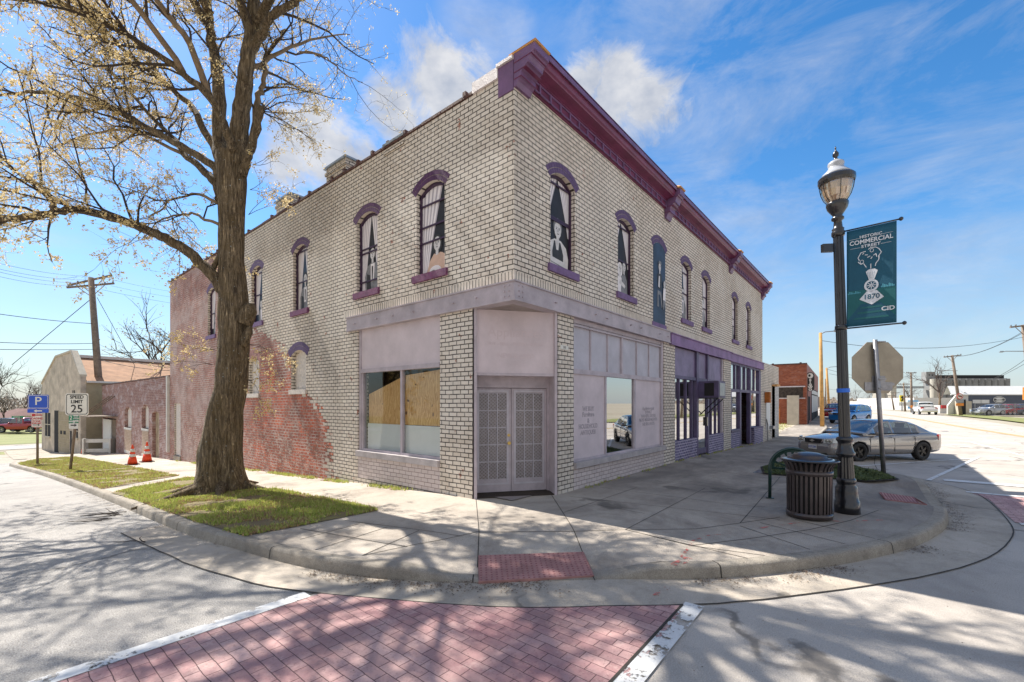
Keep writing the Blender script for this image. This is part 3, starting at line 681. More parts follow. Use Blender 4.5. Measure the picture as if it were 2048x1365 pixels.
# ---------------------------------------------------------------- corner building
CB = thing('corner_building', 'two storey cream painted brick corner shop with plum cornice and lilac storefront', 'building', (XC, YC, 0))
def wall(name, axis, plane, u0, u1, z0, z1, holes, m, parent, depth=.3, sgn=1, extra=None):
    """wall in the plane axis=plane; holes (u0,u1,z0,z1) get real reveals of the given depth (sgn: inward direction)"""
    us = sorted({u0, u1, *[h[0] for h in holes], *[h[1] for h in holes]}); zs = sorted({z0, z1, *[h[2] for h in holes], *[h[3] for h in holes]})
    us = [u for u in us if u0 <= u <= u1]; zs = [z for z in zs if z0 <= z <= z1]
    P = (lambda u, w, z: (plane + w * sgn, u, z)) if axis == 'x' else (lambda u, w, z: (u, plane + w * sgn, z))
    def solid(i, j):
        if i < 0 or j < 0 or i >= len(us) - 1 or j >= len(zs) - 1: return False
        u = (us[i] + us[i + 1]) / 2; z = (zs[j] + zs[j + 1]) / 2
        return not any(h[0] < u < h[1] and h[2] < z < h[3] for h in holes)
    b = MB()
    for i in range(len(us) - 1):
        for j in range(len(zs) - 1):
            if not solid(i, j): continue
            a, c, e, f = us[i], us[i + 1], zs[j], zs[j + 1]
            b.add([P(a, 0, e), P(c, 0, e), P(c, 0, f), P(a, 0, f)], [(0, 1, 2, 3)])
            b.add([P(a, depth, e), P(c, depth, e), P(c, depth, f), P(a, depth, f)], [(3, 2, 1, 0)])
            for (di, dj, q) in ((-1, 0, (a, a, e, f)), (1, 0, (c, c, e, f))):
                if not solid(i + di, j): b.add([P(q[0], 0, e), P(q[0], depth, e), P(q[0], depth, f), P(q[0], 0, f)], [(0, 1, 2, 3)])
            for dj, zz in ((-1, e), (1, f)):
                if not solid(i, j + dj): b.add([P(a, 0, zz), P(c, 0, zz), P(c, depth, zz), P(a, depth, zz)], [(0, 1, 2, 3)])
    if extra: extra(b, P)
    return b.build(name, m, parent)
WU = {'z0': 4.33, 'sp': 5.98, 'ap': 6.14}
RW = [7.27, 10.0, 12.05, 14.26, 16.25, 20.13, 22.5]; LW = [6.94, 9.19, 12.5, 15.5, 19.8]
hw = .43
def arcz(u, c, w, sp, ap): 
    k = (u - c) / w; return sp + (ap - sp) * (1 - k * k)
def spandrel(ws, w, sp, ap, depth=.3):
    def f(b, P):
        for c in ws:
            n = 8
            for i in range(n):
                a = c - w + 2 * w * i / n; e = c - w + 2 * w * (i + 1) / n
                za, ze = arcz(a, c, w, sp, ap), arcz(e, c, w, sp, ap)
                b.add([P(a, 0, za), P(e, 0, ze), P(e, 0, ap), P(a, 0, ap), P(a, depth * .6, za), P(e, depth * .6, ze)], [(0, 1, 2, 3), (0, 4, 5, 1)])
    return f
lh = [(c - hw, c + hw, WU['z0'], WU['ap']) for c in LW]
lh += [(4.4, 6.65, -1.5, 3.47), (6.65, 9.58, .0, 3.47), (12.15, 13.05, 2.12, 3.22), (15.3, 16.2, 2.05, 3.16), (23.85, 24.8, -.78, 1.72)]
def lex(b, P): spandrel(LW, hw, WU['sp'], WU['ap'])(b, P); spandrel([12.6, 15.75], .45, 3.06, 3.22)(b, P)
wall('side_wall', 'x', XC, YC + .0, 25.5, -1.6, 7.33, lh, M['wall'], CB, .3, 1, lex)
rh = [(c - hw, c + hw, WU['z0'], WU['ap']) for i, c in enumerate(RW) if i != 2]
rh += [(5.5, 7.66, -1, 3.47), (7.66, 12.42, 0, 3.47), (13.25, 18.45, -.2, 3.43), (19.5, 25.12, -.3, 3.43)]
wall('front_wall', 'y', YC, XC + .3, 25.5, -.6, 7.27, rh, M['wall'], CB, .3, 1, spandrel([c for i, c in enumerate(RW) if i != 2], hw, WU['sp'], WU['ap']))
b = MB(); b.box(6.08, 25.5, 5.08, 25.5, 6.85, 6.95); b.build('roof', M['metal_cap'], CB)
b = MB(); b.box(25.3, 25.497, 5.09, 25.4, -1.2, 7.2); b.box(6.1, 25.29, 25.3, 25.48, -1.6, 7.2); b.build('rear_wall', M['old_brick'], CB)
# interior floor and dark backs
b = MB(); b.box(6.09, 25.2, 5.09, 25.2, 3.9, 3.95); b.box(10.0, 10.05, 8.3, 24, -.5, 3.85); b.box(6.09, 25.2, 8.2, 8.25, -.5, 3.85); b.build('interior', M['dark'], CB)
b = MB(); b.add([(6.1, 5.09, .02), (25.2, 5.09, -.2), (25.2, 8.2, -.2), (6.1, 8.2, .02)], [(0, 1, 2, 3)]); b.build('floor', M['soffit'], CB)
# coping along the side parapet
b = MB(); rr = random.Random(5)
y = 5.4
while y < 25.5:
    b.box(XC - .035, XC + .32, y, min(25.52, y + .58), 7.335, 7.375 + rr.uniform(0, .015))
    if rr.random() < .75: b.box(XC - .04, XC + .1, y + .5, y + .58, 7.375, 7.46)
    y += .6
b.build('coping', M['coping'], CB)
for (a, e, zt, dp) in ((7.75, 8.5, 7.42, .5), (10.05, 11.1, 7.78, .75), (13.05, 14.1, 7.78, .75)):
    b = MB(); b.box(XC + .003, XC + dp, a + .05, e - .05, 7.2, zt - .05); b.box(XC - .03, XC + dp + .02, a + .02, e - .02, zt - .22, zt - .14)
    ch = b.build('chimney', M['wall'], CB); b = MB(); b.box(XC - .05, XC + dp + .05, a, e, zt - .05, zt); b.build('cap', M['metal_cap'], ch)
    if zt > 7.5: b = MB(); b.box(XC + .1, XC + .45, a + .2, a + .6, zt + .002, zt + .06); b.build('flue_top', M['coping'], ch)
# window dressing: arch of two rings of bricks, sill, frame, painted panel
def frame_of(axis, c, z0, out=0.0):
    if axis == 'x': return basis((XC - out, c, z0), (0, -1, 0), (0, 0, 1))      # u to the right when seen from the street
    return basis((c, YC - out, z0), (1, 0, 0), (0, 0, 1))
def arch_mesh(b, w, sp, ap, th, sets=2):
    n = 13
    R = ((w * w) + (ap - sp) ** 2) / (2 * (ap - sp)); cz = ap - R; a0 = math.asin(min(1, w / R))
    for s_i in range(sets):
        r0 = R + .005 + s_i * th / sets; r1 = R + (s_i + 1) * th / sets - .006
        for i in range(n):
            a = -a0 * 1.08 + 2.16 * a0 * i / n + .0035; e = -a0 * 1.08 + 2.16 * a0 * (i + 1) / n - .0035
            q = [(r * math.sin(t), cz + r * math.cos(t)) for r, t in ((r0, a), (r0, e), (r1, e), (r1, a))]
            b.prism([(x, z, -.01) for x, z in q], (0, 0, .018), 0)
    q = [(r * math.sin(t), cz + r * math.cos(t)) for r in (R + .002,) for t in [(-a0 + 2 * a0 * i / 10) for i in range(11)]] 
    q2 = [((R + th) * math.sin(t), cz + (R + th) * math.cos(t)) for t in [(a0 - 2 * a0 * i / 10) for i in range(11)]]
    b.prism([(x, z, -.01) for x, z in q + q2], (0, 0, .012), 1)
M['arch'] = simple('plum arch brick paint', (.085, .03, .09), .75, 0, .3, 9, .4); M['archV'] = simple('violet arch brick paint', (.115, .07, .16), .75, 0, .25, 9, .4)
M['archm'] = simple('arch mortar', (.36, .31, .25), .9, 0, .3, 9, .3)
def person_paint(b, kind, w, L):          # flat painted figure, local x,y, layers in z
    lay = [L]
    def poly(pts, m): lay[0] += .0012; b.add([(x, y, lay[0]) for x, y in pts], [tuple(range(len(pts)))], m)
    def el(cx, cy, rx, ry, m, n=12): poly([(cx + rx * math.cos(6.283 * k / n), cy + ry * math.sin(6.283 * k / n)) for k in range(n)], m)
    SK, GR, BK, PE, WH, DK = 3, 4, 5, 6, 1, 0
    def head(cx, cy, r, hair=BK, lng=False, cap=None):
        if lng: el(cx, cy - r * .2, r * 1.05, r * 1.35, hair)
        else: el(cx, cy + r * .3, r * .88, r * 1.0, hair)
        poly([(cx - r * .28, cy - r * 1.6), (cx + r * .28, cy - r * 1.6), (cx + r * .26, cy - r * .6), (cx - r * .26, cy - r * .6)], SK)
        el(cx, cy - r * .1, r * .68, r * .95, SK)
        for sx in (-1, 1):
            el(cx + sx * r * .28, cy + r * .02, r * .12, r * .07, BK, 6); poly([(cx + sx * r * .1, cy + r * .2), (cx + sx * r * .45, cy + r * .22), (cx + sx * r * .45, cy + r * .15), (cx + sx * r * .1, cy + r * .13)], GR)
        poly([(cx - r * .05, cy), (cx + r * .03, cy), (cx + r * .1, cy - r * .3), (cx - r * .08, cy - r * .3)], GR)
        poly([(cx - r * .22, cy - r * .52), (cx + r * .22, cy - r * .52), (cx + r * .12, cy - r * .6), (cx - r * .12, cy - r * .6)], BK)
        if cap is not None: poly([(cx - r, cy + r * .62), (cx + r * 1.0, cy + r * .62), (cx + r * .8, cy + r * .85), (cx + r * .6, cy + r * 1.25), (cx - r * .6, cy + r * 1.25), (cx - r * .8, cy + r * .85)], cap)
    if kind == 'vest':
        poly([(-.33, .0), (.36, .0), (.38, .30), (.30, .50), (.12, .60), (-.10, .60), (-.30, .50), (-.38, .28)], SK)
        poly([(-.16, .0), (.20, .0), (.20, .34), (.10, .56), (.06, .56), (.03, .40), (-.04, .40), (-.08, .56), (-.12, .56), (-.18, .34)], BK)
        poly([(-.36, .12), (.30, .06), (.36, .14), (.30, .20), (-.30, .24)], SK); poly([(-.30, .13), (.28, .08), (.28, .10), (-.30, .15)], GR); head(.0, .80, .17, GR)
    elif kind == 'lady':
        poly([(-.30, .0), (.36, .0), (.38, .28), (.22, .40), (.08, .44), (-.02, .44), (-.16, .30)], PE); poly([(.28, .02), (.38, .02), (.38, .30), (.28, .36)], SK)
        el(.0, .08, .18, .10, WH); el(-.06, .05, .08, .05, GR); head(.06, .62, .15, BK, True)
    elif kind == 'suit':
        poly([(-.26, .0), (.30, .0), (.32, .45), (.20, .66), (.02, .70), (-.18, .62), (-.28, .40)], GR); poly([(-.04, .25), (.08, .25), (.12, .66), (-.04, .66)], WH); poly([(.0, .3), (.04, .3), (.06, .6), (.0, .6)], BK)
        poly([(-.20, .02), (-.02, .02), (-.06, .40), (-.20, .45)], BK); head(.04, .90, .14, BK)
    elif kind == 'embrace':
        poly([(-.30, .0), (.1, .0), (.12, .30), (-.02, .52), (-.24, .42)], WH); poly([(-.02, .0), (.34, .0), (.32, .42), (.2, .58), (.04, .5)], GR); poly([(-.1, .3), (.2, .22), (.22, .3), (-.06, .4)], SK); head(-.06, .66, .13, WH, True); head(.13, .74, .12, BK)
    elif kind == 'seated':
        poly([(-.12, .55), (.14, .52), (.16, .95), (-.02, 1.02), (-.16, .92)], BK); poly([(-.14, .50), (.10, .48), (.20, .10), (.14, .04), (.04, .40), (-.08, .38), (-.06, .05), (-.16, .05)], GR)
        poly([(-.10, .60), (.0, .58), (.02, .9), (-.06, .9)], SK); head(.0, 1.16, .12, BK, False, GR)
        poly([(.20, .28), (.38, .28), (.40, .62), (.24, .62)], WH); poly([(.20, .28), (.38, .28), (.40, .02), (.34, .02), (.30, .22), (.26, .02), (.20, .02)], GR); head(.31, .74, .09, GR, True)
    else:
        poly([(-.18, .0), (.20, .0), (.22, .34), (.10, .46), (-.08, .46), (-.20, .34)], GR); poly([(-.03, .1), (.05, .1), (.07, .44), (-.05, .44)], WH); head(.01, .62, .12, BK)
def mural_window(axis, c, kind, bright, side, px=0, wavy=0, tone=0, bars=(.62, 1.35), recess=.14, label=None, bg=0, has_cur='both', flush=False):
    z0, sp, ap = WU['z0'], WU['sp'], WU['ap']
    root = thing_part('window', CB, label)
    Fm = frame_of(axis, c, z0, 0)
    # arch
    b = MB(frame_of(axis, c, 0, 0)); arch_mesh(b, hw - .005, sp - .0, ap, .20); b.build('arch', [M['arch' if bright else 'archV'], M['archm']], root)
    b = MB(Fm); b.box(-hw - .09, hw + .09, -.14, 0.0, -.10, .055)
    if not flush: o = b.build('sill', M['sillP' if bright else 'sillV'], root)
    else:
        b = MB(Fm); b.box(-hw - .06, hw + .06, -.52, -.40, -.05, .02); b.build('sill', M['sillV'], root)
    # painted panel
    zz = -recess if not flush else .004; b = MB(Fm); w = hw - .0; y0 = 0 if not flush else -.4
    top = [( -w + 2 * w * i / 10, arcz(-w + 2 * w * i / 10, 0, hw, sp, ap) - z0) for i in range(11)]
    b.add([(x, y, zz) for x, y in [(-w, y0), (w, y0)] + top[::-1]], [tuple(range(13))], 8 if bg else 0)
    def cur(xa0, xa1, xb0, xb1, n, yb):
        for i in range(n):
            u0, u1 = i / n, (i + 1) / n
            for k in range(6):
                v0, v1 = k / 6, (k + 1) / 6
                def X(u, v):
                    e = v ** 1.15; a = xb0 + (xa0 - xb0) * e; bb = xb1 + (xa1 - xb1) * e; return a + (bb - a) * u
                y1 = arcz(max(-hw, min(hw, X(u0, 1))), 0, hw, sp, ap) - z0 - .01
                def Yv(v): return yb + (y1 - yb) * v
                for (p, q, mi) in ((u0, u0 + (u1 - u0) * .62, 1), (u0 + (u1 - u0) * .62, u1, 2)):
                    b.add([(X(p, v0), Yv(v0), zz + .003), (X(q, v0), Yv(v0), zz + .003), (X(q, v1), Yv(v1), zz + .003), (X(p, v1), Yv(v1), zz + .003)], [(0, 1, 2, 3)], mi)
    if has_cur == 'both': cur(-w, .0, -w, -w + .17, 5, .02); cur(.0, w, w - .17, w, 5, .02)
    elif has_cur == 'upper': cur(-w, .0, -w, -w + .06, 5, .72); cur(.0, w, w - .06, w, 5, .72)
    elif has_cur == 'left': cur(-w, w * .55, -w, -w + .20, 5, .02)
    elif has_cur == 'wide': cur(-w, .06, -w, -w + .22, 5, .3); cur(.06, w, .12, w, 5, .3)
    person_paint(b, kind, w, zz + .006)
    for yy in bars: b.box(-w, w, yy, yy + .035, zz + .02, zz + .035, 7)
    b.build('painted_panel', [M['m_dark'], M['m_cur'], M['m_fold'], M['m_skin'], M['m_grey'], M['m_black'], M['m_peach'], M['m_sash'], M['m_navy']], root)
    if not flush:
        b = MB(Fm)
        for sx in (-1, 1): b.box(sx * w - .03 * (sx > 0), sx * w + .03 * (sx < 0), 0, sp - z0, zz, zz + .05)
        for i in range(10):
            a, e = top[i], top[i + 1]; b.prism([(a[0], a[1], zz), (e[0], e[1], zz), (e[0], e[1] - .05, zz), (a[0], a[1] - .05, zz)], (0, 0, .05))
        b.build('frame', M['m_sash'], root)
def thing_part(name, parent, label=None):
    o = bpy.data.objects.new(name, None); C.objects.link(o); o.parent = parent; o.empty_display_size = .1
    if label: o['label'] = label
    return o
mural_window('y', RW[0], 'vest', 0, 0, bars=(.92, .96, 1.62), has_cur='upper', label='painted window showing a figure with folded arms in a dark vest')
mural_window('y', RW[1], 'embrace', 0, 0, bars=(.82, 1.62), has_cur='upper', label='painted window showing two pale figures')
mural_window('y', RW[2], 'seated', 0, 0, bars=(), bg=1, flush=True, has_cur='none', label='dark blue painted window with two seated figures above the beam')
mural_window('y', RW[3], 'suit', 0, 0, bars=(.85, 1.5), bg=1); mural_window('y', RW[4], 'suit', 0, 0, bars=(.7, 1.1), has_cur='wide')
mural_window('y', RW[5], 'suit', 0, 0, bars=(.6, .9, 1.3), has_cur='wide'); mural_window('y', RW[6], 'lady2', 0, 0, bars=(.7, 1.2), has_cur='wide')
mural_window('x', LW[0], 'lady', 1, 0, bars=(.66, .98, 1.42), has_cur='left', label='painted window of a seated lady in a peach dress')
mural_window('x', LW[1], 'suit', 1, 0, bars=(.25, .92, 1.02), has_cur='both'); mural_window('x', LW[2], 'suit', 1, 0, bars=(.8, 1.66), bg=1)
mural_window('x', LW[3], 'bust', 0, 0, bars=(.9, 1.6), has_cur='wide', bg=1); mural_window('x', LW[4], 'bust', 0, 0, bars=(.85,), has_cur='wide')
# bricked and rendered lower side windows
for c, z0, zt in ((12.6, 2.12, 3.06), (15.75, 2.05, 3.0)):
    w = thing_part('window', CB, 'blind lower window filled with rough white render'); Fm = basis((XC, c, 0), (0, -1, 0), (0, 0, 1))
    b = MB(Fm); arch_mesh(b, .48, 3.06, 3.22, .24); b.build('arch', [M['archV' if c < 14 else 'tactile'], M['archm']], w)
    b = MB(Fm); b.add([(-.45, z0, -.13), (.45, z0, -.13), (.45, 3.25, -.13), (-.45, 3.25, -.13)], [(0, 1, 2, 3)]); b.build('render_infill', M['stucco'], w)
    b = MB(Fm); b.box(-.52, .48, z0 - .13, z0, -.12, .05); b.build('sill', M['stucco'], w)
# far side door
d = thing_part('door', CB, 'tall pale flaking side door'); b = MB(); b.box(XC + .06, XC + .10, 23.87, 24.78, -.62, 1.72); b.build('door_leaf', M['stucco'], d)
b = MB(); b.box(XC - .04, XC + .25, 23.8, 24.85, -.95, -.64); b.build('step', M['kerb'], d)
# steel beams
bm_ = MB(); bm_.box(XC - .05, XC + .12, YC - .05, 9.98, 3.485, 3.775); bm_.box(XC - .075, XC + .16, YC - .075, 9.98, 3.455, 3.485); bm_.box(XC - .075, XC + .1, YC - .075, 9.98, 3.775, 3.80)
bm_.build('beam', M['beam'], CB)
bm_ = MB(); bm_.box(XC + .123, 12.75, YC - .05, YC + .12, 3.487, 3.773); bm_.box(XC + .163, 12.75, YC - .075, YC + .16, 3.457, 3.487); bm_.box(XC + .103, 12.75, YC - .075, YC + .1, 3.773, 3.798); bm_.build('beam', M['beam'], CB)
def bolt(p, q): b = MB(); b.tube([p, q], .014, 6); b.build('bolt', M['frame'], CB)
for i in range(2):
    for zz in (3.54, 3.63, 3.72): bolt((XC + .07 + i * .1, YC - .07, zz), (XC + .07 + i * .1, YC - .045, zz)); bolt((XC - .07, YC + .07 + i * .1, zz), (XC - .045, YC + .07 + i * .1, zz))
for x in (6.9, 8.4, 8.9, 10.1, 10.7, 11.9, 12.5): bolt((x, YC - .11, 3.62 + .03 * math.sin(x * 9)), (x + .03, YC - .05, 3.62))
for y in (5.6, 6.2, 7.4, 8.1, 8.7, 9.6): bolt((XC - .10, y, 3.62 + .03 * math.sin(y * 9)), (XC - .05, y, 3.62))
for a, e, dz in ((12.80, 19.35, 0), (19.36, 25.5, -.02)):
    b = MB(); b.box(a, e, YC - .07, YC + .1, 3.43 + dz, 3.74 + dz); b.box(a, e, YC - .10, YC + .1, 3.74 + dz, 3.77 + dz); b.build('beam', M['beamP'], CB)
# cornice
def cornice_prof(): # (out, z)
    return [(0, 7.20), (.03, 7.20), (.03, 7.225), (.05, 7.225), (.05, 7.40), (.08, 7.41), (.08, 7.44), (.13, 7.46), (.22, 7.475), (.26, 7.48), (.27, 7.50), (.30, 7.52), (.315, 7.56), (.33, 7.62), (.36, 7.645), (.36, 7.685), (.30, 7.70), (0, 7.72)]
b = MB(); pr = cornice_prof()
b.prism([(XC + .45, YC - o, z) for o, z in pr][::-1], (25.45 - XC - .45, 0, 0)); b.build('cornice', M['plum'], CB)
b = MB(); x = XC + .62
while x < 25.2: b.box(x, x + .045, YC - .078, YC - .049, 7.225, 7.40); x += .33
b.box(XC + .5, 25.3, YC - .072, YC - .049, 7.366, 7.40); b.box(XC + .5, 25.3, YC - .072, YC - .049, 7.225, 7.25); b.build('frieze_moulding', M['plumL'], CB)
b = MB(); b.box(XC + .45, 25.45, YC - .37, YC - .361, 7.60, 7.69); b.box(XC + .45, 25.45, YC - .372, YC - .1, 7.722, 7.73); b.build('gutter_lip', M['plumL'], CB)
for bx, sc, w in ((XC - .01, .74, .40), (12.42, 1, .36), (19.15, 1, .36), (25.15, 1, .36)):
    o = MB(); zb = 7.04 if sc < 1 else 6.94; prb = [(0, 0), (.05, .0), (.09, .10), (.13, .14), (.16, .15), (.16, .27), (.20, .30), (.27, .37), (.31, .38), (.31, .42), (.34, .50), (.40, .56), (.44, .57), (.44, .72), (.0, .74)]
    o.prism([(bx, YC - a - .002, zb + z * sc) for a, z in prb][::-1], (w, 0, 0)); br = o.build('cornice_bracket', M['plumL'], CB)
    o = MB(); o.box(bx - .006, bx + w + .006, YC - .46 , YC + .05, zb + .742 * sc, zb + .77 * sc)
    o.add([(bx - .02, YC - .47, zb + .77 * sc), (bx + w + .02, YC - .47, zb + .77 * sc), (bx + w + .02, YC + .1, zb + .77 * sc), (bx - .02, YC + .1, zb + .77 * sc), (bx + w * .3, YC - .2, zb + .92 * sc), (bx + w * .7, YC - .2, zb + .92 * sc)], [(3, 2, 1, 0), (0, 1, 5, 4), (1, 2, 5), (2, 3, 4, 5), (3, 0, 4)])
    o.build('bracket_cap', M['wood_cap'], br)
    o = MB()
    for (za, zc, oo) in ((.30, .36, .27), (.15, .26, .17), (.52, .56, .38)): o.box(bx - .008, bx + w + .008, YC - oo , YC - .01, zb + za * sc, zb + za * sc + .012)
    o.build('bracket_moulding', M['plum'], br)
b = MB(); b.box(XC - .02, XC + .40, YC + .002, YC + .34, 7.0, 7.50); b.build('cornice_return', M['plumL'], CB)
b = MB(); b.box(XC - .045, XC + .42, YC + .34, YC + .95, 7.33, 7.52); b.box(XC - .06, XC + .40, YC + .0, YC + .36, 7.502, 7.56); b.build('flashing_sheet', M['tarp'], CB)

# corner entrance
Ew = thing_part('entrance', CB, 'recessed corner entrance with lilac double doors')
A = Vector((5.80, 5.74, 0)); B_ = Vector((7.08, 4.80, 0)); ed = (B_ - A).normalized(); en = Vector((ed.y, -ed.x, 0)); 
if en.dot(Vector((-1, -1, 0))) < 0: en = -en
ewid = (B_ - A).length; EM = basis(A, ed, (0, 0, 1))      # local z points to the street
b = MB(EM); b.box(.02, ewid - .02, 2.30, 3.46, -.06, -.02); b.build('sign_board', M['panel'], Ew)
b = MB(EM); b.box(0, .05, -.01, 3.46, -.10, .03); b.box(ewid - .05, ewid, -.01, 3.46, -.10, .03); b.box(0, ewid, 2.25, 2.30, -.14, -.0)
b.box(-.0, .04, 0, 2.3, -.45, -.1); b.box(ewid - .04, ewid, 0, 2.3, -.45, -.1); b.build('jamb', M['frame'], Ew)
b = MB(EM); b.box(0, ewid, -.02, .02, -.48, .0); b.build('threshold', M['mulch'], Ew)
b = MB(EM); b.box(.04, ewid - .04, 2.10, 2.26, -.40, -.34); b.box(.04, ewid - .04, 2.26, 2.30, -.45, -.1); b.build('header', M['frame'], Ew)
dw = (ewid - .08 - .06) / 2
b = MB(EM); b.box(.04, .07, .02, 2.10, -.45, -.36); b.box(ewid - .07, ewid - .04, .02, 2.10, -.45, -.36); b.box(.07, ewid - .07, 2.04, 2.10, -.45, -.36); b.build('door_frame', M['frame'], Ew)
for i in range(2):
    x0 = .075 + i * dw; x1 = x0 + dw - .01
    D = MB(EM); D.box(x0, x0 + .09, .03, 2.03, -.44, -.40); D.box(x1 - .09, x1, .03, 2.03, -.44, -.40); D.box(x0 + .09, x1 - .09, .03, .28, -.44, -.40); D.box(x0 + .09, x1 - .09, 1.93, 2.03, -.44, -.40)
    dl = D.build('door', M['frame'], Ew)
    g = MB(EM); g.box(x0 + .09, x1 - .09, .28, 1.93, -.435, -.43); g.build('door_glass', M['doorback'], dl)
    g = MB(EM); xa, xb = x0 + .09, x1 - .09
    for q in range(1, 3): x = xa + (xb - xa) * q / 3; g.box(x - .009, x + .009, .28, 1.93, -.428, -.402)
    for q in range(1, 5): z = .28 + 1.65 * q / 5; g.box(xa, xb, z - .009, z + .009, -.429, -.403)
    g.build('glazing_bar', M['screen'], dl)
    # expanded metal mesh
    g = MB(EM); st = .036; a_ = x0 + .05; c__ = x1 - .05; lo, hi = .20, 1.99
    nx = int((c__ - a_) / st)
    for col in range(nx):
        xx = a_ + col * st; z = lo + (st * .9 if col % 2 else 0)
        while z < hi:
            for dx in (0, 1):
                p = (xx + dx * st, z, -.392); q = (xx + st / 2, z + (st * .9), -.392)
                t_ = .0036; g.add([(p[0] - t_, p[1], p[2]), (p[0] + t_, p[1], p[2]), (q[0] + t_, q[1], q[2]), (q[0] - t_, q[1], q[2])], [(0, 1, 2, 3)])
                q2 = (xx + st / 2, z - (st * .9) , -.392); g.add([(p[0] - t_, p[1], p[2]), (p[0] + t_, p[1], p[2]), (q2[0] + t_, q2[1], q2[2]), (q2[0] - t_, q2[1], q2[2])], [(0, 1, 2, 3)])
            z += st * 1.8
    for (p, q, r_, s2) in ((a_, a_ + .03, lo - .03, hi), (c__ - .03, c__, lo - .03, hi)): g.box(p, q, r_, s2, -.395, -.388)
    g.box(a_ + .03, c__ - .03, lo - .03, lo, -.395, -.388); g.box(a_ + .03, c__ - .03, hi - .03, hi, -.395, -.388); g.build('security_screen', M['screen'], dl)
hx = .075 + dw
g = MB(EM); g.tube([(hx - .06, .97, -.40), (hx - .06, .97, -.33)], [.03, .034], 12); g.tube([(hx - .06, 1.12, -.40), (hx - .06, 1.12, -.37)], [.028, .028], 12); g.build('door_knob', M['brass'], Ew)
M['ghost'] = simple('ghost lettering', (.595, .50, .515), .75, 0, .05, 1.2, 0); M['ghost2'] = simple('peeled lettering', (.43, .375, .40), .75, 0, .3, 30, 0)
for tx, sz, zz in (('Appliances', .25, 3.05), ('BUY - SELL - TRADE - REPAIR', .085, 2.84), ('NEW & USED', .12, 2.62)):
    text(tx, sz, M['ghost'], EM @ Matrix.Translation((ewid / 2, zz, -.019)), Ew, 'faded_lettering')
b = MB(); b.add([(5.83, 4.83, 3.462), (7.7, 4.83, 3.462), (7.7, 6.7, 3.462), (5.83, 6.7, 3.462)], [(3, 2, 1, 0)]); b.build('soffit', M['soffit'], Ew)
# pillars at the entrance are boxes so that both faces show brick
for pp_ in ([(5.783, 5.76), (6.18, 6.29), (6.18, 6.65), (5.783, 6.65)], [(7.09, 4.783), (7.655, 4.783), (7.655, 5.2), (7.40, 5.2)]):
    b = MB(); b.prism([(x, y, -.5) for x, y in pp_], (0, 0, 3.955)); b.build('pillar', M['wall'], CB)
b = MB(); b.box(7.16, 7.44, YC - .012, YC - .002, 2.78, 2.86); pl = b.build('house_number_plate', M['signwhite'], CB); text('215', .06, M['signblack'], basis((7.3, YC - .014, 2.82), (1, 0, 0), (0, 0, 1)), pl)

# side storefront bay
SB = thing_part('storefront_window', CB, 'side shop window with plywood behind the glass')
def bx(nm, m, boxes, par):
    if nm in ('glass', 'panel', 'transom_panel', 'window_base', 'white_board', 'door_glass') and len(boxes) > 1:
        return [bx(nm, m, [q], par) for q in boxes][0]
    b = MB()
    for q in boxes: b.box(*q)
    return b.build(nm, m, par)
X = XC
bx('window_base', M['lilac_brick'], [(X + .005, X + .28, 6.655, 9.575, -.4, .50)], SB)
bx('ledge', M['sill'], [(X - .06, X + .26, 6.655, 9.575, .50, .63)], SB)
bx('panel', M['panel'], [(X + .06, X + .10, 6.70, 9.50, 2.54, 3.47)], SB)
bx('frame', M['frame'], [(X + .04, X + .2, 9.50, 9.575, .63, 3.47), (X + .055, X + .2, 6.655, 6.70, .63, 3.47), (X + .03, X + .18, 6.70, 9.50, 2.45, 2.54), (X + .06, X + .14, 6.70, 9.50, .63, .68), (X + .06, X + .14, 9.44, 9.50, .68, 2.45), (X + .06, X + .14, 7.94, 8.00, .68, 2.45)], SB)
bx('glass', M['glass'], [(X + .10, X + .106, 6.70, 7.94, .68, 2.45), (X + .10, X + .106, 8.00, 9.44, .68, 2.45)], SB)
b = MB(); b.prism([(X + .16, 6.7, 1.28), (X + .15, 7.96, 1.28), (X + .15, 7.93, 2.34), (X + .16, 6.72, 2.42)], (.012, 0, 0)); b.build('plywood_sheet', M['ply'], SB); b = MB(); b.prism([(X + .17, 8.02, 1.2), (X + .17, 9.36, 1.2), (X + .17, 9.36, 1.95), (X + .17, 8.05, 2.32)], (.012, 0, 0)); b.build('plywood_sheet', M['ply'], SB)
bx('white_board', M['board'], [(X + .14, X + .15, 6.72, 7.55, .66, 1.27), (X + .15, X + .16, 7.5, 9.38, .66, 1.27)], SB)
# front storefront bay
FB = thing_part('storefront_window', CB, 'front shop window with six lilac transoms and faded lettering'); Y = YC
bx('window_base', M['lilac_brick'], [(7.655, 12.415, Y + .005, Y + .28, -.3, .43)], FB)
bx('ledge', M['sill'], [(7.655, 12.415, Y - .06, Y + .26, .43, .55)], FB)
xs = [7.66, 9.11, 10.59, 12.28]
bx('post', M['frame'], [(12.28, 12.42, Y + .03, Y + .2, .55, 3.47)], FB)
bx('frame', M['frame'], [(7.66, 12.28, Y + .04, Y + .16, 2.34, 2.44), (7.66, 12.28, Y + .05, Y + .16, 3.37, 3.47), (7.66, 12.28, Y + .02, Y + .16, 3.30, 3.33), (7.66, 12.28, Y + .06, Y + .14, .55, .60), (9.06, 9.12, Y + .05, Y + .14, .60, 2.34), (10.58, 10.66, Y + .05, Y + .14, .60, 2.34), (9.85, 9.93, Y + .04, Y + .14, 2.44, 3.30)] +
   [(7.66 + (12.28 - 7.66) * q / 6 - .02, 7.66 + (12.28 - 7.66) * q / 6 + .02, Y + .055, Y + .14, 2.44, 3.30) for q in (1, 2, 4, 5)], FB)
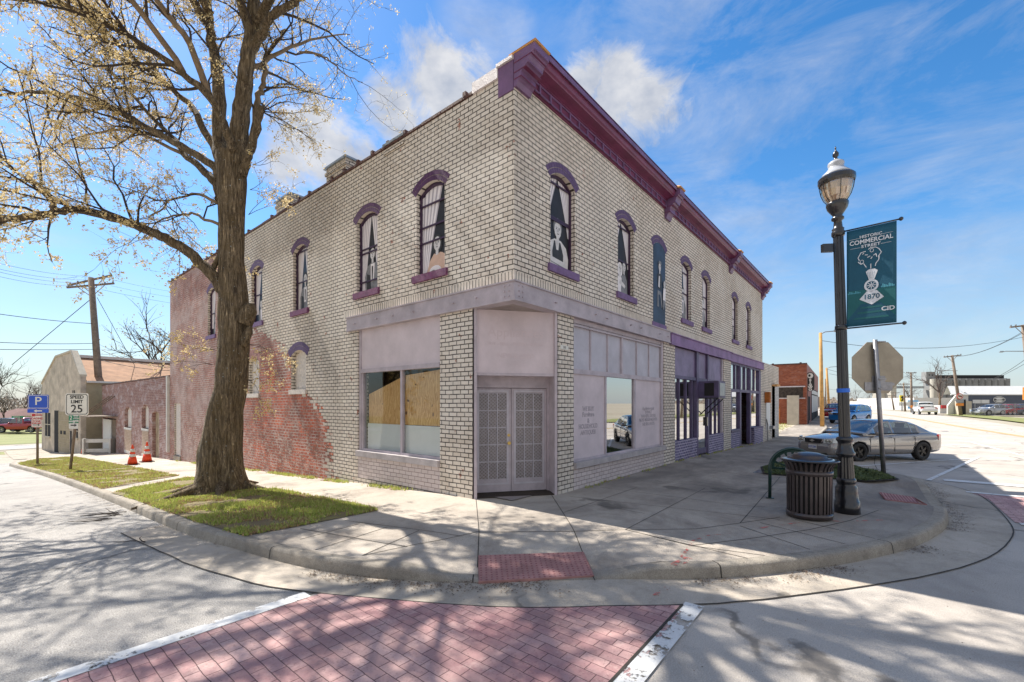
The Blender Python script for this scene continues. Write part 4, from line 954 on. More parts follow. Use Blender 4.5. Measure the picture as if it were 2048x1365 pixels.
bx('transom_panel', M['transom'], [(7.66 + .77 * q + .02, 7.66 + .77 * q + .75, Y + .085, Y + .1, 2.44, 3.37) for q in range(6)], FB); bx('transom_back', M['dark'], [(7.67, 12.27, Y + .12, Y + .14, 2.44, 3.37)], FB)
bx('panel', M['panel'], [(7.66, 9.06, Y + .075, Y + .1, .60, 2.34), (10.66, 12.28, Y + .075, Y + .1, .60, 2.34)], FB)
bx('glass', M['mirror'], [(9.12, 10.58, Y + .09, Y + .097, .60, 2.34)], FB)
for tx, z in (('WE BUY', 1.62), ('Furniture', 1.50), ('&', 1.37), ('HOUSEHOLD', 1.25), ('ANTIQUES', 1.12)): text(tx, .13, M['ghost2'], basis((8.35, Y + .0735, z), (1, 0, 0), (0, 0, 1)), FB, 'faded_lettering', bold=.006)
for tx, z in (('Appliance repair', 1.60), ('SERVICE', 1.50), ('WASHERS DRYERS', 1.40), ('MOST MAKES MODELS', 1.30), ('WE SELL PARTS', 1.19)): text(tx, .115, M['ghost2'], basis((11.5, Y + .0735, z), (1, 0, 0), (0, 0, 1)), FB, 'faded_lettering', bold=.004)
# purple shops
P1 = thing_part('storefront_window', CB, 'purple shopfront with a boxy air conditioner over its door')
bx('window_base', M['purple_brick'], [(13.255, 15.42, Y + .005, Y + .25, -.4, .60), (16.60, 18.45, Y + .005, Y + .25, -.4, .60)], P1)
bx('transom_panel', M['purpleL'], [(13.26, 18.44, Y + .07, Y + .1, 2.56, 3.43)], P1)
bx('frame', M['purple'], [(13.26, 18.44, Y + .02, Y + .12, 2.48, 2.58), (15.25, 15.45, Y + .0, Y + .14, .6, 3.43), (16.42, 16.6, Y + .0, Y + .14, 0, 3.43), (15.30, 15.42, Y + .0, Y + .14, 0, .6)] +
   [(q - .025, q + .025, Y + .04, Y + .12, .60, 2.48) for q in (13.75, 14.38, 14.92, 17.05, 17.6, 18.1)], P1)
bx('post', M['beam'], [(18.30, 18.449, Y + .03, Y + .2, .6, 3.43)], P1)
bx('glass', M['mirror'], [(13.26, 15.25, Y + .085, Y + .09, .60, 2.48), (16.60, 18.30, Y + .085, Y + .09, .60, 2.48)], P1)
bx('door', M['purple'], [(15.42, 15.50, Y + .03, Y + .08, .02, 2.48), (16.34, 16.42, Y + .03, Y + .08, .02, 2.48), (15.5, 16.34, Y + .03, Y + .08, .02, .2), (15.5, 16.34, Y + .03, Y + .08, 2.4, 2.48)], P1)
bx('door_glass', M['mirror'], [(15.50, 16.34, Y + .05, Y + .055, .2, 2.4)], P1); bx('door_handle', M['black'], [(16.30, 16.40, Y - .02, Y + .03, .95, 1.25)], P1)
AC = bx('air_conditioner', M['purple'], [(15.45, 16.25, Y - .62, Y + .02, 1.92, 2.46)], P1)
bx('vent_grille', M['galv'], [(15.55, 16.15, Y - .635, Y - .622, 1.98, 2.40)], AC); bx('side_grille', M['dark'], [(15.44, 15.449, Y - .48, Y - .18, 1.98, 2.40)], AC)
b = MB(); [b.tube([(x, Y - .58, 1.90), (x, Y - .02, 1.35)], .018, 6) for x in (15.5, 16.2)]; b.box(15.42, 16.28, Y - .63, Y, 1.885, 1.915); b.build('bracket', M['black'], AC)
P2 = thing_part('storefront_window', CB, 'far purple shopfront with a recessed door and tall transoms')
bx('window_base', M['purple_brick'], [(19.505, 21.0, Y + .005, Y + .25, -.4, .55), (23.2, 25.115, Y - .10, Y + .2, -.4, .52)], P2)
bx('frame', M['purple'], [(19.505, 25.12, Y + .02, Y + .14, 3.33, 3.43), (19.505, 21.2, Y + .01, Y + .14, 2.20, 2.32), (21.2, 23.0, Y + .01, Y + .14, 2.20, 2.32), (23.0, 25.12, Y + .01, Y + .14, 2.20, 2.32), (20.95, 21.2, Y, Y + .15, -.1, 3.33), (22.8, 23.05, Y, Y + .15, -.1, 3.33), (24.75, 25.118, Y + .0, Y + .2, .52, 3.33), (19.505, 19.75, Y + .03, Y + .13, .55, 2.2), (19.505, 21, Y - .03, Y + .2, .55, .64), (23.05, 25.1, Y - .12, Y + .2, .52, .6), (21.95, 22.05, Y + .02, Y + .12, 2.32, 3.33), (23.85, 23.92, Y + .03, Y + .12, 2.32, 3.33), (20.3, 20.36, Y + .03, Y + .12, 2.32, 3.33)], P2)
bx('glass', M['mirror'], [(19.75, 20.95, Y + .08, Y + .085, .64, 2.2), (23.05, 24.75, Y + .08, Y + .085, .6, 2.2), (19.6, 20.95, Y + .08, Y + .085, 2.32, 3.33), (21.2, 22.8, Y + .08, Y + .085, 2.32, 3.33), (23.05, 24.75, Y + .08, Y + .085, 2.32, 3.33)], P2)
bx('door', M['purpleL'], [(21.2, 22.1, Y + .5, Y + .56, -.15, 2.2), (21.2, 21.26, Y + .15, Y + .5, -.15, 2.2)], P2)

# rear annex along the side street
LA = thing('brick_annex', 'low weathered pink brick annex with blind arched windows along the side street', 'building', (XC, 25.5, 0))
lh = [(27.5, 28.85, -1.45, 1.32), (29.6, 31.05, .35, 1.66), (33.6, 35.5, .25, 1.5), (38.1, 42.6, -2.2, .72)]
wall('wall', 'x', XC + .012, 25.52, 43.0, -2.6, 2.98, lh, M['old_brick'], LA, .3, 1, spandrel([30.33, 34.55], .72, 1.5, 1.66) and (lambda b, P: (spandrel([30.325], .725, 1.45, 1.66)(b, P), spandrel([34.55], .95, 1.3, 1.5)(b, P), spandrel([28.175], .675, 1.2, 1.32)(b, P))))
b = MB(); b.box(XC + .32, 9.5, 25.53, 42.9, 2.5, 2.6); b.box(XC + .1, 9.5, 42.8, 43, -2.6, 2.9); b.build('roof', M['metal_cap'], LA)
b = MB(); y = 25.55
while y < 43: b.box(XC - .03, XC + .33, y, y + .42, 2.985, 3.03 + rnd.uniform(0, .02)); y += .46
b.build('coping', M['coping'], LA)
for a, e, z0, z1 in ((29.6, 31.05, .35, 1.66), (33.6, 35.5, .25, 1.5)):
    w = thing_part('window', LA); bx('render_infill', M['stucco'], [(XC + .17, XC + .2, a, e, z0, z1)], w); bx('sill', M['offwhite'], [(XC - .02, XC + .16, a - .05, e + .05, z0 - .1, z0)], w)
    bx('brick_infill', M['infill'], [(XC + .003, XC + .011, a + .03, e - .03, z0 - 1.35, z0 - .1)], w); bx('lower_sill', M['offwhite'], [(XC - .01, XC + .01, a, e, z0 - 1.5, z0 - 1.35)], w)
d = thing_part('door', LA, 'narrow weathered plank door'); b = MB()
for q in range(5): b.box(XC + .15 + .01 * (q % 2), XC + .2, 27.52 + q * .265, 27.77 + q * .265, -1.4, 1.3)
b.build('door_leaf', M['infill'] if 0 else simple('bare plank wood', (.40, .31, .21), .85, 0, .35, 4, .5), d)
d = thing_part('door', LA, 'white door standing ajar under a rusty canopy'); bx('doorway', M['dark'], [(XC + .25, XC + .29, 38.1, 42.6, -2.1, .7)], d); bx('door_leaf', M['board'], [(XC - .05, XC + .02, 39.4, 42.3, -1.95, .62)], d); bx('door_edge', M['pole'], [(XC + .03, XC + .08, 38.25, 39.4, -2.0, .65)], d)
b = MB(); b.box(XC - 1.3, XC, 37.6, 43.0, .84, .90); [b.tube([(XC - 1.2, y, .9), (XC, y + -1.2, 2.2)], .03, 5) for y in (39.5, 40.5, 41.5)]; b.build('canopy', M['pole'], LA)
b = MB(); b.box(XC - .09, XC + .01, 25.62, 25.82, -.55, 3.0); tag(b.build('downpipe', M['offwhite'], LA))
# right annex
RA = thing('white_brick_annex', 'one storey white painted brick annex with an electrical meter beyond the purple shop', 'building', (25.6, YC, 0))
wall('front_wall', 'y', YC + .02, 25.52, 30.1, -.6, 3.82, [(28.1, 28.9, -.5, 2.7)], M['wall'], RA, .3)
b = MB(); b.box(28.9, 30.1, YC + .01, YC + .8, -.6, 2.75); b.build('pillar', M['grey_brick'], RA)
bx('side_wall', M['grey_brick'], [(29.8, 30.098, YC + .82, 15, -.6, 3.8)], RA); bx('roof', M['metal_cap'], [(25.6, 29.79, YC + .33, 15, 3.4, 3.5)], RA)
bx('door', M['dark'], [(28.1, 28.9, YC + .3, YC + .34, -.5, 2.7)], RA); bx('canopy', M['wood_cap'], [(28.0, 28.9, YC - .25, YC + .0, 2.66, 2.76)], RA)
bx('electric_meter', M['rust'], [(26.1, 26.4, YC - .22, YC + .01, 1.75, 2.3)], RA); bx('pale_door', M['board'], [(26.4, 27.4, YC - .015, YC + .01, .3, 2.2)], RA)
b = MB(); b.tube([(26.5, YC - .06, -.25), (26.5, YC - .06, .6), (26.2, YC - .06, .9)], .03, 6); b.box(27.2, 27.9, YC - .2, YC, .35, .5); b.build('conduit', M['galv'], RA)
# ---------------------------------------------------------------- street furniture
LX, LY = 8.9, .47
def lamp_z(py): return 1.75 + (806 - py) * 7.08 / 895
lamp = thing('street_lamp', 'black fluted cast iron street lamp with an amber acorn globe on the corner', 'street lamp', (LX, LY, -.01))
LV = Matrix.Translation((LX, LY, 0)) @ Matrix.Rotation(-.032, 4, Vector((c_, s_, 0))) # leans a little to the left
kf = .0063 / 2
def prf(rows): return [(w * kf * 2 * .5, lamp_z(y)) for y, w in rows]
b = MB(LV); b.lathe(prf([(1035, 56), (1003, 54), (1002, 50), (985, 48), (975, 46), (972, 40), (968, 38), (965, 42), (960, 42), (957, 36)]), 28); b.build('base', M['black'], lamp, True)
b = MB(LV); b.lathe(prf([(957, 36), (930, 33), (915, 31.5)]), 32, flute=.08); b.build('fluted_base', M['black'], lamp)
b = MB(LV); b.lathe(prf([(915, 31), (911, 41), (906, 42), (903, 36), (893, 31), (888, 30), (884, 31), (881, 37), (877, 37), (874, 29)]), 28); b.build('collar', M['black'], lamp, True)
b = MB(LV); b.lathe(prf([(874, 25), (470, 22)]), 32, flute=.09); b.build('shaft', M['black'], lamp)
b = MB(LV); b.lathe(prf([(660, 23), (657, 27), (652, 27), (649, 23)]), 24); b.build('ring', M['black'], lamp, True); b = MB(LV); b.lathe(prf([(472, 23), (468, 29), (462, 29), (459, 24), (456, 27), (453, 20), (440, 17), (437, 27), (433, 27), (430, 19), (424, 28), (415, 43), (408, 48), (404, 48), (401, 42)]), 28); b.build('capital', M['black'], lamp, True)
b = MB(LV); b.tube([(0, 0, lamp_z(785)), (0, 0, lamp_z(777))], .088, 20); b.box(.06, .10, -.03, .03, lamp_z(782), lamp_z(772)); b.build('tape', M['tape'], lamp)
gp = prf([(402, 40), (392, 56), (380, 66), (368, 71), (360, 72), (357, 70)])
b = MB(LV); b.lathe(gp, 40, flute=.02); gl_ = b.build('globe', M['globe'], lamp)
b = MB(LV); b.lathe([(r * .88, z) for r, z in gp], 40, flute=.05); b.build('refractor', M['globein'], gl_)
b = MB(LV); b.lathe(prf([(365, 76), (360, 80), (353, 80), (350, 74)]), 32)
for kq in range(6):
    a = kq * math.pi / 3 + .3
    pts = [(r * 1.06 * math.cos(a), r * 1.06 * math.sin(a), z) for r, z in gp]; b.tube([LVp for LVp in pts], .006, 5)
b.build('cage', M['black'], lamp)
b = MB(LV); b.lathe(prf([(351, 72), (344, 60), (338, 44), (333, 34), (330, 33), (326, 36), (322, 34), (318, 20), (316, 12)]), 28); b.build('lamp_cap', M['globe_top'], lamp, True)
b = MB(LV); b.lathe(prf([(317, 12), (314, 9), (312, 6), (309, 13), (304, 14), (300, 8), (297, 3), (292, 4), (289, 1)]), 14); b.build('finial', M['black'], lamp, True)
b = MB(LV); aw = Vector((-.62, .78, 0)); b.prism([(aw.x * .06, aw.y * .06, lamp_z(500)), (aw.x * .24, aw.y * .24, lamp_z(500)), (aw.x * .24, aw.y * .24, lamp_z(484)), (aw.x * .06, aw.y * .06, lamp_z(484))], (.05, .04, 0)); b.build('photocell_box', M['black'], lamp)
# banner
ban = thing('street_banner', 'teal fabric banner hung from two arms of the street lamp', 'banner', (LX, LY, 2.5))
arm = Vector((-.10, -.995, 0)).normalized(); o0 = LV @ Vector((0, 0, 4.48)); zt = lamp_z(463); zb = lamp_z(657)
top0 = LV @ Vector((0, 0, zt)); bot0 = LV @ Vector((0, 0, zb))
for (q, nm) in ((top0, 'arm'), (bot0, 'arm')):
    b = MB(); b.tube([q + arm * .08, q + arm * .74], .012, 8); b.lathe([(.005, -.03), (.022, -.02), (.03, 0), (.022, .02), (.005, .03)], 10, 0, q + arm * .76); b.build('arm', M['black'], ban, True)
bw_, bh_ = .60, zt - zb - .03
BM = basis(top0 + arm * .11 - Vector((0, 0, .015)), arm, (0, 0, 1))          # x along arm, y up (0 .. -bh)
if (BM.to_3x3() @ Vector((0, 0, 1))).dot(Vector((-1, -.6, 0))) < 0: pass
b = MB(BM); n = 14
def bz(u, v): return 0
vs = [(bw_ * i / n, -bh_ * j / n, bz(i / n, j / n)) for j in range(n + 1) for i in range(n + 1)]
b.add(vs, [(j * (n + 1) + i, (j + 1) * (n + 1) + i, (j + 1) * (n + 1) + i + 1, j * (n + 1) + i + 1) for j in range(n) for i in range(n)]); o = b.build('cloth', M['teal'], ban, True)
md = o.modifiers.new('s', 'SOLIDIFY'); md.thickness = .004; md.offset = -1
b = MB(BM); sgn = 1
def bp(pts, mi): b.add([(x * bw_, -y * bh_, bz(x, y) + .003 + .0012 * mi) for x, y in pts], [tuple(range(len(pts)))[::-1]], mi)
bp([(.02, 1 - .37), (.98, .64), (.98, .93), (.02, .93)], 0)
bp([(.30, .78), (.70, .78), (.98, .93), (.02, .93)], 1)
for y, x0, x1 in ((.81, .30, .72), (.86, .24, .78), (.915, .17, .84)): bp([(x0, y), (x1, y), (x1 + .02, y + .018), (x0 - .02, y + .018)], 2)
for i in range(9): h_ = .012 + .02 * ((i * 7) % 4) / 4; bp([(.03 + i * .03, .665), (.05 + i * .03, .665), (.05 + i * .03, .665 - h_), (.03 + i * .03, .665 - h_)], 3); bp([(.70 + i * .03, .635), (.72 + i * .03, .635), (.72 + i * .03, .635 - h_ * 1.3), (.70 + i * .03, .635 - h_ * 1.3)], 3)
def wl(p, q, w=.008): 
    a = Vector((p[0] * bw_, p[1] * bh_)); e = Vector((q[0] * bw_, q[1] * bh_)); d = (e - a).normalized(); nn = Vector((-d.y, d.x)) * w * .5
    bp([((a + nn).x / bw_, (a + nn).y / bh_), ((e + nn).x / bw_, (e + nn).y / bh_), ((e - nn).x / bw_, (e - nn).y / bh_), ((a - nn).x / bw_, (a - nn).y / bh_)], 4)
wl((.06, .10), (.27, .10), .004); wl((.73, .10), (.93, .10), .004); wl((.08, .195), (.29, .195), .004); wl((.70, .195), (.90, .195), .004)
sm_ = [(.40, .245), (.30, .25), (.24, .30), (.27, .33)], [(.24, .34), (.30, .37), (.36, .36)], [(.36, .37), (.41, .41)], [(.45, .23), (.50, .215), (.60, .22), (.66, .24), (.71, .28), (.66, .31)], [(.66, .31), (.66, .35), (.60, .385), (.59, .41)], [(.50, .38), (.50, .43)], [(.55, .30), (.60, .285), (.62, .32)], [(.38, .28), (.44, .285)], [(.43, .31), (.49, .30)], [(.50, .33), (.53, .31)], [(.33, .27), (.36, .26)]
for ln in sm_:
    for p, q in zip(ln, ln[1:]): wl(p, q, .011)
for cx, cy in ((.52, .245), (.32, .345)):
    q = disc(cx, cy, .035, .018, 10)
    for a, e in zip(q, q[1:] + q[:1]): wl(a, e, .007)
bp([(.40, .455), (.46, .435), (.58, .435), (.64, .455), (.57, .54), (.46, .54)], 4)
bp([(x, y) for x, y, _ in disc(.51, .60, .145, .062, 20)], 4); bp([(.42, .655), (.62, .655), (.76, .73), (.52, .795), (.27, .73)], 4)
for k2 in range(5): bp([(.425 + .037 * k2, .462), (.43 + .037 * k2, .462), (.455 + .024 * k2, .53), (.45 + .024 * k2, .53)], 5)
bp([(x, y) for x, y, _ in disc(.51, .60, .10, .042, 16)], 5)
b2 = b
for k2 in range(8):
    a = k2 * .785; b.add([(.51 * bw_ + q * .055 * math.cos(a + w), -(.60 * bh_ + q * .055 * math.sin(a + w)), .012) for q, w in ((.15, -.7), (1, -.09), (1, .09), (.15, .7))], [(0, 1, 2, 3)[::-1]], 4)
o = b.build('emblem', [M['tealL'], M['teal'], M['tealL'], M['tealB'], M['bwhite'], M['teal']], ban)
def bt(s, size, x, y, xs=1, m=M['bwhite'], bold=.0012): text(s, size, m, BM @ Matrix.Translation((x * bw_, -y * bh_, .013)), ban, 'lettering', xs, bold=bold)
bt('HISTORIC', .062, .50, .092, 1.0); bt('COMMERCIAL', .092, .50, .142, .90, bold=.0018); bt('STREET', .062, .50, .192, 1.15); bt('1870', .105, .515, .715, .95, M['teal'], .001); bt('CID', .085, .84, .852, 1.1, bold=.002)

# trash can
tc = thing('litter_bin', 'dark bronze slatted litter bin with domed lid beside the lamp post', 'litter bin', (8.18, .90, 0))
def slat(b, a, w, prof):
    for (r0, z0), (r1, z1) in zip(prof, prof[1:]):
        q = [(r * math.cos(a + sg * w / r), r * math.sin(a + sg * w / r), z) for r, z, sg in ((r0, z0, -1), (r0, z0, 1), (r1, z1, 1), (r1, z1, -1))]
        q2 = [(x * .97, y * .97, z) for x, y, z in q]; b.add(q + q2, [(0, 1, 2, 3), (7, 6, 5, 4), (0, 4, 5, 1), (2, 6, 7, 3), (1, 5, 6, 2), (0, 3, 7, 4)])
b = MB()
for i in range(30):
    wd = .026 if i % 6 == 0 else .0155
    slat(b, i * 2 * math.pi / 30, wd, [(.292, .06), (.296, .30), (.298, .70), (.302, .745), (.315, .79), (.345, .84), (.372, .868)])
b.build('slats', M['brown'], tc, False, True)
b = MB(); b.lathe([(.25, .02), (.305, .02), (.309, .095), (.25, .095)], 40); b.build('band', M['brown'], tc, True, True); b = MB(); b.lathe([(.27, .655), (.309, .66), (.311, .73), (.27, .73)], 40); b.build('band', M['brown'], tc, True, True)
b = MB(); b.lathe([(.30, .885), (.34, .872), (.375, .862), (.39, .872), (.388, .886), (.36, .892), (.30, .90)], 44); b.build('rim', M['black'], tc, True, True)
b = MB(); b.lathe([(.25, .09), (.272, .12), (.275, .82), (.26, .84)], 30); b.build('liner', M['dark'], tc, True, True)
b = MB(); b.lathe([(.30, .892), (.295, .905), (.235, .91), (.23, .94), (.20, .962), (.13, .985), (.06, .995), (.005, .998)], 40); b.build('lid', M['brown'], tc, True, True)

# bike rack: half wheel on two posts
br = thing('bike_rack', 'dark green wheel shaped bike rack half hidden behind the bin', 'bike rack', (9.34, 1.63, 0), math.radians(-72))
Rr = .36; b = MB(); pts = [(0, 0, 0), (0, 0, .56)] + [(Rr - Rr * math.cos(t * math.pi / 14), 0, .56 + Rr * math.sin(t * math.pi / 14)) for t in range(1, 14)] + [(2 * Rr, 0, .56), (2 * Rr, 0, 0)]
b.tube(pts, .028, 12); b.box(-.06, .06, -.06, .06, 0, .012); b.box(2 * Rr - .06, 2 * Rr + .06, -.06, .06, 0, .012); b.build('frame', M['green'], br, True, True)
bm2 = bmesh.new(); b = MB()
# plate with petal openings: build from radial ribs
for i in range(9):
    a = math.pi * i / 8; u = Vector((math.cos(a), 0, math.sin(a))); v = Vector((-math.sin(a), 0, math.cos(a))); c0 = Vector((Rr, 0, .56))
    w0, w1, w2 = .012, .008, .03
    p = [c0 + u * .09 - v * w0 * 2, c0 + u * .09 + v * w0 * 2, c0 + u * .22 + v * w1, c0 + u * (Rr - .01) + v * w2, c0 + u * (Rr - .01) - v * w2, c0 + u * .22 - v * w1]
    b.prism([q - Vector((0, .006, 0)) for q in p], (0, .012, 0))
hub = [(Rr + .11 * math.cos(math.pi * k / 10), -.006, .56 + .11 * math.sin(math.pi * k / 10)) for k in range(11)]; b.prism(hub, (0, .012, 0))
b.box(0.02, 2 * Rr - .02, -.006, .006, .535, .56)
outer = [(Rr + (Rr - .01) * math.cos(math.pi * k / 16), .56 + (Rr - .01) * math.sin(math.pi * k / 16)) for k in range(17)]; inn = [(Rr + (Rr - .06) * math.cos(math.pi * k / 16), .56 + (Rr - .06) * math.sin(math.pi * k / 16)) for k in range(17)]
for k2 in range(16):
    b.prism([(outer[k2][0], -.0065, outer[k2][1]), (outer[k2 + 1][0], -.0065, outer[k2 + 1][1]), (inn[k2 + 1][0], -.0065, inn[k2 + 1][1]), (inn[k2][0], -.0065, inn[k2][1])], (0, .013, 0))
b.build('spoked_plate', M['green'], br, False, True)

# stop sign, seen from behind
vd = Vector((c_, s_, 0)); rt = Vector((s_, -c_, 0))
sx, sy = GT(1768, 954); sd = sx * c_ + sy * s_
st = thing('stop_sign', 'octagonal road sign seen from its weathered back on a leaning steel post', 'road sign', (sx, sy, 0))
pt = P3(1750, 680, sd); pbs = Vector((sx, sy, -.05)); b = MB(); b.tube([pbs, pt], .048, 12); b.build('post', M['galv'], st, True)
oc = P3(1755, 736, sd + .07); R8 = .64; b = MB(basis(oc, rt, (0, 0, 1))); b.prism([(R8 * 1.03 * math.cos(math.pi / 8 + k * math.pi / 4), R8 * 1.03 * math.sin(math.pi / 8 + k * math.pi / 4), -.004) for k in range(8)], (0, 0, .008)); pn = b.build('sign_panel', M['signback'], st)
b = MB(basis(oc, rt, (0, 0, 1))); b.prism([(R8 * 1.03 * math.cos(math.pi / 8 + k * math.pi / 4), R8 * 1.03 * math.sin(math.pi / 8 + k * math.pi / 4), -.007) for k in range(8)], (0, 0, .002)); b.build('sign_face', M['signred'], pn)
b = MB(basis(oc, rt, (0, 0, 1))); b.box(.26, .40, -.42, -.36, .004, .007); b.build('sticker', M['galv'], pn)
pc = P3(1757, 769, sd + .06); b = MB(basis(pc, rt, (0, 0, 1))); b.box(-.33, .33, -.15, .05, -.004, .006); b.box(-.16, .16, .05, .20, -.004, .006); b.build('lower_plate', M['galv'], st)
b = MB(basis(pc, rt, (0, 0, 1)))
for yy in (-.10, .12, 1.0): b.box(-.09 - .02 * yy, .09 - .02 * yy, yy - .012, yy + .012, .006, .13)
b.build('bracket', M['galv'], st)

def signpost(name, label, px0, py0, top, panels, postm, dd=None, cat='road sign'):
    x, y = GT(px0, py0); d = x * c_ + y * s_; z = T(x, y)
    t = thing(name, label, cat, (x, y, z)); b = MB(); q = P3(top[0], top[1], d); b.tube([(x, y, z - .1), q], .045, 8); b.build('post', postm, t, True)
    for (xa, xb, ya, yb, m, bor, items) in panels:
        c0 = P3((xa + xb) / 2, (ya + yb) / 2, d - .07); w = (xb - xa) / F * d; h = (yb - ya) / F * d; Mx = basis(c0, rt, (0, 0, 1))
        b = MB(Mx); k2 = min(w, h) * .07; oct_ = [(-w / 2 + k2, -h / 2), (w / 2 - k2, -h / 2), (w / 2, -h / 2 + k2), (w / 2, h / 2 - k2), (w / 2 - k2, h / 2), (-w / 2 + k2, h / 2), (-w / 2, h / 2 - k2), (-w / 2, -h / 2 + k2)]
        b.prism([(p[0], p[1], -.01) for p in oct_], (0, 0, .014)); pn = b.build('sign_panel', m, t)
        if bor:
            b = MB(Mx); e = k2 * .55; i1 = [(p[0] * (1 - 2 * e / w), p[1] * (1 - 2 * e / h)) for p in oct_]; i2 = [(p[0] * (1 - 3.4 * e / w), p[1] * (1 - 3.4 * e / h)) for p in oct_]
            for k3 in range(8): b.add([(*i1[k3], .006), (*i1[(k3 + 1) % 8], .006), (*i2[(k3 + 1) % 8], .006), (*i2[k3], .006)], [(0, 1, 2, 3)])
            b.build('border', bor, pn)
        for it in items:
            if it[0] == 't': text(it[1], it[2] * h, it[5], Mx @ Matrix.Translation((it[3] * w, it[4] * h, .008)), pn, 'lettering', it[6] if len(it) > 6 else 1, bold=.005 * h)
            elif it[0] == 'p': b = MB(Mx); b.prism([(p[0] * w, p[1] * h, .006) for p in it[1]], (0, 0, .003)); b.build(it[3], it[2], pn)
    return t
SB_, SW, SR, SG = M['signblack'], M['signwhite'], M['signred'], M['signgreen']
signpost('speed_limit_sign', 'white speed limit 25 sign on a leaning rusty post in the verge', 140, 941, (157, 790),
         [(131, 177, 787, 831, SW, SB_, [('t', 'SPEED', .21, 0, .32, SB_, 1.1), ('t', 'LIMIT', .21, 0, .11, SB_, 1.1), ('t', '25', .50, 0, -.22, SB_, 1.12)]),
          (138, 157, 831, 858, M['offwhite'], None, [('p', [(-.5, .1), (-.05, .1), (-.05, .5), (-.5, .5)], SG, 'green_square'), ('t', '2', .40, -.27, .3, SW), ('t', 'HOUR', .2, .22, .36, SG), ('t', 'PARKING', .15, .22, .18, SG), ('t', '8AM - 5PM', .16, 0, -.04, SG), ('p', [(-.3, -.28), (.1, -.28), (.1, -.36), (.32, -.24), (.1, -.12), (.1, -.2), (-.3, -.2)], SB_, 'arrow')])], M['pole'])
signpost('parking_sign', 'blue parking sign with an arrow above a red lettered loading zone plate', 75, 929, (75, 800),
         [(56, 97, 790, 818, M['signblue'], SW, [('t', 'P', .82, 0, .03, SW, 1.25)]), (55, 97, 818.5, 826, M['signblue'], None, [('p', [(-.2, 0), (-.06, .38), (-.06, .14), (.2, .14), (.2, -.14), (-.06, -.14), (-.06, -.38)], SW, 'arrow')]),
          (63, 83.5, 827, 855, SW, SR, [('p', [(-.45, .27), (-.15, .27), (-.15, .45), (-.45, .45)], SR, 'red_square'), ('t', 'PARKING', .15, .14, .36, SR), ('t', 'LOADING', .2, 0, .12, SR, 1.05), ('t', 'ZONE', .2, 0, -.08, SR, 1.05), ('t', '30 MIN LIMIT', .11, 0, -.22, SR), ('p', [(-.35, -.36), (.15, -.36), (.15, -.41), (.36, -.335), (.15, -.26), (.15, -.31), (-.35, -.31)], SB_, 'arrow')])], M['pole'])

def cone(px, py, h, label, rust=0):
    x, y = GT(px, py); z = T(x, y); t = thing('traffic_cone', label, 'traffic cone', (x, y, z), 0, 'orange traffic cones by the annex')
    k = h / .9; b = MB(); b.box(-.24 * k, .24 * k, -.24 * k, .24 * k, 0, .04 * k); b.build('base', M['black'], t, False, True)
    pr = lambda zs: [( (.19 - .16 * (zz)) * k, (.04 + .86 * zz) * k) for zz in zs]
    b = MB(); b.lathe(pr([0, .38]), 18); b.lathe(pr([.52, .64]), 18); b.lathe(pr([.80, 1.0]) + [(.0, .92 * k)], 18); b.build('cone_body', M['cone'], t, True, True)
    b = MB(); b.lathe(pr([.38, .52]), 18); b.lathe(pr([.64, .80]), 18); b.build('band', M['cone_band'], t, True, True)
cone(265, 930, .82, 'orange traffic cone, left one of the pair in front of the annex windows'); cone(294, 924.5, .88, 'orange traffic cone, right one of the pair next to the plank door'); cone(169, 908, .85, 'orange traffic cone alone by the white barricade at the garage')
def MB_b(bk, q):
    b = MB(); b.box(q, q + .1, -.2, .2, 0, .98); return b.build('leg', M['offwhite'], bk, False, True)
x, y = GT(190, 908); z = T(x, y); bk = thing('barricade', 'low white plastic barricade between the garage and the annex', 'barrier', (x, y, z), -.7)
b = MB(); b.box(-.5, .9, -.06, .06, .72, .95); b.build('rail', M['offwhite'], bk, False, True); b = MB(); b.box(-.5, .9, -.05, .05, .1, .32); b.build('rail', M['offwhite'], bk, False, True); [MB_b(bk, q) for q in (-.6, .9)]

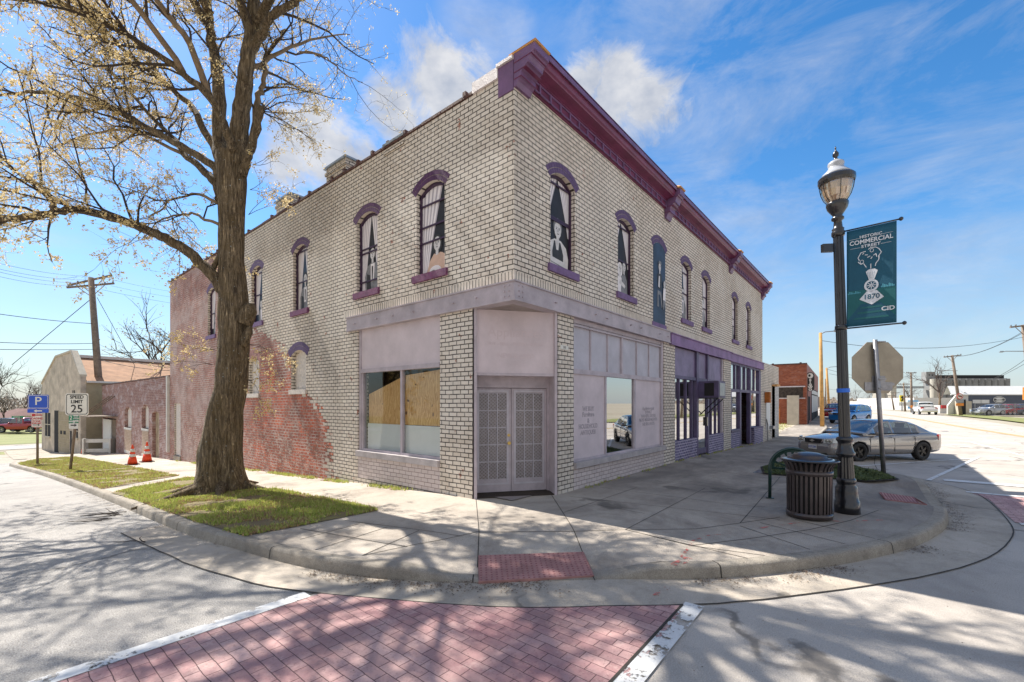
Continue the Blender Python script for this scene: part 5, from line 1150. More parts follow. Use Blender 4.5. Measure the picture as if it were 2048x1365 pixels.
# ---------------------------------------------------------------- vehicles
def solid_eval(o):
    dg = bpy.context.evaluated_depsgraph_get(); me = bpy.data.meshes.new_from_object(o.evaluated_get(dg)); o.modifiers.clear(); o.data = me
def vehicle(name, label, cat, loc, rot, kind, paint, group=None, rimm='alloy', detail=True, tailm=None):
    K = {'sedan': dict(L=4.75, w=.87, h=1.42, belt=.93, hood=.86, deck=.99, wb=(1.36, -1.34), r=.325, cab=(1.02, .22, -1.05, -1.78), rw=.57, gc=.2),
         'suv': dict(L=4.65, w=.93, h=1.72, belt=1.10, hood=1.05, deck=1.12, wb=(1.38, -1.35), r=.37, cab=(.95, .40, -1.75, -2.2), rw=.66, gc=.28),
         'pickup': dict(L=5.7, w=.98, h=1.86, belt=1.15, hood=1.1, deck=1.12, wb=(1.85, -1.75), r=.40, cab=(1.1, .6, -.65, -.85), rw=.68, gc=.35)}[kind]
    t = thing(name, label, cat, loc, rot, group); L2 = K['L'] / 2; w = K['w']; bl = K['belt']
    dk = K['deck'] if kind != 'pickup' else bl
    S = [(L2, w * .62, K['gc'] + .08, .50, .52), (L2 - .05, w * .80, K['gc'] + .02, K['hood'] - .22, K['hood'] - .16), (L2 - .25, w * .93, K['gc'], K['hood'] - .13, K['hood'] - .06), (L2 - .6, w * .985, K['gc'], K['hood'] - .07, K['hood'] + .01),
         (K['cab'][0] + .1, w, K['gc'], bl - .06, bl + .02), (.3, w, K['gc'], bl - .03, bl), (-.6, w, K['gc'], bl, bl + .01), (K['cab'][3] + .15, w, K['gc'], bl + .02, dk + .01), (-L2 + .35, w * .975, K['gc'] + .03, dk - .06, dk + .01), (-L2 + .07, w * .90, K['gc'] + .08, dk - .12, dk - .02), (-L2, w * .78, K['gc'] + .15, dk - .35, dk - .30)]
    rows = []
    for x, ww, zb, zs, zt in S:
        h = [(0, zb), (.78 * ww, zb), (.95 * ww, zb + .05), (ww * .99, zb + .3 * (zs - zb)), (ww, zb + .62 * (zs - zb)), (.965 * ww, zs - .02), (.86 * ww, zs + .5 * (zt - zs)), (.45 * ww, zt), (0, zt + .012)]
        rows.append([(x, a, z) for a, z in h] + [(x, -a, z) for a, z in h[-2:0:-1]])
    n = 16; b = MB(); b.add([v for r in rows for v in r], [(i * n + k, i * n + (k + 1) % n, (i + 1) * n + (k + 1) % n, (i + 1) * n + k) for i in range(len(rows) - 1) for k in range(n)] + [tuple(range(n))[::-1], tuple(range((len(rows) - 1) * n, len(rows) * n))])
    body = b.build('body', [M[paint], M['dark']], t, True, True)
    bmx = bmesh.new(); bmx.from_mesh(body.data); bmesh.ops.recalc_face_normals(bmx, faces=bmx.faces); bmx.to_mesh(body.data); bmx.free()
    sd_ = body.modifiers.new('s', 'SUBSURF'); sd_.levels = sd_.render_levels = 2
    cut = MB()
    for x in K['wb']:
        for sg in (-1, 1): cut.tube([(x, sg * (w - .24), K['r']), (x, sg * (w + .2), K['r'])], K['r'] * 1.17, 28)
    if kind == 'pickup': cut.box(-L2 + .08, K['cab'][3] - .05, -w + .1, w - .1, .75, 2)
    co = cut.build('cut', M['dark'], t, False, True); bmx = bmesh.new(); bmx.from_mesh(co.data); bmesh.ops.recalc_face_normals(bmx, faces=bmx.faces); bmx.to_mesh(co.data); bmx.free()
    bo = body.modifiers.new('b', 'BOOLEAN'); bo.object = co; bo.operation = 'DIFFERENCE'; bo.solver = 'EXACT'
    bpy.context.view_layer.update(); solid_eval(body); cm = co.data; bpy.data.objects.remove(co); body.data.polygons.foreach_set('use_smooth', [True] * len(body.data.polygons))
    # cabin shell: painted faces with glass faces in one loft, split into two parts
    CS = {'sedan': ([(1.14, .95), (.98, 1.03), (.62, 1.23), (.32, 1.355), (.10, 1.40), (-.10, 1.415), (-.19, 1.418), (-.55, 1.415), (-.95, 1.375), (-.99, 1.37), (-1.22, 1.30), (-1.36, 1.245), (-1.68, 1.08), (-1.86, .99)], (.98, .32), (-1.24, -1.68), [(.80, -.10), (-.19, -.95), (-.99, -1.22)]),
          'suv': ([(1.10, 1.12), (.95, 1.2), (.68, 1.45), (.42, 1.64), (.20, 1.69), (-.08, 1.71), (-.18, 1.715), (-.6, 1.72), (-1.02, 1.71), (-1.12, 1.705), (-1.55, 1.68), (-1.85, 1.64), (-2.08, 1.40), (-2.22, 1.13)], (.95, .42), (-1.85, -2.1), [(.82, -.08), (-.18, -1.02), (-1.12, -1.75)]),
          'pickup': ([(1.22, 1.18), (1.08, 1.26), (.86, 1.52), (.64, 1.74), (.45, 1.82), (.2, 1.85), (.10, 1.86), (-.2, 1.86), (-.38, 1.85), (-.55, 1.83), (-.68, 1.76), (-.74, 1.45), (-.80, 1.18)], (1.08, .64), (-.66, -.76), [(.98, .2), (.10, -.50)])}[kind]
    cs, ws_, rw_, sw = CS; z0 = bl - .06; hh0 = K['h']; wb = w * .92; rwid = K['rw'] * w / .87; st_ = []
    for x, zt_ in cs:
        def wz(z): return wb - (wb - rwid) * max(0, (z - z0) / (hh0 - z0)) ** 1.1
        za = z0 + .09; zb_ = max(za, zt_ - .085); zc_ = max(zb_ + .0, zt_ - .035)
        zb_ = max(zb_, za); h = [(wz(z0), z0), (wz(za), min(za, zt_)), (wz(zb_), min(zb_, zt_)), (wz(zc_) - .035, min(zc_ + .012, zt_)), (wz(zt_) * .62, zt_), (0, zt_ + .012)]
        st_.append([(x, y, z) for y, z in h] + [(x, -y, z) for y, z in h[-2::-1]])
    nr = 11; bp_, bg_ = MB(), MB()
    for i in range(len(cs) - 1):
        xm_ = (cs[i][0] + cs[i + 1][0]) / 2
        for r_ in range(nr - 1):
            q = [st_[i][r_], st_[i][r_ + 1], st_[i + 1][r_ + 1], st_[i + 1][r_]]; rr_ = r_ if r_ < 5 else 9 - r_
            gls = (rr_ == 1 and any(b1 < xm_ < a1 for a1, b1 in sw)) or (rr_ >= 3 and (ws_[1] < xm_ < ws_[0] or rw_[1] < xm_ < rw_[0]))
            (bg_ if gls else bp_).add(q, [(0, 1, 2, 3)])
    for m_, nm, mt in ((bp_, 'roof', M[paint]), (bg_, 'windows', M['carglass'])):
        o = m_.build(nm, mt, t, True, True); bmx = bmesh.new(); bmx.from_mesh(o.data); bmesh.ops.remove_doubles(bmx, verts=bmx.verts, dist=.0005); bmesh.ops.recalc_face_normals(bmx, faces=bmx.faces); bmx.to_mesh(o.data); bmx.free(); o.data.polygons.foreach_set('use_smooth', [True] * len(o.data.polygons))
        if nm == 'roof': md = o.modifiers.new('s', 'SOLIDIFY'); md.thickness = .022; md.offset = -1
    b = MB()
    for sg in (-1, 1): b.tube([(sw[0][0] + .06, sg * (wb - .008), z0 + .085), (0, sg * (wb - .008), z0 + .085), (sw[-1][1] - .02, sg * (wb - .008), z0 + .085)], .014, 5)
    b.build('window_trim', M['dark'], t, False, True); xa, xd = sw[0][0] + .1, sw[-1][1]
    # inside: seats so that the glass is not empty
    b = MB()
    for x in ((.05, -.85) if kind != 'pickup' else (.1,)):
        for sg in (-1, 1):
            b.box(x - .18, x - .02, sg * .36 - .24, sg * .36 + .24, .45, bl + .18); b.box(x - .16, x - .05, sg * .36 - .12, sg * .36 + .12, bl + .2, bl + .36)
    b.box(xa - .55, xa - .2, -w * .75, w * .75, .6, bl - .10); b.box(xd, xa, -w * .8, w * .8, .35, .45); b.build('seats', M['seat'], t, False, True)
    # wheels
    for x in K['wb']:
        for sg in (-1, 1):
            R = K['r']; Mx = Matrix.Translation((x, sg * (w - .10), R)) @ Matrix.Rotation(-sg * math.pi / 2, 4, 'X')
            b = MB(Mx); b.lathe([(R * .62, -.10), (R * .9, -.11), (R * .985, -.085), (R, -.03), (R, .03), (R * .985, .085), (R * .9, .105), (R * .66, .10), (R * .64, .04)], 32)
            wh = b.build('wheel', M['tyre'], t, True, True)
            b = MB(Mx); b.lathe([(R * .64, .02), (R * .66, .098), (R * .60, .09), (R * .56, .03), (.001, .028)], 28)
            for k2 in range(5):
                a = k2 * 1.2566; u = Vector((math.cos(a), math.sin(a), 0)); v = Vector((-math.sin(a), math.cos(a), 0))
                b.prism([u * .05 - v * .035 + Vector((0, 0, .03)), u * R * .60 - v * .028 + Vector((0, 0, .03)), u * R * .60 + v * .028 + Vector((0, 0, .03)), u * .05 + v * .035 + Vector((0, 0, .03))], (0, 0, .045))
            b.lathe([(.06, .03), (.06, .085), (.02, .09)], 12); b.build('rim', M[rimm], wh, False, True)
    # lamps, grille, plate
    hz = K['hood'] - .22
    for sg in (-1, 1):
        b = MB(); y0, y1 = sg * w * .46, sg * w * .90
        f = [(L2 - .045, y0, hz - .02), (L2 - .06, y0, hz + .13), (L2 - .34, y1 + sg * .012, hz + .17), (L2 - .30, y1 + sg * .012, hz + .02), (L2 - .10, sg * w * .80, hz + .0), (L2 - .14, sg * w * .78, hz + .165)]
        b.add(f, [(0, 4, 5, 1), (4, 3, 2, 5)]); o = b.build('headlight', M['lamp'], t, False, True); md = o.modifiers.new('s', 'SOLIDIFY'); md.thickness = .05; md.offset = 0
        for yy in (.58, .72):
            b = MB(basis((L2 - .055 - .11 * (yy - .5), sg * w * yy, hz + .07), (0, 1, 0), (0, 0, 1))); b.lathe([(.055, 0), (.05, .03), (.02, .035)], 14); b.build('bulb', M['chrome'], o, True, True)
        b = MB(); zt_ = dk - .10; b.prism([(-L2 + .025, sg * w * .62, zt_ - .20), (-L2 + .06, sg * w * .84, zt_ - .20), (-L2 + .30, sg * w * .955, zt_ - .20), (-L2 + .3, sg * w * .7, zt_ - .20)][::sg], (0, 0, .20)); b.build('tail_light', M['tail'], t, False, True)
    b = MB(); b.prism([(L2 - .03, -w * .42, hz + .12), (L2 - .03, w * .42, hz + .12), (L2 - .0, w * .34, hz - .02), (L2 - .0, -w * .34, hz - .02)], (.012, 0, 0)); gr = b.build('grille', M['dark'], t, False, True)
    if kind == 'sedan' and detail:
        b = MB(); c0 = Vector((L2 + .02, 0, hz + .055)); 
        b.prism([c0 + Vector((0, y, z)) for y, z in ((-.10, -.015), (-.045, -.015), (-.035, -.04), (.045, -.04), (.05, -.015), (.10, -.015), (.09, .015), (.045, .015), (.035, .04), (-.045, .04), (-.05, .015), (-.09, .015))], (.012, 0, 0)); b.build('emblem', M['chrome'], gr, False, True)
        b = MB(); b.prism([(L2 - .02, -w * .44, hz + .14), (L2 - .02, w * .44, hz + .14), (L2 - .02, w * .43, hz + .115), (L2 - .02, -w * .43, hz + .115)], (.02, 0, 0)); b.build('trim', M['silver'], gr, False, True)
        pl = MB(); pl.box(L2 + .0, L2 + .02, -.16, .16, .40, .56); po = pl.build('licence_plate', M['board'], t, False, True); text('LD7 Z8K', .085, M['signblue'], basis((L2 + .022, 0, .475), (0, 1, 0), (0, 0, 1)), po, abs_=False)
        b = MB(); b.box(L2 - .16, L2 - .02, -w * .6, w * .6, .24, .33); b.build('air_intake', M['dark'], t, False, True)
        for sg in (-1, 1):
            for x in (.02, -1.02): b = MB(); b.tube([(x + .09, sg * (w + .0), .84), (x + .05, sg * (w + .025), .845), (x - .05, sg * (w + .025), .845), (x - .09, sg * (w + .0), .84)], .014, 6); b.build('door_handle', M['silver'], t, True, True)
            b = MB(); b.box(-.95, .95, sg * (w - .01) - .012, sg * (w - .01) + .018, .515, .545); b.build('side_moulding', M['bumper'], t, False, True)
            b = MB()
            for x, zz in ((.92, 1), (-.10, 1), (-.98, 1)): b.box(x - .003, x + .003, sg * w - .014, sg * w - .0005, .34, bl - .12)
            b.build('door_gap', M['dark'], t, False, True)
    if kind == 'suv':
        b = MB(); [b.box(L2 - .03, L2 + .005, -w * .40 + k2 * .11, -w * .40 + k2 * .11 + .06, hz - .0, hz + .13) for k2 in range(7)]; b.build('grille_slot', M['chrome'], gr, False, True)
    for sg in (-1, 1):
        b = MB(); c0 = (xa - .22, sg * (w + .06), bl + .06); b.lathe([(.02, -.10), (.07, -.085), (.085, -.03), (.08, .04), (.03, .07)], 12, 0, c0); b.box(c0[0] - .03, c0[0] + .03, min(sg * (w - .1), c0[1]), max(sg * (w - .1), c0[1]), bl - .02, bl + .03); b.build('mirror', M[paint], t, True, True)
    if kind == 'pickup': b = MB(); b.box(-L2 - .02, -L2 + .1, -w * .9, w * .9, .42, .58); b.build('rear_bumper', M['chrome'], t, False, True)
    return t
Zr = T(20.7, .5) - .13
vehicle('sedan', 'pewter grey four door sedan with black rims parked angled to the kerb', 'car', (20.73, .49, Zr + .0), math.radians(141.6), 'sedan', 'carpaint', rimm='rim')
def veh_px(px, py, ang, *a, **k):
    x, y = GT(px, py, -.13); a = list(a); return vehicle(a[0], a[1], a[2], (x, y, T(x, y) - .13), math.radians(ang), *a[3:], **k)
veh_px(1700, 846.5, 160, 'suv', 'bright blue suv with a slotted grille parked behind the grey sedan', 'car', 'suv', 'bluepaint')
veh_px(1672, 838, 165, 'suv', 'dark red suv parked beyond the blue one', 'car', 'suv', 'redpaintcar')
veh_px(1849, 829.5, 8, 'pickup_truck', 'white pickup truck driving away down the main street', 'pickup truck', 'pickup', 'whitepaintcar')
for px, lab, pc in ((1870 + 62, 'silver car at the left end behind the chain link fence', 'silver'),): pass
fx = [(1985, 'silver', 'silver sedan nearest the gate behind the chain link fence'), (2012, 'redpaintcar', 'red sedan parked behind the chain link fence'), (2035, 'darkpaint', 'dark sedan parked behind the chain link fence at the picture edge')]
for px, pc, lab in fx:
    X_, Y_ = W(px, 58); vehicle('sedan', lab, 'car', (X_, Y_, .15), math.radians(130), 'sedan', pc, 'cars parked behind the fence', detail=False)
for i, (px, d, pc, lab) in enumerate(((1714, 96, 'whitepaintcar', 'small pale car far down the main street'), (1780, 120, 'silver', 'distant silver car near the fast food sign'), (1590, 90, 'silver', 'distant silver car parked beyond the wooden pole'))):
    X_, Y_ = W(px, d); vehicle('sedan', lab, 'car', (X_, Y_, .1), math.radians(100 + 30 * i), 'sedan', pc, 'far off cars on the main street', detail=False)
X_, Y_ = W(50, 56); vehicle('pickup_truck', 'red pickup truck parked on the lawn side far down the side street', 'pickup truck', (X_, Y_, -1.95), math.radians(130), 'pickup', 'redpaintcar')
X_, Y_ = W(8, 58); vehicle('suv', 'dark blue suv parked by the far houses', 'car', (X_, Y_, -1.95), math.radians(150), 'suv', 'darkpaint')

# ---------------------------------------------------------------- trees
def grow(b, p, d, length, rad, rr, nseg=4, wob=.18, up=.03, sides=4):
    pts = [Vector(p)]; d = Vector(d).normalized()
    for i in range(nseg):
        d = (d + Vector((rr.gauss(0, wob), rr.gauss(0, wob), rr.gauss(0, wob) + up))).normalized(); pts.append(pts[-1] + d * length / nseg)
    rads = [rad * (1 - .75 * i / nseg) for i in range(nseg + 1)]; b.tube(pts, rads, sides, 0, False); return pts, rads
def rand_perp(d, rr, ang):
    d = d.normalized(); o = d.orthogonal().normalized(); o = Matrix.Rotation(rr.uniform(0, 6.283), 3, d) @ o; return (d * math.cos(ang) + o * math.sin(ang)).normalized()
def flowers(L_, p, rr, n, s=.028, sp=.05):
    for _ in range(n):
        c = p + Vector((rr.gauss(0, sp), rr.gauss(0, sp), rr.gauss(0, sp))); d = Vector((rr.gauss(0, 1), rr.gauss(0, 1), rr.gauss(0, 1))).normalized(); e = d.orthogonal().normalized(); q = s * rr.uniform(.5, 1.2); i = len(L_.v)
        L_.v += [c - d * q, c + e * q * .8, c + d * q * .9, c - e * q]; L_.f.append((i, i + 1, i + 2, i + 3)); L_.m.append(0)
def resample(pts, step):
    out = [pts[0]]
    for a, e in zip(pts, pts[1:]):
        n = max(1, int((e - a).length / step)); out += [a.lerp(e, (i + 1) / n) for i in range(n)]
    return out
tx, ty = 3.62, 11.45; TD = tx * c_ + ty * s_
tree = thing('street_tree', 'large pear tree in golden bloom with furrowed bark on the grass verge', 'tree', (tx, ty, T(tx, ty)))
# trunk
ctr = [(978, 441, 50), (955, 440, 45.5), (930, 440, 42), (900, 441, 41), (860, 445, 39.5), (820, 450, 37.5), (790, 456, 36), (760, 461, 35), (720, 465, 34), (663, 468, 33.5), (600, 468, 32), (560, 466, 30.5), (520, 464, 27.5), (450, 464, 26.5), (400, 464, 30), (350, 463, 31), (310, 462, 30)]
rows = []; ns = 40; b = MB()
lev = []
for (y0, x0, w0), (y1, x1, w1) in zip(ctr, ctr[1:]):
    for k2 in range(3): f = k2 / 3; lev.append((y0 + (y1 - y0) * f, x0 + (x1 - x0) * f, w0 + (w1 - w0) * f))
lev.append(ctr[-1])
vs = []
for i, (py, px, wv) in enumerate([(996, 441, 62), (988, 441, 56)] + lev):
    c0 = P3(px, py, TD); r0 = wv * TD / F * (.82 + .11 * sm((py - 820) / 120))
    for k2 in range(ns):
        a = 2 * math.pi * k2 / ns; fl = max(0, (py - 905) / 80); 
        rr_ = r0 * (1 + .16 * fl ** 1.6 * (math.cos(5 * a + .8) + .6 * math.cos(3 * a + 2)) + .05 * math.sin(3 * a + py * .011) + .035 * noise.noise(Vector((math.cos(a) * 2, math.sin(a) * 2, py * .02))) * 3 + (.018 * math.sin(a * 17 + 1.3 * math.sin(py * .05)) ))
        if 770 < py < 850: rr_ *= 1 + .10 * math.exp(-((a - 3.9) / .5) ** 2) * math.sin((py - 770) / 80 * 3.14)
        vs.append((c0.x + rr_ * math.cos(a), c0.y + rr_ * math.sin(a), c0.z))
nl = len(lev) + 2; b.add(vs, [(i * ns + k2, i * ns + (k2 + 1) % ns, (i + 1) * ns + (k2 + 1) % ns, (i + 1) * ns + k2) for i in range(nl - 1) for k2 in range(ns)])
base = Vector((tx, ty, T(tx, ty)))
for a, ln in ((3.4, 1.5), (4.3, 1.1), (5.4, .8), (2.6, .9), (.6, .8)): # surface roots
    pts = [base + Vector((math.cos(a) * q, math.sin(a) * q + .1 * math.sin(q * 3), .14 - .16 * (q - .3) / ln)) for q in (.3, .3 + ln * .3, .3 + ln * .6, .3 + ln)]; b.tube(pts, [.17, .10, .06, .02], 8)
for px, py, r0, dx in ((499, 620, .16, .10), (497, 664, .09, .06), (452, 672, .05, -.28), (437, 515, .05, -.22)):
    q = P3(px, py, TD - .1); b.tube([q + Vector((0, 0, -.3)) - rt * .14, q, q + Vector((0, 0, .14)) + rt * .03], [r0 * 1.2, r0, r0 * .55], 10)
b.build('trunk', M['bark'], tree, True)
# limbs surveyed from the street, spread in depth
guides = [
 ([(472, 330, 0), (476, 293, -.05), (484, 220, -.1), (491, 147, -.15), (502, 73, -.1), (507, 0, 0), (512, -80, .1), (520, -190, .3), (526, -300, .6)], .27, .07),
 ([(448, 330, .15), (440, 290, .4), (437, 183, .7), (428, 110, .9), (421, 55, 1.1), (412, -30, 1.3), (400, -140, 1.6), (392, -240, 2)], .22, .05),
 ([(466, 300, -.2), (461, 278, -.3), (440, 235, -.5), (421, 198, -.7), (366, 146, -1.0), (293, 95, -1.3), (238, 59, -1.6), (146, 18, -2.0), (60, -30, -2.3)], .13, .03),
 ([(440, 360, 0), (432, 335, 0), (395, 311, .1), (322, 271, .3), (227, 220, .6), (150, 195, .8), (124, 190, .9), (55, 183, 1.1), (0, 192, 1.3), (-60, 200, 1.4)], .12, .025),
 ([(452, 590, -.1), (432, 560, -.15), (403, 527, -.2), (366, 497, -.3), (330, 478, -.4), (293, 461, -.5), (238, 440, -.7), (165, 421, -.9), (110, 423, -1.1), (55, 436, -1.3), (0, 438, -1.5), (-70, 430, -1.7)], .155, .06),
 ([(440, 400, .1), (432, 370, .2), (403, 337, .4), (366, 308, .7), (352, 280, .9), (300, 230, 1.4), (230, 150, 2.0), (160, 90, 2.6)], .13, .02),
 ([(445, 320, .3), (415, 275, .7), (385, 216, 1.1), (330, 168, 1.5), (249, 99, 2.0), (165, 20, 2.5), (90, -50, 3)], .12, .03),
 ([(484, 350, -.1), (492, 320, -.15), (503, 290, -.2), (513, 256, -.25), (523, 214, -.3)], .12, .085),
 ([(505, 290, .1), (515, 200, .3), (522, 180, .35), (531, 143, .4), (528, 125, .5), (546, 92, .6), (570, 60, .8)], .09, .03),
 ([(500, 110, -.1), (518, 75, -.2), (533, 48, -.3), (550, 29, -.4), (580, 12, -.6), (605, -5, -.8), (650, -50, -1.2), (700, -110, -1.8)], .13, .05),
 ([(440, 451, -.1), (410, 438, -.2), (385, 429, -.3), (345, 432, -.5), (310, 445, -.7), (285, 450, -.8)], .045, .012),
 ([(436, 407, -.1), (400, 390, -.1), (345, 400, -.1), (310, 430, 0), (280, 440, .1)], .045, .01),
 ([(330, 168, 1.4), (240, 50, 1.8), (165, 11, 2.1), (60, -20, 2.4)], .06, .015),
 ([(421, 198, -.6), (380, 90, -1.2), (330, 20, -1.8), (270, -60, -2.4), (230, -180, -3.2)], .09, .03),
 ([(366, 308, .7), (250, 260, 1.5), (150, 280, 2.2), (60, 320, 2.7), (0, 380, 3)], .05, .012),
 ([(110, 423, -1.1), (90, 380, -1.2), (40, 350, -1.4), (0, 310, -1.6), (-50, 270, -1.8)], .06, .015),
 ([(502, 60, 0), (560, -40, -.8), (600, -160, -2.0), (610, -330, -3.2)], .13, .03),
 ([(505, 0, 0), (470, -120, -1.2), (430, -300, -2.6), (420, -560, -3.8)], .14, .03),
 ([(512, -40, 0), (570, -150, -1.6), (640, -380, -3.4), (700, -800, -4.6)], .13, .03),
 ([(421, 55, 1.1), (330, -70, .6), (190, -180, .2), (20, -280, -.4), (-150, -380, -1)], .12, .03),
 ([(412, -30, 1.3), (300, -230, 2.2), (160, -420, 3.0), (0, -600, 3.6)], .11, .03),
 ([(366, 146, -1.0), (250, -20, -2.0), (100, -160, -3.0), (-80, -260, -3.8)], .08, .02),
 ([(502, 73, 0), (440, -100, -.8), (320, -280, -2.0), (180, -420, -3.4)], .12, .03),
 ([(420, 30, .9), (350, -100, 0), (250, -300, -1.6), (150, -550, -2.9)], .12, .03),
 ([(491, 147, .1), (560, 105, .6), (640, 75, 1.2), (700, 70, 1.7)], .07, .012),
 ([(600, 105, .4), (640, 110, .3), (665, 128, .3), (690, 150, .3), (725, 165, .3)], .03, .008)]
tw = MB(); fl = MB(); rg = random.Random(42)
def subtree(pts, r0, r1, lvl, start=.18, dens_=1.0, nf=5):
    cum = [0]
    for a, e in zip(pts, pts[1:]): cum.append(cum[-1] + (e - a).length)
    Lt = cum[-1]; n = int(Lt * (2.6 if lvl == 0 else 4.2) * dens_) + 1
    for q in range(n):
        s = Lt * (start + (1 - start) * (q + rg.random()) / n); i = max(0, min(len(pts) - 2, next((k2 for k2 in range(len(cum) - 1) if cum[k2 + 1] >= s), len(pts) - 2)))
        f = (s - cum[i]) / max(1e-6, cum[i + 1] - cum[i]); p = pts[i].lerp(pts[i + 1], f); d = (pts[i + 1] - pts[i]).normalized(); R0 = r0 + (r1 - r0) * s / Lt
        dd = rand_perp(d, rg, rg.uniform(.5, 1.15)); dd = (dd + Vector((0, 0, .12))).normalized()
        if lvl == 0: ln = rg.uniform(.8, 2.3); rr_ = min(R0 * .55, .03)
        else: ln = rg.uniform(.25, .85); rr_ = min(R0 * .6, .009)
        pp, ra = grow(tw, p, dd, ln, rr_, rg, 6 if lvl == 0 else 4, .20, .02 if lvl else .05, 4 if lvl == 0 else 3)
        if lvl == 0: subtree(pp, rr_, rr_ * .25, 1, .15, dens_, nf)
        else:
            for k2, x in enumerate(pp[1:]):
                if rg.random() < .55: flowers(fl, x, rg, rg.randint(7, nf + 9) if nf > 3 else 3, .0265, .036)
            if rg.random() < .8:
                for _ in range(2):
                    q2, _r = grow(tw, pp[rg.randint(1, 3)], rand_perp(dd, rg, .8), rg.uniform(.12, .35), .004, rg, 2, .2, .02, 3)
                    flowers(fl, q2[-1], rg, rg.randint(7, nf + 9) if nf > 3 else 3, .0265, .036)
sA, sB = P3(509, -30, TD), P3(408, -60, TD + 1.4)
gw = [([tuple(sB), (2.4, 12.4, 11.2), (.8, 12.4, 10.9), (-1.2, 11.6, 10.4), (-3.4, 10.6, 9.9)], .11, .025), ([tuple(sB), (1.8, 13.6, 12.0), (-.4, 14.4, 12.2), (-3, 14.8, 12.2)], .11, .025),
 ([tuple(sA), (2.6, 10.2, 11.6), (.6, 8.8, 11.8), (-2.0, 7.2, 11.8)], .12, .025), ([tuple(sB), (2.2, 14.2, 12.4), (.8, 15.8, 12.8), (-1.0, 17.4, 13.0)], .10, .025), ([tuple(sA), (3.6, 9.4, 12.4), (2.6, 7.2, 13.2), (1.2, 5.0, 13.6)], .12, .03), ([tuple(sA), (4.6, 9.6, 12.8), (5.4, 7.6, 13.6), (6.6, 5.6, 14)], .12, .03),
 ([tuple(sA), (2.0, 11.0, 12.6), (.2, 10.4, 13.4), (-1.8, 9.6, 13.8)], .10, .025), ([tuple(sA), (4.4, 8.8, 12.0), (4.2, 6.4, 12.8), (3.6, 4.2, 13.2)], .10, .03)]
for gi, (g, ra, rb_) in enumerate(guides + gw):
    P = [P3(px, py, TD + dz) for px, py, dz in g] if gi < len(guides) else [Vector(q) for q in g]; P = [Vector(v) for v in crom([tuple(p) for p in P], 4)]
    for i, p in enumerate(P[1:-1]): p += Vector((rg.gauss(0, .015), rg.gauss(0, .015), rg.gauss(0, .012)))
    R = [.87 * (ra + (rb_ - ra) * (i / (len(P) - 1)) ** .8) for i in range(len(P))]
    b = MB(); b.tube(P, R, 14 if ra > .1 else 8); b.build('limb', M['bark'] if ra > .1 else M['bark2'], tree, True)
    if gi == 7: # cut stub with thin whips
        for _ in range(5):
            q, _r = grow(tw, P[-1] - Vector((0, 0, .1)), (rt * rg.uniform(.5, 1) + Vector((0, 0, rg.uniform(-.3, .5))) + vd * rg.uniform(-.4, .4)), 1.3, .014, rg, 6, .18, -.06, 4); subtree(q, .012, .004, 1, .1, 1.4)
    else: subtree(P, ra, rb_, 0, .30 if gi in (0, 1) else .22 if gi != 4 else .38, 1.2 if gi < 16 else (.62 if gi >= len(guides) + 4 or gi in (17, 18) else 1.0), 5 if gi < 16 else 3)
for px, py in ((505, 330), (500, 380), (497, 430), (498, 690), (430, 700), (425, 730), (495, 760)): # small shoots off the trunk
    for _ in range(2):
        s_g = 1 if px > 460 else -1; q, _r = grow(tw, P3(px, py, TD - .15), rt * s_g + Vector((0, 0, rg.uniform(-.2, .5))) - vd * .3, rg.uniform(.5, 1.1), .007, rg, 5, .22, 0, 3)
        subtree(q, .005, .002, 1, .2, .9)
print('twigs', len(tw.f), 'flowers', len(fl.f))
tw.build('twigs', M['twig'], tree); fl.build('blossom', M['blossom'], tree)

def bare_tree(label, x, y, h, seed, m='twig', leaves=None, spread=.5, group='bare trees in the distance', dens_=1.0, name='bare_tree', lean=0):
    rr = random.Random(seed); z = T(x, y) - .2; t = thing(name, label, 'tree', (x, y, z), 0, group); tr = MB(); br_ = MB(); L_ = MB()
    pts, ra = grow(tr, (x, y, z), (lean, 0, 1), h * .35, h * .028, rr, 3, .05, .2, 8); tr.build('trunk', M['bark2'], t, True)
    def rec(p, d, ln, rad, lvl):
        pp, r_ = grow(br_, p, d, ln, max(rad, h * .0016), rr, 4, .14, .05, 4 if lvl < 2 else 3)
        if lvl >= 4 or ln < h * .02:
            if leaves: flowers(L_, pp[-1], rr, 2, h * .0055, h * .02)
            return
        for _ in range(int(rr.choice([3, 4, 4]) * dens_ + .5)):
            i = rr.randint(1, 4); rec(pp[i], rand_perp(pp[i] - pp[i - 1], rr, rr.uniform(.3, .9) * spread * 1.6), ln * rr.uniform(.5, .78), rad * .5, lvl + 1)
    for k2 in range(5): rec(pts[-1] if k2 < 3 else pts[-2], rand_perp(Vector((lean, 0, 1)), rr, rr.uniform(.15, .9) * spread * 1.5), h * rr.uniform(.26, .36), h * .013, 1)
    br_.build('crown', M[m], t)
    if leaves: L_.build('foliage', M[leaves], t)
M['yellowleaf'] = leaf_mat('thin golden leaves', (.30, .20, .05), (.50, .36, .12), .3); M['twig2'] = simple('grey brown twigs', (.12, .09, .075), .9, 0, .2, 3, 0); M['evergreen'] = leaf_mat('olive evergreen leaves', (.08, .10, .03), (.18, .18, .06), .2)
bare_tree('wide spreading tree with thin golden leaves behind the brick annex', *W(318, 42), 13.5, 11, 'twig', 'yellowleaf', .66, None, 1.35, 'background_tree')
bare_tree('bare brown tree at the left edge of the picture', *W(-8, 62), 11.5, 12, 'twig', None, .6)
bare_tree('bare tree left of the cement garage above the house roofs', *W(74, 82), 9.5, 13, 'twig2', None, .6)
bare_tree('smaller bare tree behind the red pickup roofline', *W(50, 95), 10, 14, 'twig2', None, .6)
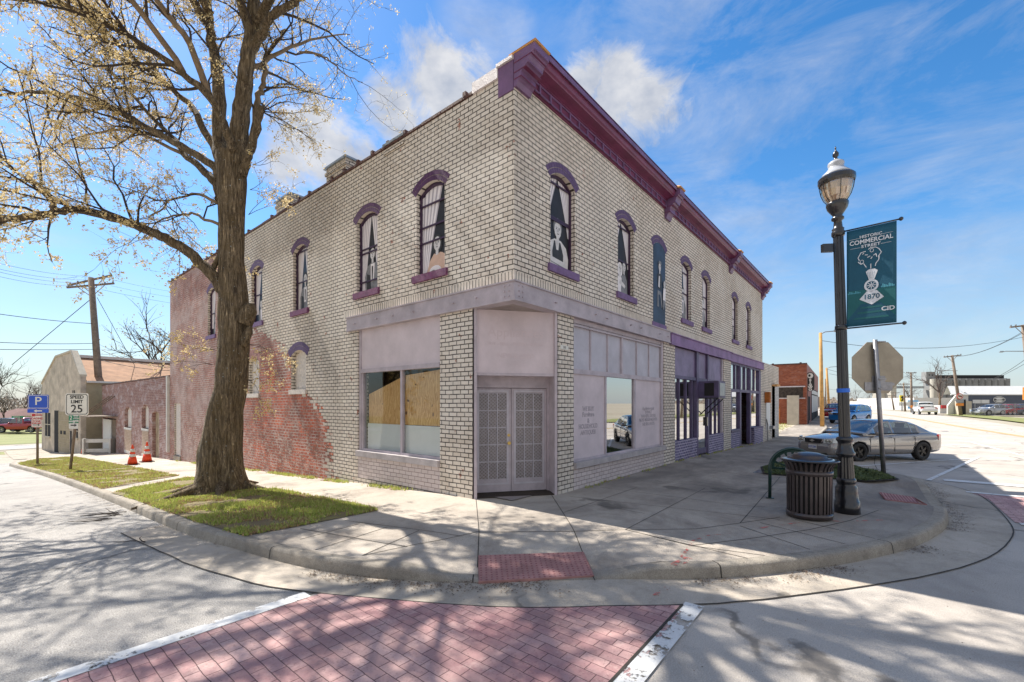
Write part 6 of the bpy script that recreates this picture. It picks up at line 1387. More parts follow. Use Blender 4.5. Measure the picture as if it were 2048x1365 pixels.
bare_tree('olive evergreen tree at the left edge behind the houses', *W(8, 70), 6.5, 15, 'twig', 'evergreen', .7, None, 1.0, 'background_tree')
bare_tree('round bare tree behind the white pickup', *W(1880, 76), 10.2, 16, 'twig2', None, .62)
for i, (px, d, h) in enumerate(((1690, 170, 9), (1715, 190, 9), (1740, 200, 8), (1815, 230, 14), (1575, 150, 9))): bare_tree(['low bare tree far off, just left of the lamp shaft', 'far bare tree between the lamp shaft and the stop sign', 'far bare tree close to the stop sign post', 'brown bare tree below the grain conveyor', 'far bare tree beyond the wooden pole'][i], *W(px, d), h, 20 + i, 'twig2', None, .7, dens_=.9)
M['farwood'] = leaf_mat('bare far wood', (.17, .13, .10), (.30, .24, .18), .2)
rw2 = random.Random(9); b = MB(); V = []; Fc = []
for (pa, pb2, d0, hh, n_) in ((-700, 210, 150, 9, 9000), (1530, 1780, 260, 8, 5000), (1780, 2700, 420, 12, 7000), (-700, 60, 100, 5, 3000)):
    for _ in range(n_):
        px = rw2.uniform(pa, pb2); d = d0 * rw2.uniform(.9, 1.15); x, y = W(px, d); top_ = hh * (.55 + .6 * abs(noise.noise(Vector((px * .025, d0, 0)))) + .3 * noise.noise(Vector((px * .11, d0, 5)))); z = -2 + top_ * rw2.random() ** .7; s = d0 * .0022 * rw2.uniform(.5, 1.6); i = len(V)
        c0 = Vector((x, y, z)); e = Vector((rw2.gauss(0, 1), rw2.gauss(0, 1), rw2.gauss(0, 1.4))).normalized(); f = e.orthogonal().normalized(); V += [c0 - e * s * 1.6, c0 + f * s * .35, c0 + e * s * 1.6, c0 - f * s * .35]; Fc.append((i, i + 1, i + 2, i + 3))
b.v = V; b.f = Fc; b.m = [0] * len(Fc); tag(b.build('far_wood', M['farwood']), kind='stuff')
# ---------------------------------------------------------------- buildings and poles in the distance
gA = Vector((4.74, 43.66, 0)); gB = Vector((3.45, 52.9, 0)); gd = (gB - gA).normalized(); gn = Vector((gd.y, -gd.x, 0)); gl2 = (gB - gA).length
GA = thing('garage_building', 'grey cement garage with a stepped gable front and brown shingle roof', 'building', (gA.x, gA.y, -2)); GM = basis(gB, -gd, (0, 0, 1))   # x: from far to near corner, z outwards to the street
if (GM.to_3x3() @ Vector((0, 0, 1))).dot(Vector((-1, 0, 0))) < 0: print('flip!')
zo = -2.1
fr = [(0, zo), (gl2, zo), (gl2, 3.62), (gl2 * .79, 5.45), (gl2 * .40, 5.25), (0, 3.25)]
b = MB(GM); b.prism([(x, z, -.3) for x, z in fr], (0, 0, .3)); b.build('gable_front', M['plaster'], GA)
b = MB(GM)
for (p, q) in ((fr[2], fr[3]), (fr[3], fr[4]), (fr[4], fr[5])):
    d = Vector((q[0] - p[0], q[1] - p[1])).normalized(); nn = Vector((d.y, -d.x)) * -.14
    if nn.y < 0: nn = -nn
    b.prism([(p[0], p[1], -.34), (q[0], q[1], -.34), (q[0] + nn.x * 0, q[1] + .14, -.34), (p[0], p[1] + .14, -.34)], (0, 0, .40))
b.build('coping', M['trimtan'], GA)
b = MB(GM); b.box(.3, gl2 - .003, zo, 3.3, -14, -.305); b.build('side_wall', M['tanwall'], GA)
b = MB(GM); b.add([(gl2 + .15, 3.3, -.31), (gl2 + .15, 3.3, -14.2), (gl2 * .5, 5.3, -14.2), (gl2 * .5, 5.3, -.31), (.1, 3.3, -.31), (.1, 3.3, -14.2)], [(0, 1, 2, 3), (3, 2, 5, 4), (1, 5, 2)]); b.box(gl2 * .5 - .2, gl2 * .5 + .2, 5.28, 5.5, -14.2, -.31, 1); b.box(gl2 + .02, gl2 + .18, 3.18, 3.32, -14, -.31, 1); b.build('roof', [M['shingle'], M['offwhite']], GA)
gu = lambda f: gl2 * f
dr = thing_part('garage_door', GA); b = MB(GM)
for q in range(9): b.box(gu(.47), gu(.74), -1.95 + q * .34, -1.95 + q * .34 + .32, -.06, .015)
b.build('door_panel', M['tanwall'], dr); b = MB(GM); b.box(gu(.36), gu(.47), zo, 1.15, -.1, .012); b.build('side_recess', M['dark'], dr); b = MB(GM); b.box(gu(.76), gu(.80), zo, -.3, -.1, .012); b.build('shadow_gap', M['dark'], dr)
b = MB(GM); b.box(gu(.52), gu(.57), -.62, -.35, .015, .02); b.box(gu(.60), gu(.66), -.62, -.35, .015, .02); b.build('pane', M['dark'], dr)
for xa_, xb_, za, zb_ in ((.10, .25, -.9, .95), (.855, .945, -.75, .2), (.815, .87, 1.75, 2.65)):
    w = thing_part('window', GA); b = MB(GM); b.box(gu(xa_), gu(xb_), za, zb_, -.1, .005); b.build('pane', M['dark'], w); b = MB(GM)
    b.box(gu(xa_) - .06, gu(xb_) + .06, za - .12, za, -.1, .08); b.box((gu(xa_) + gu(xb_)) / 2 - .03, (gu(xa_) + gu(xb_)) / 2 + .03, za, zb_, .005, .02); b.box(gu(xa_), gu(xb_), (za + zb_) / 2 - .03, (za + zb_) / 2 + .03, .006, .021); b.build('sash', M['trimtan'], w)

def upole(name, label, base_px, d, py0, top_px, top_py, r, m, arms=(), group=None, lamp_arm=None):
    x, y = W(base_px, d); z = T(x, y) - .1; t = thing(name, label, 'utility pole', (x, y, z), 0, group); top = P3(top_px, top_py, d); b = MB(); b.tube([(x, y, z), top], [r, r * .72], 10); b.build('pole', m, t, True)
    for (f, w0, tilt, dz) in arms:
        c0 = Vector((x, y, z)).lerp(top, f) ; b = MB(); u = (rt + Vector((0, 0, tilt)) + vd * dz).normalized(); b.prism([c0 - u * w0 + Vector((0, 0, -.06)) - vd * .1, c0 + u * w0 + Vector((0, 0, -.06)) - vd * .1, c0 + u * w0 + Vector((0, 0, .06)) - vd * .1, c0 - u * w0 + Vector((0, 0, .06)) - vd * .1], vd * .1)
        ca = b.build('crossarm', M['pole'], t); b = MB()
        for q in (-.95, -.6, .6, .95): p = c0 + u * w0 * q; b.lathe([(.03, .05), (.055, .1), (.05, .17), (.02, .2)], 8, 0, p - vd * .05)
        b.build('insulator', M['metal_cap'], ca)
        b = MB()
        for q in (-1, 1): b.tube([c0 + u * w0 * .6 * q, c0 - Vector((0, 0, w0 * .62))], .025, 5)
        b.build('brace', M['pole'], ca)
    if lamp_arm:
        f, ln, up_ = lamp_arm; c0 = Vector((x, y, z)).lerp(top, f); b = MB(); e = c0 + rt * ln + Vector((0, 0, up_)); b.tube([c0, c0 + rt * ln * .3 + Vector((0, 0, up_ * .7)), e], .035, 6); b.build('lamp_arm', M['galv'], t, True); b = MB(); b.box(-.35, .35, -.12, .12, -.05, .06); b.M = None; o = MB(Matrix.Translation(e)); o.box(-.32, .32, -.12, .12, -.05, .07); o.build('lamp_head', M['metal_cap'], t)
    return t, top
_, ptop = upole('utility_pole', 'leaning grey utility pole with two crossarms behind the brick annex', 208, 33, 0, 182, 556, .26, M['pole'], [(.985, 1.5, .28, .1), (.955, 1.35, .26, .5)])
upole('utility_pole', 'honey coloured wooden pole with a lamp arm standing on the sidewalk beyond the annex', 1644.5, 34.5, 0, 1641, 666, .15, M['pole_new'], [], lamp_arm=(.985, 1.2, .25))
upole('utility_pole', 'second honey coloured pole further along the sidewalk', 1659, 58, 0, 1653, 736, .16, M['pole_new'], [], lamp_arm=(.98, 1.6, .3))
upole('utility_pole', 'thin grey pole between the two honey coloured ones', 1651, 90, 0, 1651, 758, .17, M['pole'], [])
upole('utility_pole', 'dark pole leaning left with a crossarm beside the fence', 1922, 59, 0, 1904, 711, .19, M['pole'], [(.985, 1.15, .12, 0)])
upole('utility_pole', 'grey pole with an offset crossarm behind the orange diamond sign', 1823.5, 80, 0, 1822, 745, .20, M['pole'], [(.985, .9, 0, 0)])
upole('utility_pole', 'slender pole with lamp beside the yellow sign', 1810.5, 88, 0, 1807, 766, .17, M['pole'], [(.95, 1.1, 0, 0)])
upole('utility_pole', 'short dark pole near the stop sign post', 1788, 110, 0, 1783, 791, .18, M['pole'], [(.97, 1.0, 0, 0)])
upole('utility_pole', 'far grey pole behind the short dark one', 1791, 140, 0, 1790, 785, .2, M['pole'], [(.97, 1.5, 0, 0)])
upole('utility_pole', 'tall pole cut by the right picture edge with a lamp arm', 2068, 36, 0, 2046, 650, .17, M['pole'], [(.99, 1.1, .12, 0)])
ae = P3(2046, 703, 36); b = MB(); b.tube([ae + rt * .3, ae - rt * 1.4, ae - rt * 1.6 - Vector((0, 0, .05))], .03, 6); o = MB(Matrix.Translation(ae - rt * 1.75 - Vector((0, 0, .05)))); o.box(-.3, .2, -.1, .1, -.04, .05)
ls = thing('street_light', 'grey cobra head street light reaching in from the right edge', 'street light', tuple(ae)); b.build('arm', M['galv'], ls, True); o.build('lamp_head', M['metal_cap'], ls)
ae = P3(1915, 742, 59); ls = thing('street_light', 'cobra head street light on the dark leaning pole', 'street light', tuple(ae)); b = MB(); b.tube([ae, ae - rt * 2.2 + Vector((0, 0, .05))], .035, 6); b.build('arm', M['galv'], ls); o = MB(Matrix.Translation(ae - rt * 2.45)); o.box(-.4, .3, -.12, .12, -.05, .07); o.build('lamp_head', M['metal_cap'], ls)
def wires(label, lines, r=.012, grp=None):
    for i, (pts, sag) in enumerate(lines):
        b = MB(); (xa_, ya, da), (xb_, yb, db) = pts; A_ = P3(xa_, ya, da); B2 = P3(xb_, yb, db); P = [A_.lerp(B2, k2 / 12) - Vector((0, 0, sag * 4 * (k2 / 12) * (1 - k2 / 12))) for k2 in range(13)]
        b.tube(P, r, 4); o = b.build('overhead_wire', M['wire']); tag(o, label[i] if isinstance(label, list) else label, 'wire', grp)
wires('thin power line leaving the left pole for the left picture edge', [(((181, 553, 33), (-60, 512, 24)), .25), (((172, 560, 33), (-60, 524, 24)), .25), (((160, 566, 33), (-60, 529, 24)), .25), (((148, 572, 33), (-60, 538, 24)), .25)], .012, 'power lines left of the leaning pole')
wires(['telephone wire at mid height left of the leaning pole', 'thick cable bundle left of the leaning pole', 'thin cable just above the thick bundle', 'guy wire falling left from the leaning pole', 'guy wire falling right from the leaning pole', 'cable drooping right behind the annex roof', 'lower cable behind the annex roof'],
      [(((190, 648, 33), (-60, 620, 26)), .1), (((193, 699, 33), (-60, 698, 26)), .05), (((192, 687, 33), (-60, 682, 26)), .1), (((180, 600, 33), (24, 730, 36)), 0), (((194, 595, 33), (285, 760, 38)), 0), (((203, 700, 33), (345, 735, 30)), .3), (((200, 720, 33), (345, 742, 30)), .15)], .022)
wires('thin power line right of the leaning pole crossing behind the brick corner', [(((225, 560, 33), (345, 584, 40)), .05), (((222, 572, 33), (345, 595, 40)), .05), (((205, 580, 33), (345, 607, 40)), .05)], .010, 'power lines right of the leaning pole')
wires(['dashed looking cable spanning from the wooden pole to the right edge', 'high wire from the leaning dark pole to the right edge', 'wire from the leaning dark pole to the tall right pole', 'lower wire at the right of the leaning dark pole', 'thick black cable at the right edge'],
      [(((1645, 682, 34.5), (2090, 665, 36)), .9), (((1912, 713, 59), (2060, 655, 40)), .6), (((1898, 714, 59), (2048, 665, 38)), .6), (((1915, 770, 59), (2060, 712, 38)), .9), (((1990, 758, 60), (2070, 716, 36)), .1)], .018)
wires('faint wire crossing above the far end of the main street', [(((1651, 738, 58), (1822, 752, 80)), .8), (((1659, 748, 60), (1822, 757, 80)), .6), (((1651, 778, 90), (1808, 775, 88)), .6), (((1653, 795, 90), (1790, 793, 120)), .8), (((1822, 752, 80), (1908, 735, 59)), .5)], .02, 'faint wires over the far street')

# red brick shop beyond the vacant lot
RC = Vector((44.0, 5.0, 0)); RBt = thing('red_brick_shop', 'red brick shop beyond the vacant lot with a rusty boarded opening in its side', 'building', tuple(RC))
fd = Vector((1, .064, 0)).normalized(); fn = Vector((-fd.y, fd.x, 0)); SM = basis((RC.x, RC.y, 0) , -fn, (0, 0, 1)) # side wall: x runs towards the street corner
b = MB(); P = [RC, RC + fd * 24, RC + fd * 24 + fn * 16, RC + fn * 16]
b.prism([(p.x, p.y, -.6) for p in P], (0, 0, 5.55)); b.build('wall', M['red_brick'], RBt)
b = MB(); o_ = -fn * .03; b.prism([(q.x, q.y, -.6) for q in (RC + o_, RC + fd * 24 + o_, RC + fd * 24 - fn * .005, RC - fn * .005)], (0, 0, 5.58)); b.build('front_facing', M['pink_brick'], RBt)
SMx = basis(RC - fd * .01, -fn, (0, 0, 1))     # local x towards street, negative = deeper; z outwards
zz = lambda py: Zp(py, 37.5)
b = MB(SMx); b.box(-9, -.25, zz(796), zz(776) + .05, 0, .05); b.build('charred_band', M['char'], RBt)
b = MB(SMx); b.box(-9, -.1, zz(776) + .05, zz(776) + .14, 0, .1); b.box(-9, -.1, zz(798), zz(796), 0, .08); b.build('ledge', M['tarp'], RBt)
b = MB(SMx); b.box(-9, -1.9, -.4, zz(812), 0, .06); b.build('rusty_sheet', M['rust'], RBt)
b = MB(SMx); b.box(-1.3, -.5, -.45, 2.35, .5, 1.2); bb = b.build('concrete_block', M['trimtan']); tag(bb, 'pale concrete pedestal with two short horns standing beside the rusty boarding', 'pedestal')
b = MB(SMx); b.box(-16, .03, 4.95, 5.05, -.1, .06); [b.box(-.5 - q, -.35 - q, 5.05, 5.12, -.1, .02) for q in range(0, 14, 2)]; b.build('coping', M['coping'], RBt)
FMx = basis(RC - fn * .035, fd, (0, 0, 1)); b = MB(FMx)
b.box(.4, .8, -.4, 3.0, 0, .02); b.box(1.5, 2.6, -.4, 2.3, 0, .02); b.box(3.2, 4.4, .2, 2.3, 0, .02); b.box(7, 22, -.2, 3.1, 0, .02); b.build('shopfront', M['dark'], RBt)
b = MB(FMx); [b.box(7.4 + q * 2.9, 9.6 + q * 2.9, .8, 2.5, .02, .03) for q in range(5)]; [b.box(7.2 + q * 2.9, 9.7 + q * 2.9, 2.62, 3.0, .02, .03) for q in range(5)]; b.build('shop_window', M['board'], RBt)
sgn_c = RC + fd * .9 - fn * .75; sg = thing('vertical_shop_sign', 'black rounded vertical blade sign with white letters on the red brick shop', 'sign', (sgn_c.x, sgn_c.y, 3.2))
dS = sgn_c.x * c_ + sgn_c.y * s_; SMs = basis((P3(1620.5, 764, dS)), -fn, (0, 0, 1)); hw_, hh_ = .29, 1.5
zt_, zb__ = Zp(746, dS), Zp(784, dS); hh_ = (zt_ - zb__) / 2
pr_ = [(hw_ * math.cos(a), hh_ - hw_ + hw_ * math.sin(a)) for a in [math.pi * k2 / 10 for k2 in range(11)]] + [(-hw_ * math.cos(a), -(hh_ - hw_) - hw_ * math.sin(a)) for a in [math.pi * k2 / 10 for k2 in range(11)]]
b = MB(SMs); b.prism([(x, y, -.06) for x, y in pr_], (0, 0, .12)); b.build('sign_box', SB_, sg)
b = MB(SMs); b.prism([(x * .72, y * .78 + (hh_ - hw_) * 1.0, .062) for x, y, _ in disc(0, 0, hw_, hw_, 16)], (0, 0, .01)); b.build('emblem', M['board'], sg); b = MB(SMs); b.prism([(x - .05, y + hh_ - hw_ * .95, .073) for x, y, _ in disc(0, 0, .09, .11, 8)], (0, 0, .006)); b.build('emblem_mark', SB_, sg)
for i, ch in enumerate('SIGWO'): text(ch, .24, M['board'], SMs @ Matrix.Translation((0, hh_ - .66 - i * .20, .065)), sg, 'letter', 1.15, bold=.02)
b = MB(SMs); b.box(-.3, .0, .2, .28, -.03, .03); b.M = SMs; o = MB(); 
o.tube([SMs @ Vector((-hw_, hh_ * .6, 0)), SMs @ Vector((-.75, hh_ * .6, 0))], .03, 5); o.tube([SMs @ Vector((-hw_, -hh_ * .6, 0)), SMs @ Vector((-.8, -hh_ * .6, 0))], .03, 5); o.build('bracket', SB_, sg)
sheet('vacant_lot', [(30.2, 5.2), (43.8, 5.6), (43.8, 16), (30.2, 16)], .006, M['gutter']); blades([(31, 5.4), (43.5, 5.8), (43.5, 9), (31, 9)], 900, .14, None, [M['grass'], M['drygrass']], 8, .2)

# row of things at the far right: all stand on the far side of the main street
def block(name, label, cat, px0, px1, py0, d, m, depth=10, pyb=None, gab=None, zb=-.2):
    A_ = Vector((*W(px0, d), 0)); B2 = Vector((*W(px1, d), 0)); t = thing(name, label, cat, ((A_.x + B2.x) / 2, (A_.y + B2.y) / 2, 0)); w = (B2 - A_).length; Mx = basis(A_, rt, (0, 0, 1)); zt = Zp(py0, d); z0 = zb if pyb is None else Zp(pyb, d)
    b = MB(Mx); b.box(0, w, z0, zt, -depth, 0); b.build('wall', m, t); return t, Mx, w, zt
REED, Mx, w, zt = block('metal_workshop', 'navy and white metal workshop with a long white roof and oval logo', 'building', 1937, 2110, 789, 63, M['navy'], 1.5)
b = MB(Mx); zr_ = Zp(772.5, 64); b.add([(-2.6, zt + .0, .15), (w + 1, zt, .15), (w + 1, zr_, -1.0), (-2.0, zr_, -1.0), (-2.0, zt, -1.6), (w + 1, zt, -1.6)], [(0, 1, 2, 3), (3, 2, 5, 4)]); b.box(-2.6, w + 1, zt - .12, zt - .003, .05, .16); b.build('roof', M['whiteroof'], REED)
b = MB(Mx); b.prism([(-2.6, -.2, -.3), (-.003, -.2, -.02), (-.003, zt - .003, -.02), (-.5, zt + .35, -.02), (-1.6, zt - .2, -.2), (-2.6, zt - 1.6, -.3)], (.001, 0, -.2)); b.build('gable_wall', M['offwhite'], REED)
b = MB(Mx); b.box(-1.9, -.05, 0, Zp(803, 63), -.02, .5); b.build('porch', M['trimtan'], REED); b = MB(Mx); b.box(-1.5, -.9, .1, 2.2, .5, .52); b.build('door', M['dark'], REED)
b = MB(Mx); u = 63 / F; b.box(8 * u, 24 * u, Zp(807, 63), Zp(800, 63), 0, .05); b.box(25 * u, 41 * u, Zp(807, 63), Zp(800, 63), 0, .05); b.build('window', M['board'], REED)
lg = Matrix.Translation((60.5 * u, Zp(800, 63), .03)); b = MB(Mx @ lg)
for sx_, sy_, mi, zz_ in ((.83, .48, 0, 0), (.76, .41, 1, .01), (.66, .33, 0, .02)): b.prism([(x, y, zz_) for x, y, _ in disc(0, 0, sx_, sy_, 24)], (0, 0, .01), mi)
b.box(-.85, .85, -.15, .15, .035, .045, 0); b.box(-.78, .78, -.11, .11, .046, .05, 1); b.build('logo', [M['board'], SB_], REED); text('REED', .26, M['board'], Mx @ lg @ Matrix.Translation((0, 0, .055)), REED, 'lettering', 1.3, bold=.01)
fc = thing('chain_link_fence', 'grey chain link fence in front of the navy workshop', 'fence', (*W(2000, 55), 0)); A_ = Vector((*W(1950, 56.5), T(*W(1950, 56.5)))); B2 = Vector((*W(2110, 56.5), A_.z)); fw = (B2 - A_).length; Fx = basis(A_, (B2 - A_), (0, 0, 1)); b = MB(Fx)
for q in range(9): b.tube([(q * fw / 8, 0, 0), (q * fw / 8, 1.55, 0)], .03, 5)
b.tube([(0, 1.5, 0), (fw, 1.5, 0)], .02, 4); b.build('post', M['galv'], fc); b = MB(Fx)
for q in range(int(fw / .09)):
    for sg_ in (0, .3): b.tube([(q * .09, 0 + .02, 0), (q * .09 + (sg_ or -.3), 1.5, .0)], .0035, 3, 0, False)
b.build('wire_mesh', M['galv'], fc)
ow = thing('metal_warehouse', 'pale metal warehouse across the street, mirrored in the shop windows', 'building', (20, -24, 0)); b = MB(); b.box(4, 44, -36, -22, -.3, 4.6); b.build('wall', M['offwhite'], ow); b = MB(); b.box(6, 18, -21.99, -21.95, -.1, 3.2); b.box(26, 40, -21.99, -21.95, .8, 3.4); b.build('door_opening', M['navy'], ow); b = MB(); b.box(3.6, 44.4, -36.4, -21.6, 4.6, 4.9); b.build('roof', M['whiteroof'], ow)
# verge on the far side
sheet('far_verge', [(40, -10.9), (62, -8.9), (90, -6.3), (90, -9.5), (62, -12.5), (40, -14.5)], -.05, M['lawn'])
# elevator
EL, Mx, w, zt = block('grain_elevator', 'long grey concrete grain elevator with a headhouse tower', 'grain elevator', 1861, 2014, 757, 330, M['elev'], 6)
b = MB(Mx); u = 330 / F
for q in range(12): b.lathe([(6.2 * u, 0), (6.2 * u, zt - .3)], 14, 0, (0, 0, 0)) if 0 else b.tube([( (6.4 + q * 12.8) * u, 0, 1.0), ((6.4 + q * 12.8) * u, zt - .4, 1.0)], 6.3 * u, 16)
b.build('silo_row', M['elev'], EL); b = MB(Mx); b.tube([(1 * u, 0, 2.5), (1 * u, Zp(759, 330), 2.5)], 6.5 * u, 20); b.build('silo', M['elevL'], EL)
b = MB(Mx); b.box(14 * u, 150 * u, zt, Zp(750.5, 330), -6, -1); b.build('gallery', M['dark'], EL); b = MB(Mx); b.box(-6 * u, 12 * u, zt - 2, Zp(744, 330), -5, -1); tw_ = b.build('headhouse', M['elev'], EL); b = MB(Mx); b.box(-1 * u, 1.5 * u, Zp(752, 330), Zp(749, 330), -1, -.9); b.box(5 * u, 7.5 * u, Zp(752, 330), Zp(749, 330), -1, -.9); b.build('opening', M['dark'], tw_)
b = MB(Mx); b.box(-68 * u, -5 * u, Zp(777, 330), Zp(772.5, 330), -5, -3); b.build('conveyor_bridge', M['metal_cap'], EL)
block('mill_tower', 'pale square mill tower at the end of the conveyor bridge', 'tower', 1782, 1793, 768, 325, M['elevL'], 8)
block('grey_mill_block', 'grey mill block with pale silos left of the conveyor', 'building', 1762, 1783, 780, 330, M['elevL'], 8)
block('white_shop', 'low white shop behind the yellow sign', 'building', 1828, 1905, 796, 110, M['offwhite'], 12)
block('white_warehouse', 'long pale warehouse left of the fast food sign', 'building', 1762, 1806, 803, 130, M['offwhite'], 12)
block('white_office', 'taller white office just right of the stop sign post', 'building', 1780, 1798, 797, 125, M['offwhite'], 12)
block('grey_warehouse', 'grey flat warehouse far behind the honey coloured poles', 'building', 1560, 1652, 794, 210, M['elev'], 20)
block('low_shop', 'low pale shop by the far crossing left of the stop sign', 'building', 1690, 1760, 811, 190, M['board'], 12)
_t, Mx, w, zt = block('red_awning_shop', 'small shop with a red fascia behind the bare tree', 'building', 1880, 1896, 811, 74, M['offwhite'], 2)
b = MB(Mx); b.box(.1, w, zt - .5, zt + .02, .01, .2); b.build('fascia', M['signred'], bpy.data.objects['red_awning_shop'])
def hoard(name, label, px0, px1, py0, py1, d, m, post=True, items=(), shape=None, cat='sign'):
    A_ = P3((px0 + px1) / 2, (py0 + py1) / 2, d); t = thing(name, label, cat, tuple(A_)); Mx = basis(A_, rt, (0, 0, 1)); w = (px1 - px0) / F * d; h = (py1 - py0) / F * d; b = MB(Mx)
    if shape == 'diamond': b.prism([(-w / 2, 0, 0), (0, -h / 2, 0), (w / 2, 0, 0), (0, h / 2, 0)], (0, 0, .03))
    elif shape == 'round': b.prism([(x, y, 0) for x, y, _ in disc(0, 0, w / 2, h / 2, 20)], (0, 0, .03))
    else: b.box(-w / 2, w / 2, -h / 2, h / 2, 0, .12)
    b.build('sign_panel', m, t)
    if post: b = MB(Mx); b.tube([(0, -h / 2, -.05), (0, -A_.z, -.05)], .07, 6); b.build('post', M['galv'], t)
    for it in items:
        if it[0] == 't': text(it[1], it[2] * h, it[5], Mx @ Matrix.Translation((it[3] * w, it[4] * h, .13)), t, 'lettering', it[6] if len(it) > 6 else 1, bold=.015 * h)
        else: b = MB(Mx); b.prism([(p[0] * w, p[1] * h, .125) for p in it[1]], (0, 0, .01)); b.build(it[3], it[2], t)
    return t
hoard('fast_food_sign', 'white and sky blue fast food sign with red lettering', 1815, 1836, 801, 818, 100, M['skyblue'], True, [('p', [(-.5, -.3), (.5, -.18), (.5, .30), (-.5, .38)], M['board'], 'white_band'), ('t', 'SONIC', .40, .05, .06, SR, .9)])
hoard('yellow_sign', 'tall yellow sign with a black figure mark', 1799, 1808.5, 791, 804, 95, M['yellowsign'], True, [('p', [(-.3, -.4), (.1, -.4), (.3, .1), (.35, .35), (-.1, .38), (-.35, .1), (0, 0)], SB_, 'mark')])
hoard('shop_board', 'white framed board below the yellow sign', 1797, 1815, 805, 812, 96, M['board'], True)
hoard('warning_sign', 'orange diamond roadwork sign beside the road', 1819, 1828, 810.5, 817.5, 78, M['orangesign'], True, shape='diamond', cat='road sign')
ts = hoard('no_trucks_sign', 'round no trucks sign on the dark leaning pole above two small plates', 1913, 1926, 787, 799, 58, SR, False, shape='round', cat='road sign')
A_ = P3(1919.5, 793, 58); Mx = basis(A_, rt, (0, 0, 1)); b = MB(Mx); b.prism([(x, y, .031) for x, y, _ in disc(0, 0, .33, .31, 20)], (0, 0, .01)); b.build('white_disc', SW, ts); b = MB(Mx); b.box(-.22, .18, -.08, .1, .042, .05); b.box(.18, .26, -.08, .03, .042, .05); b.build('truck_mark', SB_, ts); b = MB(Mx @ Matrix.Rotation(-.7, 4, 'Z')); b.box(-.33, .33, -.035, .035, .052, .06); b.build('slash', SR, ts)
b = MB(Mx); b.box(-.5, .5, -.85, -.45, 0, .03); b.build('plate', M['galv'], ts); b = MB(Mx); b.box(-.5, .5, -1.25, -.9, 0, .03); b.build('orange_plate', M['orangesign'], ts)
hoard('orange_sign', 'orange banner sign cut by the right picture edge', 2045, 2060, 775, 800, 50, M['orangesign'], True)
hoard('street_name_sign', 'small green street name blade on a leaning post by the lawn', 26, 47, 832.5, 836.5, 42, SG, True, [('t', 'BOONVILLE', .6, 0, 0, SW, 1)], cat='road sign')
for i, (px, py) in enumerate(((1735.5, 810), (1719, 817))):
    A_ = P3(px, py, 150); t = thing('traffic_light', ['traffic light hanging right over the far crossing', 'traffic light hanging left over the far crossing'][i], 'traffic light', tuple(A_)); b = MB(Matrix.Translation(A_)); b.box(-.25, .25, -.25, .25, -.55, .55); b.build('housing', M['black'], t); b = MB(basis(A_ - vd * .26, rt, (0, 0, 1))); b.prism([(x, y + .3, 0) for x, y, _ in disc(0, 0, .15, .15, 10)], (0, 0, .02)); b.build('lens', M['orangesign'], t)
b = MB(); b.tube([P3(1650, 808, 150), P3(1760, 808, 150)], .10, 6); b.tube([P3(1760, 808, 150), P3(1760, 818, 150)], .14, 6); tag(b.build('signal_mast', M['galv']), 'long grey signal mast arm across the far crossing', 'mast')
for i, px in enumerate((1697, 1722)): hoard('street_name_sign', ['left green street name blade on the far signal mast', 'right green street name blade on the far signal mast'][i], px - 4, px + 5, 809, 812, 149, SG, False)
# houses at the far left
def house(label, px0, px1, pyw, pyr, d, wm, rm, zb=-2.2, depth=8):
    A_ = Vector((*W(px0, d), 0)); t = thing('house', label, 'house', (A_.x, A_.y, zb)); w = (px1 - px0) / F * d; Mx = basis(A_, rt, (0, 0, 1)); zw, zr = Zp(pyw, d), Zp(pyr, d)
    b = MB(Mx); b.box(0, w, zb, zw, -depth, 0); b.build('wall', wm, t); b = MB(Mx); e = .4
    b.add([(-e, zw, e), (w + e, zw, e), (w + e, zw, -depth - e), (-e, zw, -depth - e), (w * .25, zr, -depth / 2), (w * .75, zr, -depth / 2)], [(0, 1, 5, 4), (1, 2, 5), (2, 3, 4, 5), (3, 0, 4), (0, 3, 2, 1)]); b.build('roof', rm, t)
    for f in (.2, .7): b = MB(Mx); b.box(w * f, w * f + .9, zb + 1.0, zw - .3, 0, .03); b.build('window', M['dark'], t)
house('white house with a brown hip roof behind the red pickup', 28, 66, 832, 806, 72, M['offwhite'], M['brownroof'])
house('small white shed roofed house beside the garage', 50, 86, 842, 829, 60, M['offwhite'], M['whiteroof'])
house('pale house at the left picture edge', -30, 27, 836, 818, 78, M['board'], M['brownroof'])
house('white bungalow left of the street name sign', 14, 36, 838, 824, 90, M['offwhite'], M['elev'])
sheet('far_kerb', [(-20, 53.2), (3.4, 53.2), (3.4, 53.5), (-20, 53.5)], -.06, M['kerb'])

# ---------------------------------------------------------------- sky, sun, camera
wd = bpy.data.worlds.new('World'); bpy.context.scene.world = wd; wd.use_nodes = True; nt = wd.node_tree; nd = nt.nodes; lk = nt.links; bg = nd['Background']
EL_, tr_ = math.radians(51), Vector((.035, -.999)).normalized()
sky = nd.new('ShaderNodeTexSky'); sky.sky_type = 'NISHITA'; sky.sun_disc = False; sky.sun_elevation = EL_; sky.sun_rotation = math.atan2(-tr_.x, -tr_.y); sky.air_density = 1.0; sky.dust_density = .3; sky.ozone_density = 1.6
hs = nd.new('ShaderNodeHueSaturation'); hs.inputs['Saturation'].default_value = SKY_SAT; lk.new(sky.outputs[0], hs.inputs['Color'])
tc_ = nd.new('ShaderNodeTexCoord')
def wdir(px, py):
    v = (vd + rt * ((px - CX) / F) + Vector((0, 0, (HY - py) / F))).normalized(); return v
def mth(op, a, b=None, cl=False):
    n = nd.new('ShaderNodeMath'); n.operation = op; n.use_clamp = cl
    for k2, v in ((0, a), (1, b)):
        if v is None: continue
        if isinstance(v, (int, float)): n.inputs[k2].default_value = v
        else: lk.new(v, n.inputs[k2])
    return n.outputs[0]
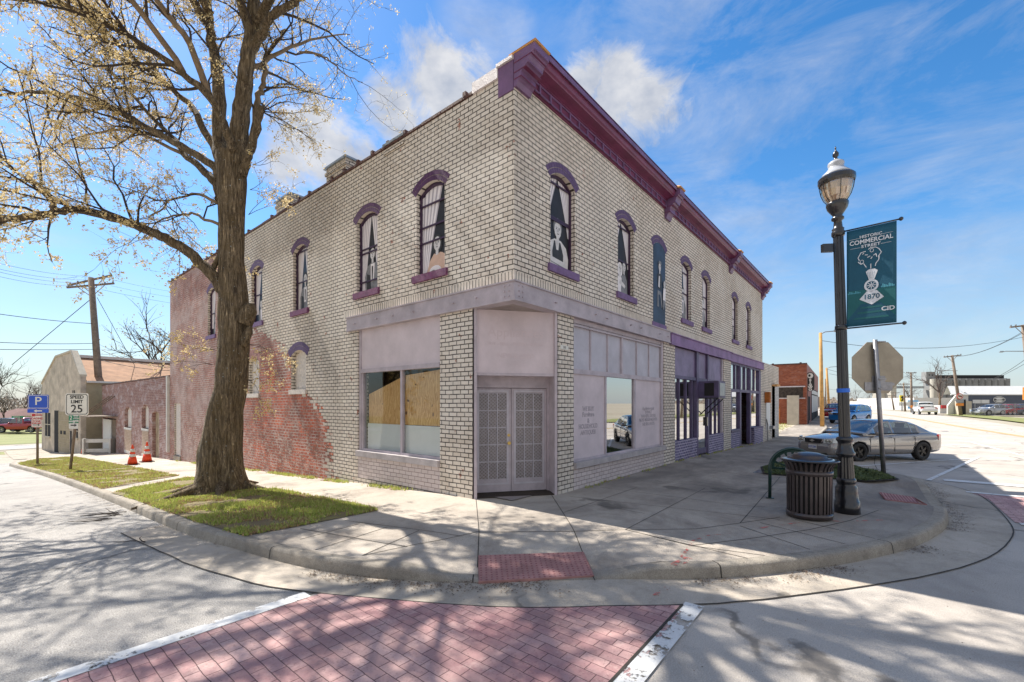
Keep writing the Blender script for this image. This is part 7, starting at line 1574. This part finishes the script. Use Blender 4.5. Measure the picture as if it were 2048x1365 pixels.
def nz(scale, det, lo, hi, mapsc=(1, 1, 1), dist=0, rough=.55):
    mp = nd.new('ShaderNodeMapping'); mp.inputs['Scale'].default_value = mapsc; lk.new(tc_.outputs['Generated'], mp.inputs[0]); n = nd.new('ShaderNodeTexNoise'); n.inputs['Scale'].default_value = scale; n.inputs['Detail'].default_value = det; n.inputs['Distortion'].default_value = dist; n.inputs['Roughness'].default_value = rough; lk.new(mp.outputs[0], n.inputs[0])
    r_ = nd.new('ShaderNodeMapRange'); r_.inputs[1].default_value = lo; r_.inputs[2].default_value = hi; lk.new(n.outputs[0], r_.inputs[0]); return r_.outputs[0]
def blob(px, py, rad):
    d = nd.new('ShaderNodeVectorMath'); d.operation = 'DISTANCE'; nrm = nd.new('ShaderNodeVectorMath'); nrm.operation = 'NORMALIZE'; lk.new(tc_.outputs['Generated'], nrm.inputs[0]); lk.new(nrm.outputs[0], d.inputs[0]); d.inputs[1].default_value = wdir(px, py)
    return mth('SUBTRACT', 1, mth('DIVIDE', d.outputs['Value'], rad))
# cumulus: union of blobs broken up by noise
cl = None
for px, py, rd in ((868, 185, .115), (800, 215, .09), (770, 190, .06), (930, 215, .08), (905, 250, .09), (880, 130, .07), (1225, 185, .10), (1290, 205, .085), (1180, 160, .06), (1250, 140, .06), (645, 300, .10), (605, 280, .07), (700, 340, .09), (570, 330, .07), (640, 245, .05)):
    e = blob(px, py, rd); cl = e if cl is None else mth('MAXIMUM', cl, e)
n1 = nz(8, 12, 0, 1, (1, 1, 1.2), .5, .68)
cum = mth('MULTIPLY', mth('ADD', cl, mth('MULTIPLY', mth('SUBTRACT', n1, .53), 2.3)), 1.7, True)
wis = None
for px, py, rd in ((1450, 40, .35), (1300, 10, .2), (1650, 100, .28), (1960, 280, .30), (1950, 110, .16), (1900, 500, .28), (1830, 200, .22), (980, 40, .10), (1560, 420, .25), (2050, 380, .3), (120, 360, .2)):
    e = blob(px, py, rd); wis = e if wis is None else mth('MAXIMUM', wis, e)
n2 = nz(4.2, 11, .42, .72, (1, .8, 2.4), .45, .68)
wsp = mth('MULTIPLY', mth('MULTIPLY', mth('MAXIMUM', wis, 0), 2.2, True), mth('MULTIPLY', n2, .42), True)
dt = nd.new('ShaderNodeVectorMath'); dt.operation = 'DOT_PRODUCT'; lk.new(tc_.outputs['Generated'], dt.inputs[0]); dt.inputs[1].default_value = tuple(-vd * .92 + Vector((0, 0, .15))); br_ = nd.new('ShaderNodeMapRange'); br_.inputs[1].default_value = -.05; br_.inputs[2].default_value = .45; lk.new(dt.outputs['Value'], br_.inputs[0])  # unseen bright cloud cover added behind the camera to fill the shaded facades
cov = mth('MAXIMUM', mth('MAXIMUM', mth('MULTIPLY', cum, .95), wsp), mth('MULTIPLY', br_.outputs[0], nz(2.5, 6, .2, .55)))
sep = nd.new('ShaderNodeSeparateXYZ'); lk.new(tc_.outputs['Generated'], sep.inputs[0]); up_ = nd.new('ShaderNodeMapRange'); up_.inputs[1].default_value = .0; up_.inputs[2].default_value = .06; lk.new(sep.outputs[2], up_.inputs[0]); cov = mth('MULTIPLY', cov, up_.outputs[0])
hz = nd.new('ShaderNodeMapRange'); hz.inputs[1].default_value = .32; hz.inputs[2].default_value = -.02; hz.inputs[3].default_value = 0; hz.inputs[4].default_value = HAZE; lk.new(sep.outputs[2], hz.inputs[0])
mh = nd.new('ShaderNodeMix'); mh.data_type = 'RGBA'; lk.new(hz.outputs[0], mh.inputs[0]); hs.inputs['Value'].default_value = BLUE; lk.new(hs.outputs[0], mh.inputs[6]); mh.inputs[7].default_value = (*[v * CLOUD * .80 for v in (.72, .88, 1.06)], 1)
mx = nd.new('ShaderNodeMix'); mx.data_type = 'RGBA'; lk.new(cov, mx.inputs[0]); lk.new(mh.outputs[2], mx.inputs[6])
shade = nz(11, 9, .34, .6, (1, 1, 1.6)); mc = nd.new('ShaderNodeMix'); mc.data_type = 'RGBA'; lk.new(shade, mc.inputs[0]); mc.inputs[6].default_value = (*[v * CLOUD * .72 for v in (.86, .93, 1.08)], 1); mc.inputs[7].default_value = (*[v * CLOUD for v in (.98, .98, 1.0)], 1)
lk.new(mc.outputs[2], mx.inputs[7]); lk.new(mx.outputs[2], bg.inputs[0]); bg.inputs[1].default_value = SKY
sl = bpy.data.lights.new('sun', 'SUN'); sl.energy = SUN; sl.angle = math.radians(.42); sl.color = (1, .95, .87); so = bpy.data.objects.new('sun', sl); C.objects.link(so)
dv = Vector((tr_.x * math.cos(EL_), tr_.y * math.cos(EL_), -math.sin(EL_))); so.rotation_euler = dv.to_track_quat('-Z', 'Y').to_euler(); so.location = (0, 20, 30)
cam = bpy.data.cameras.new('camera'); co = bpy.data.objects.new('camera', cam); C.objects.link(co); bpy.context.scene.camera = co
cam.sensor_width = 36; cam.lens = F / 2048 * 36; cam.shift_y = (HY - 682.5) / 2048; cam.clip_end = 3000; cam.clip_start = .05; co.location = (0, 0, H); co.rotation_euler = (math.pi / 2, 0, TH - math.pi / 2)
sc = bpy.context.scene; sc.view_settings.view_transform = 'Standard'; sc.view_settings.look = 'None'; sc.view_settings.exposure = EXPO; sc.view_settings.gamma = 1
sc.cycles.max_bounces = 8; sc.cycles.transparent_max_bounces = 12; sc.cycles.use_denoising = True
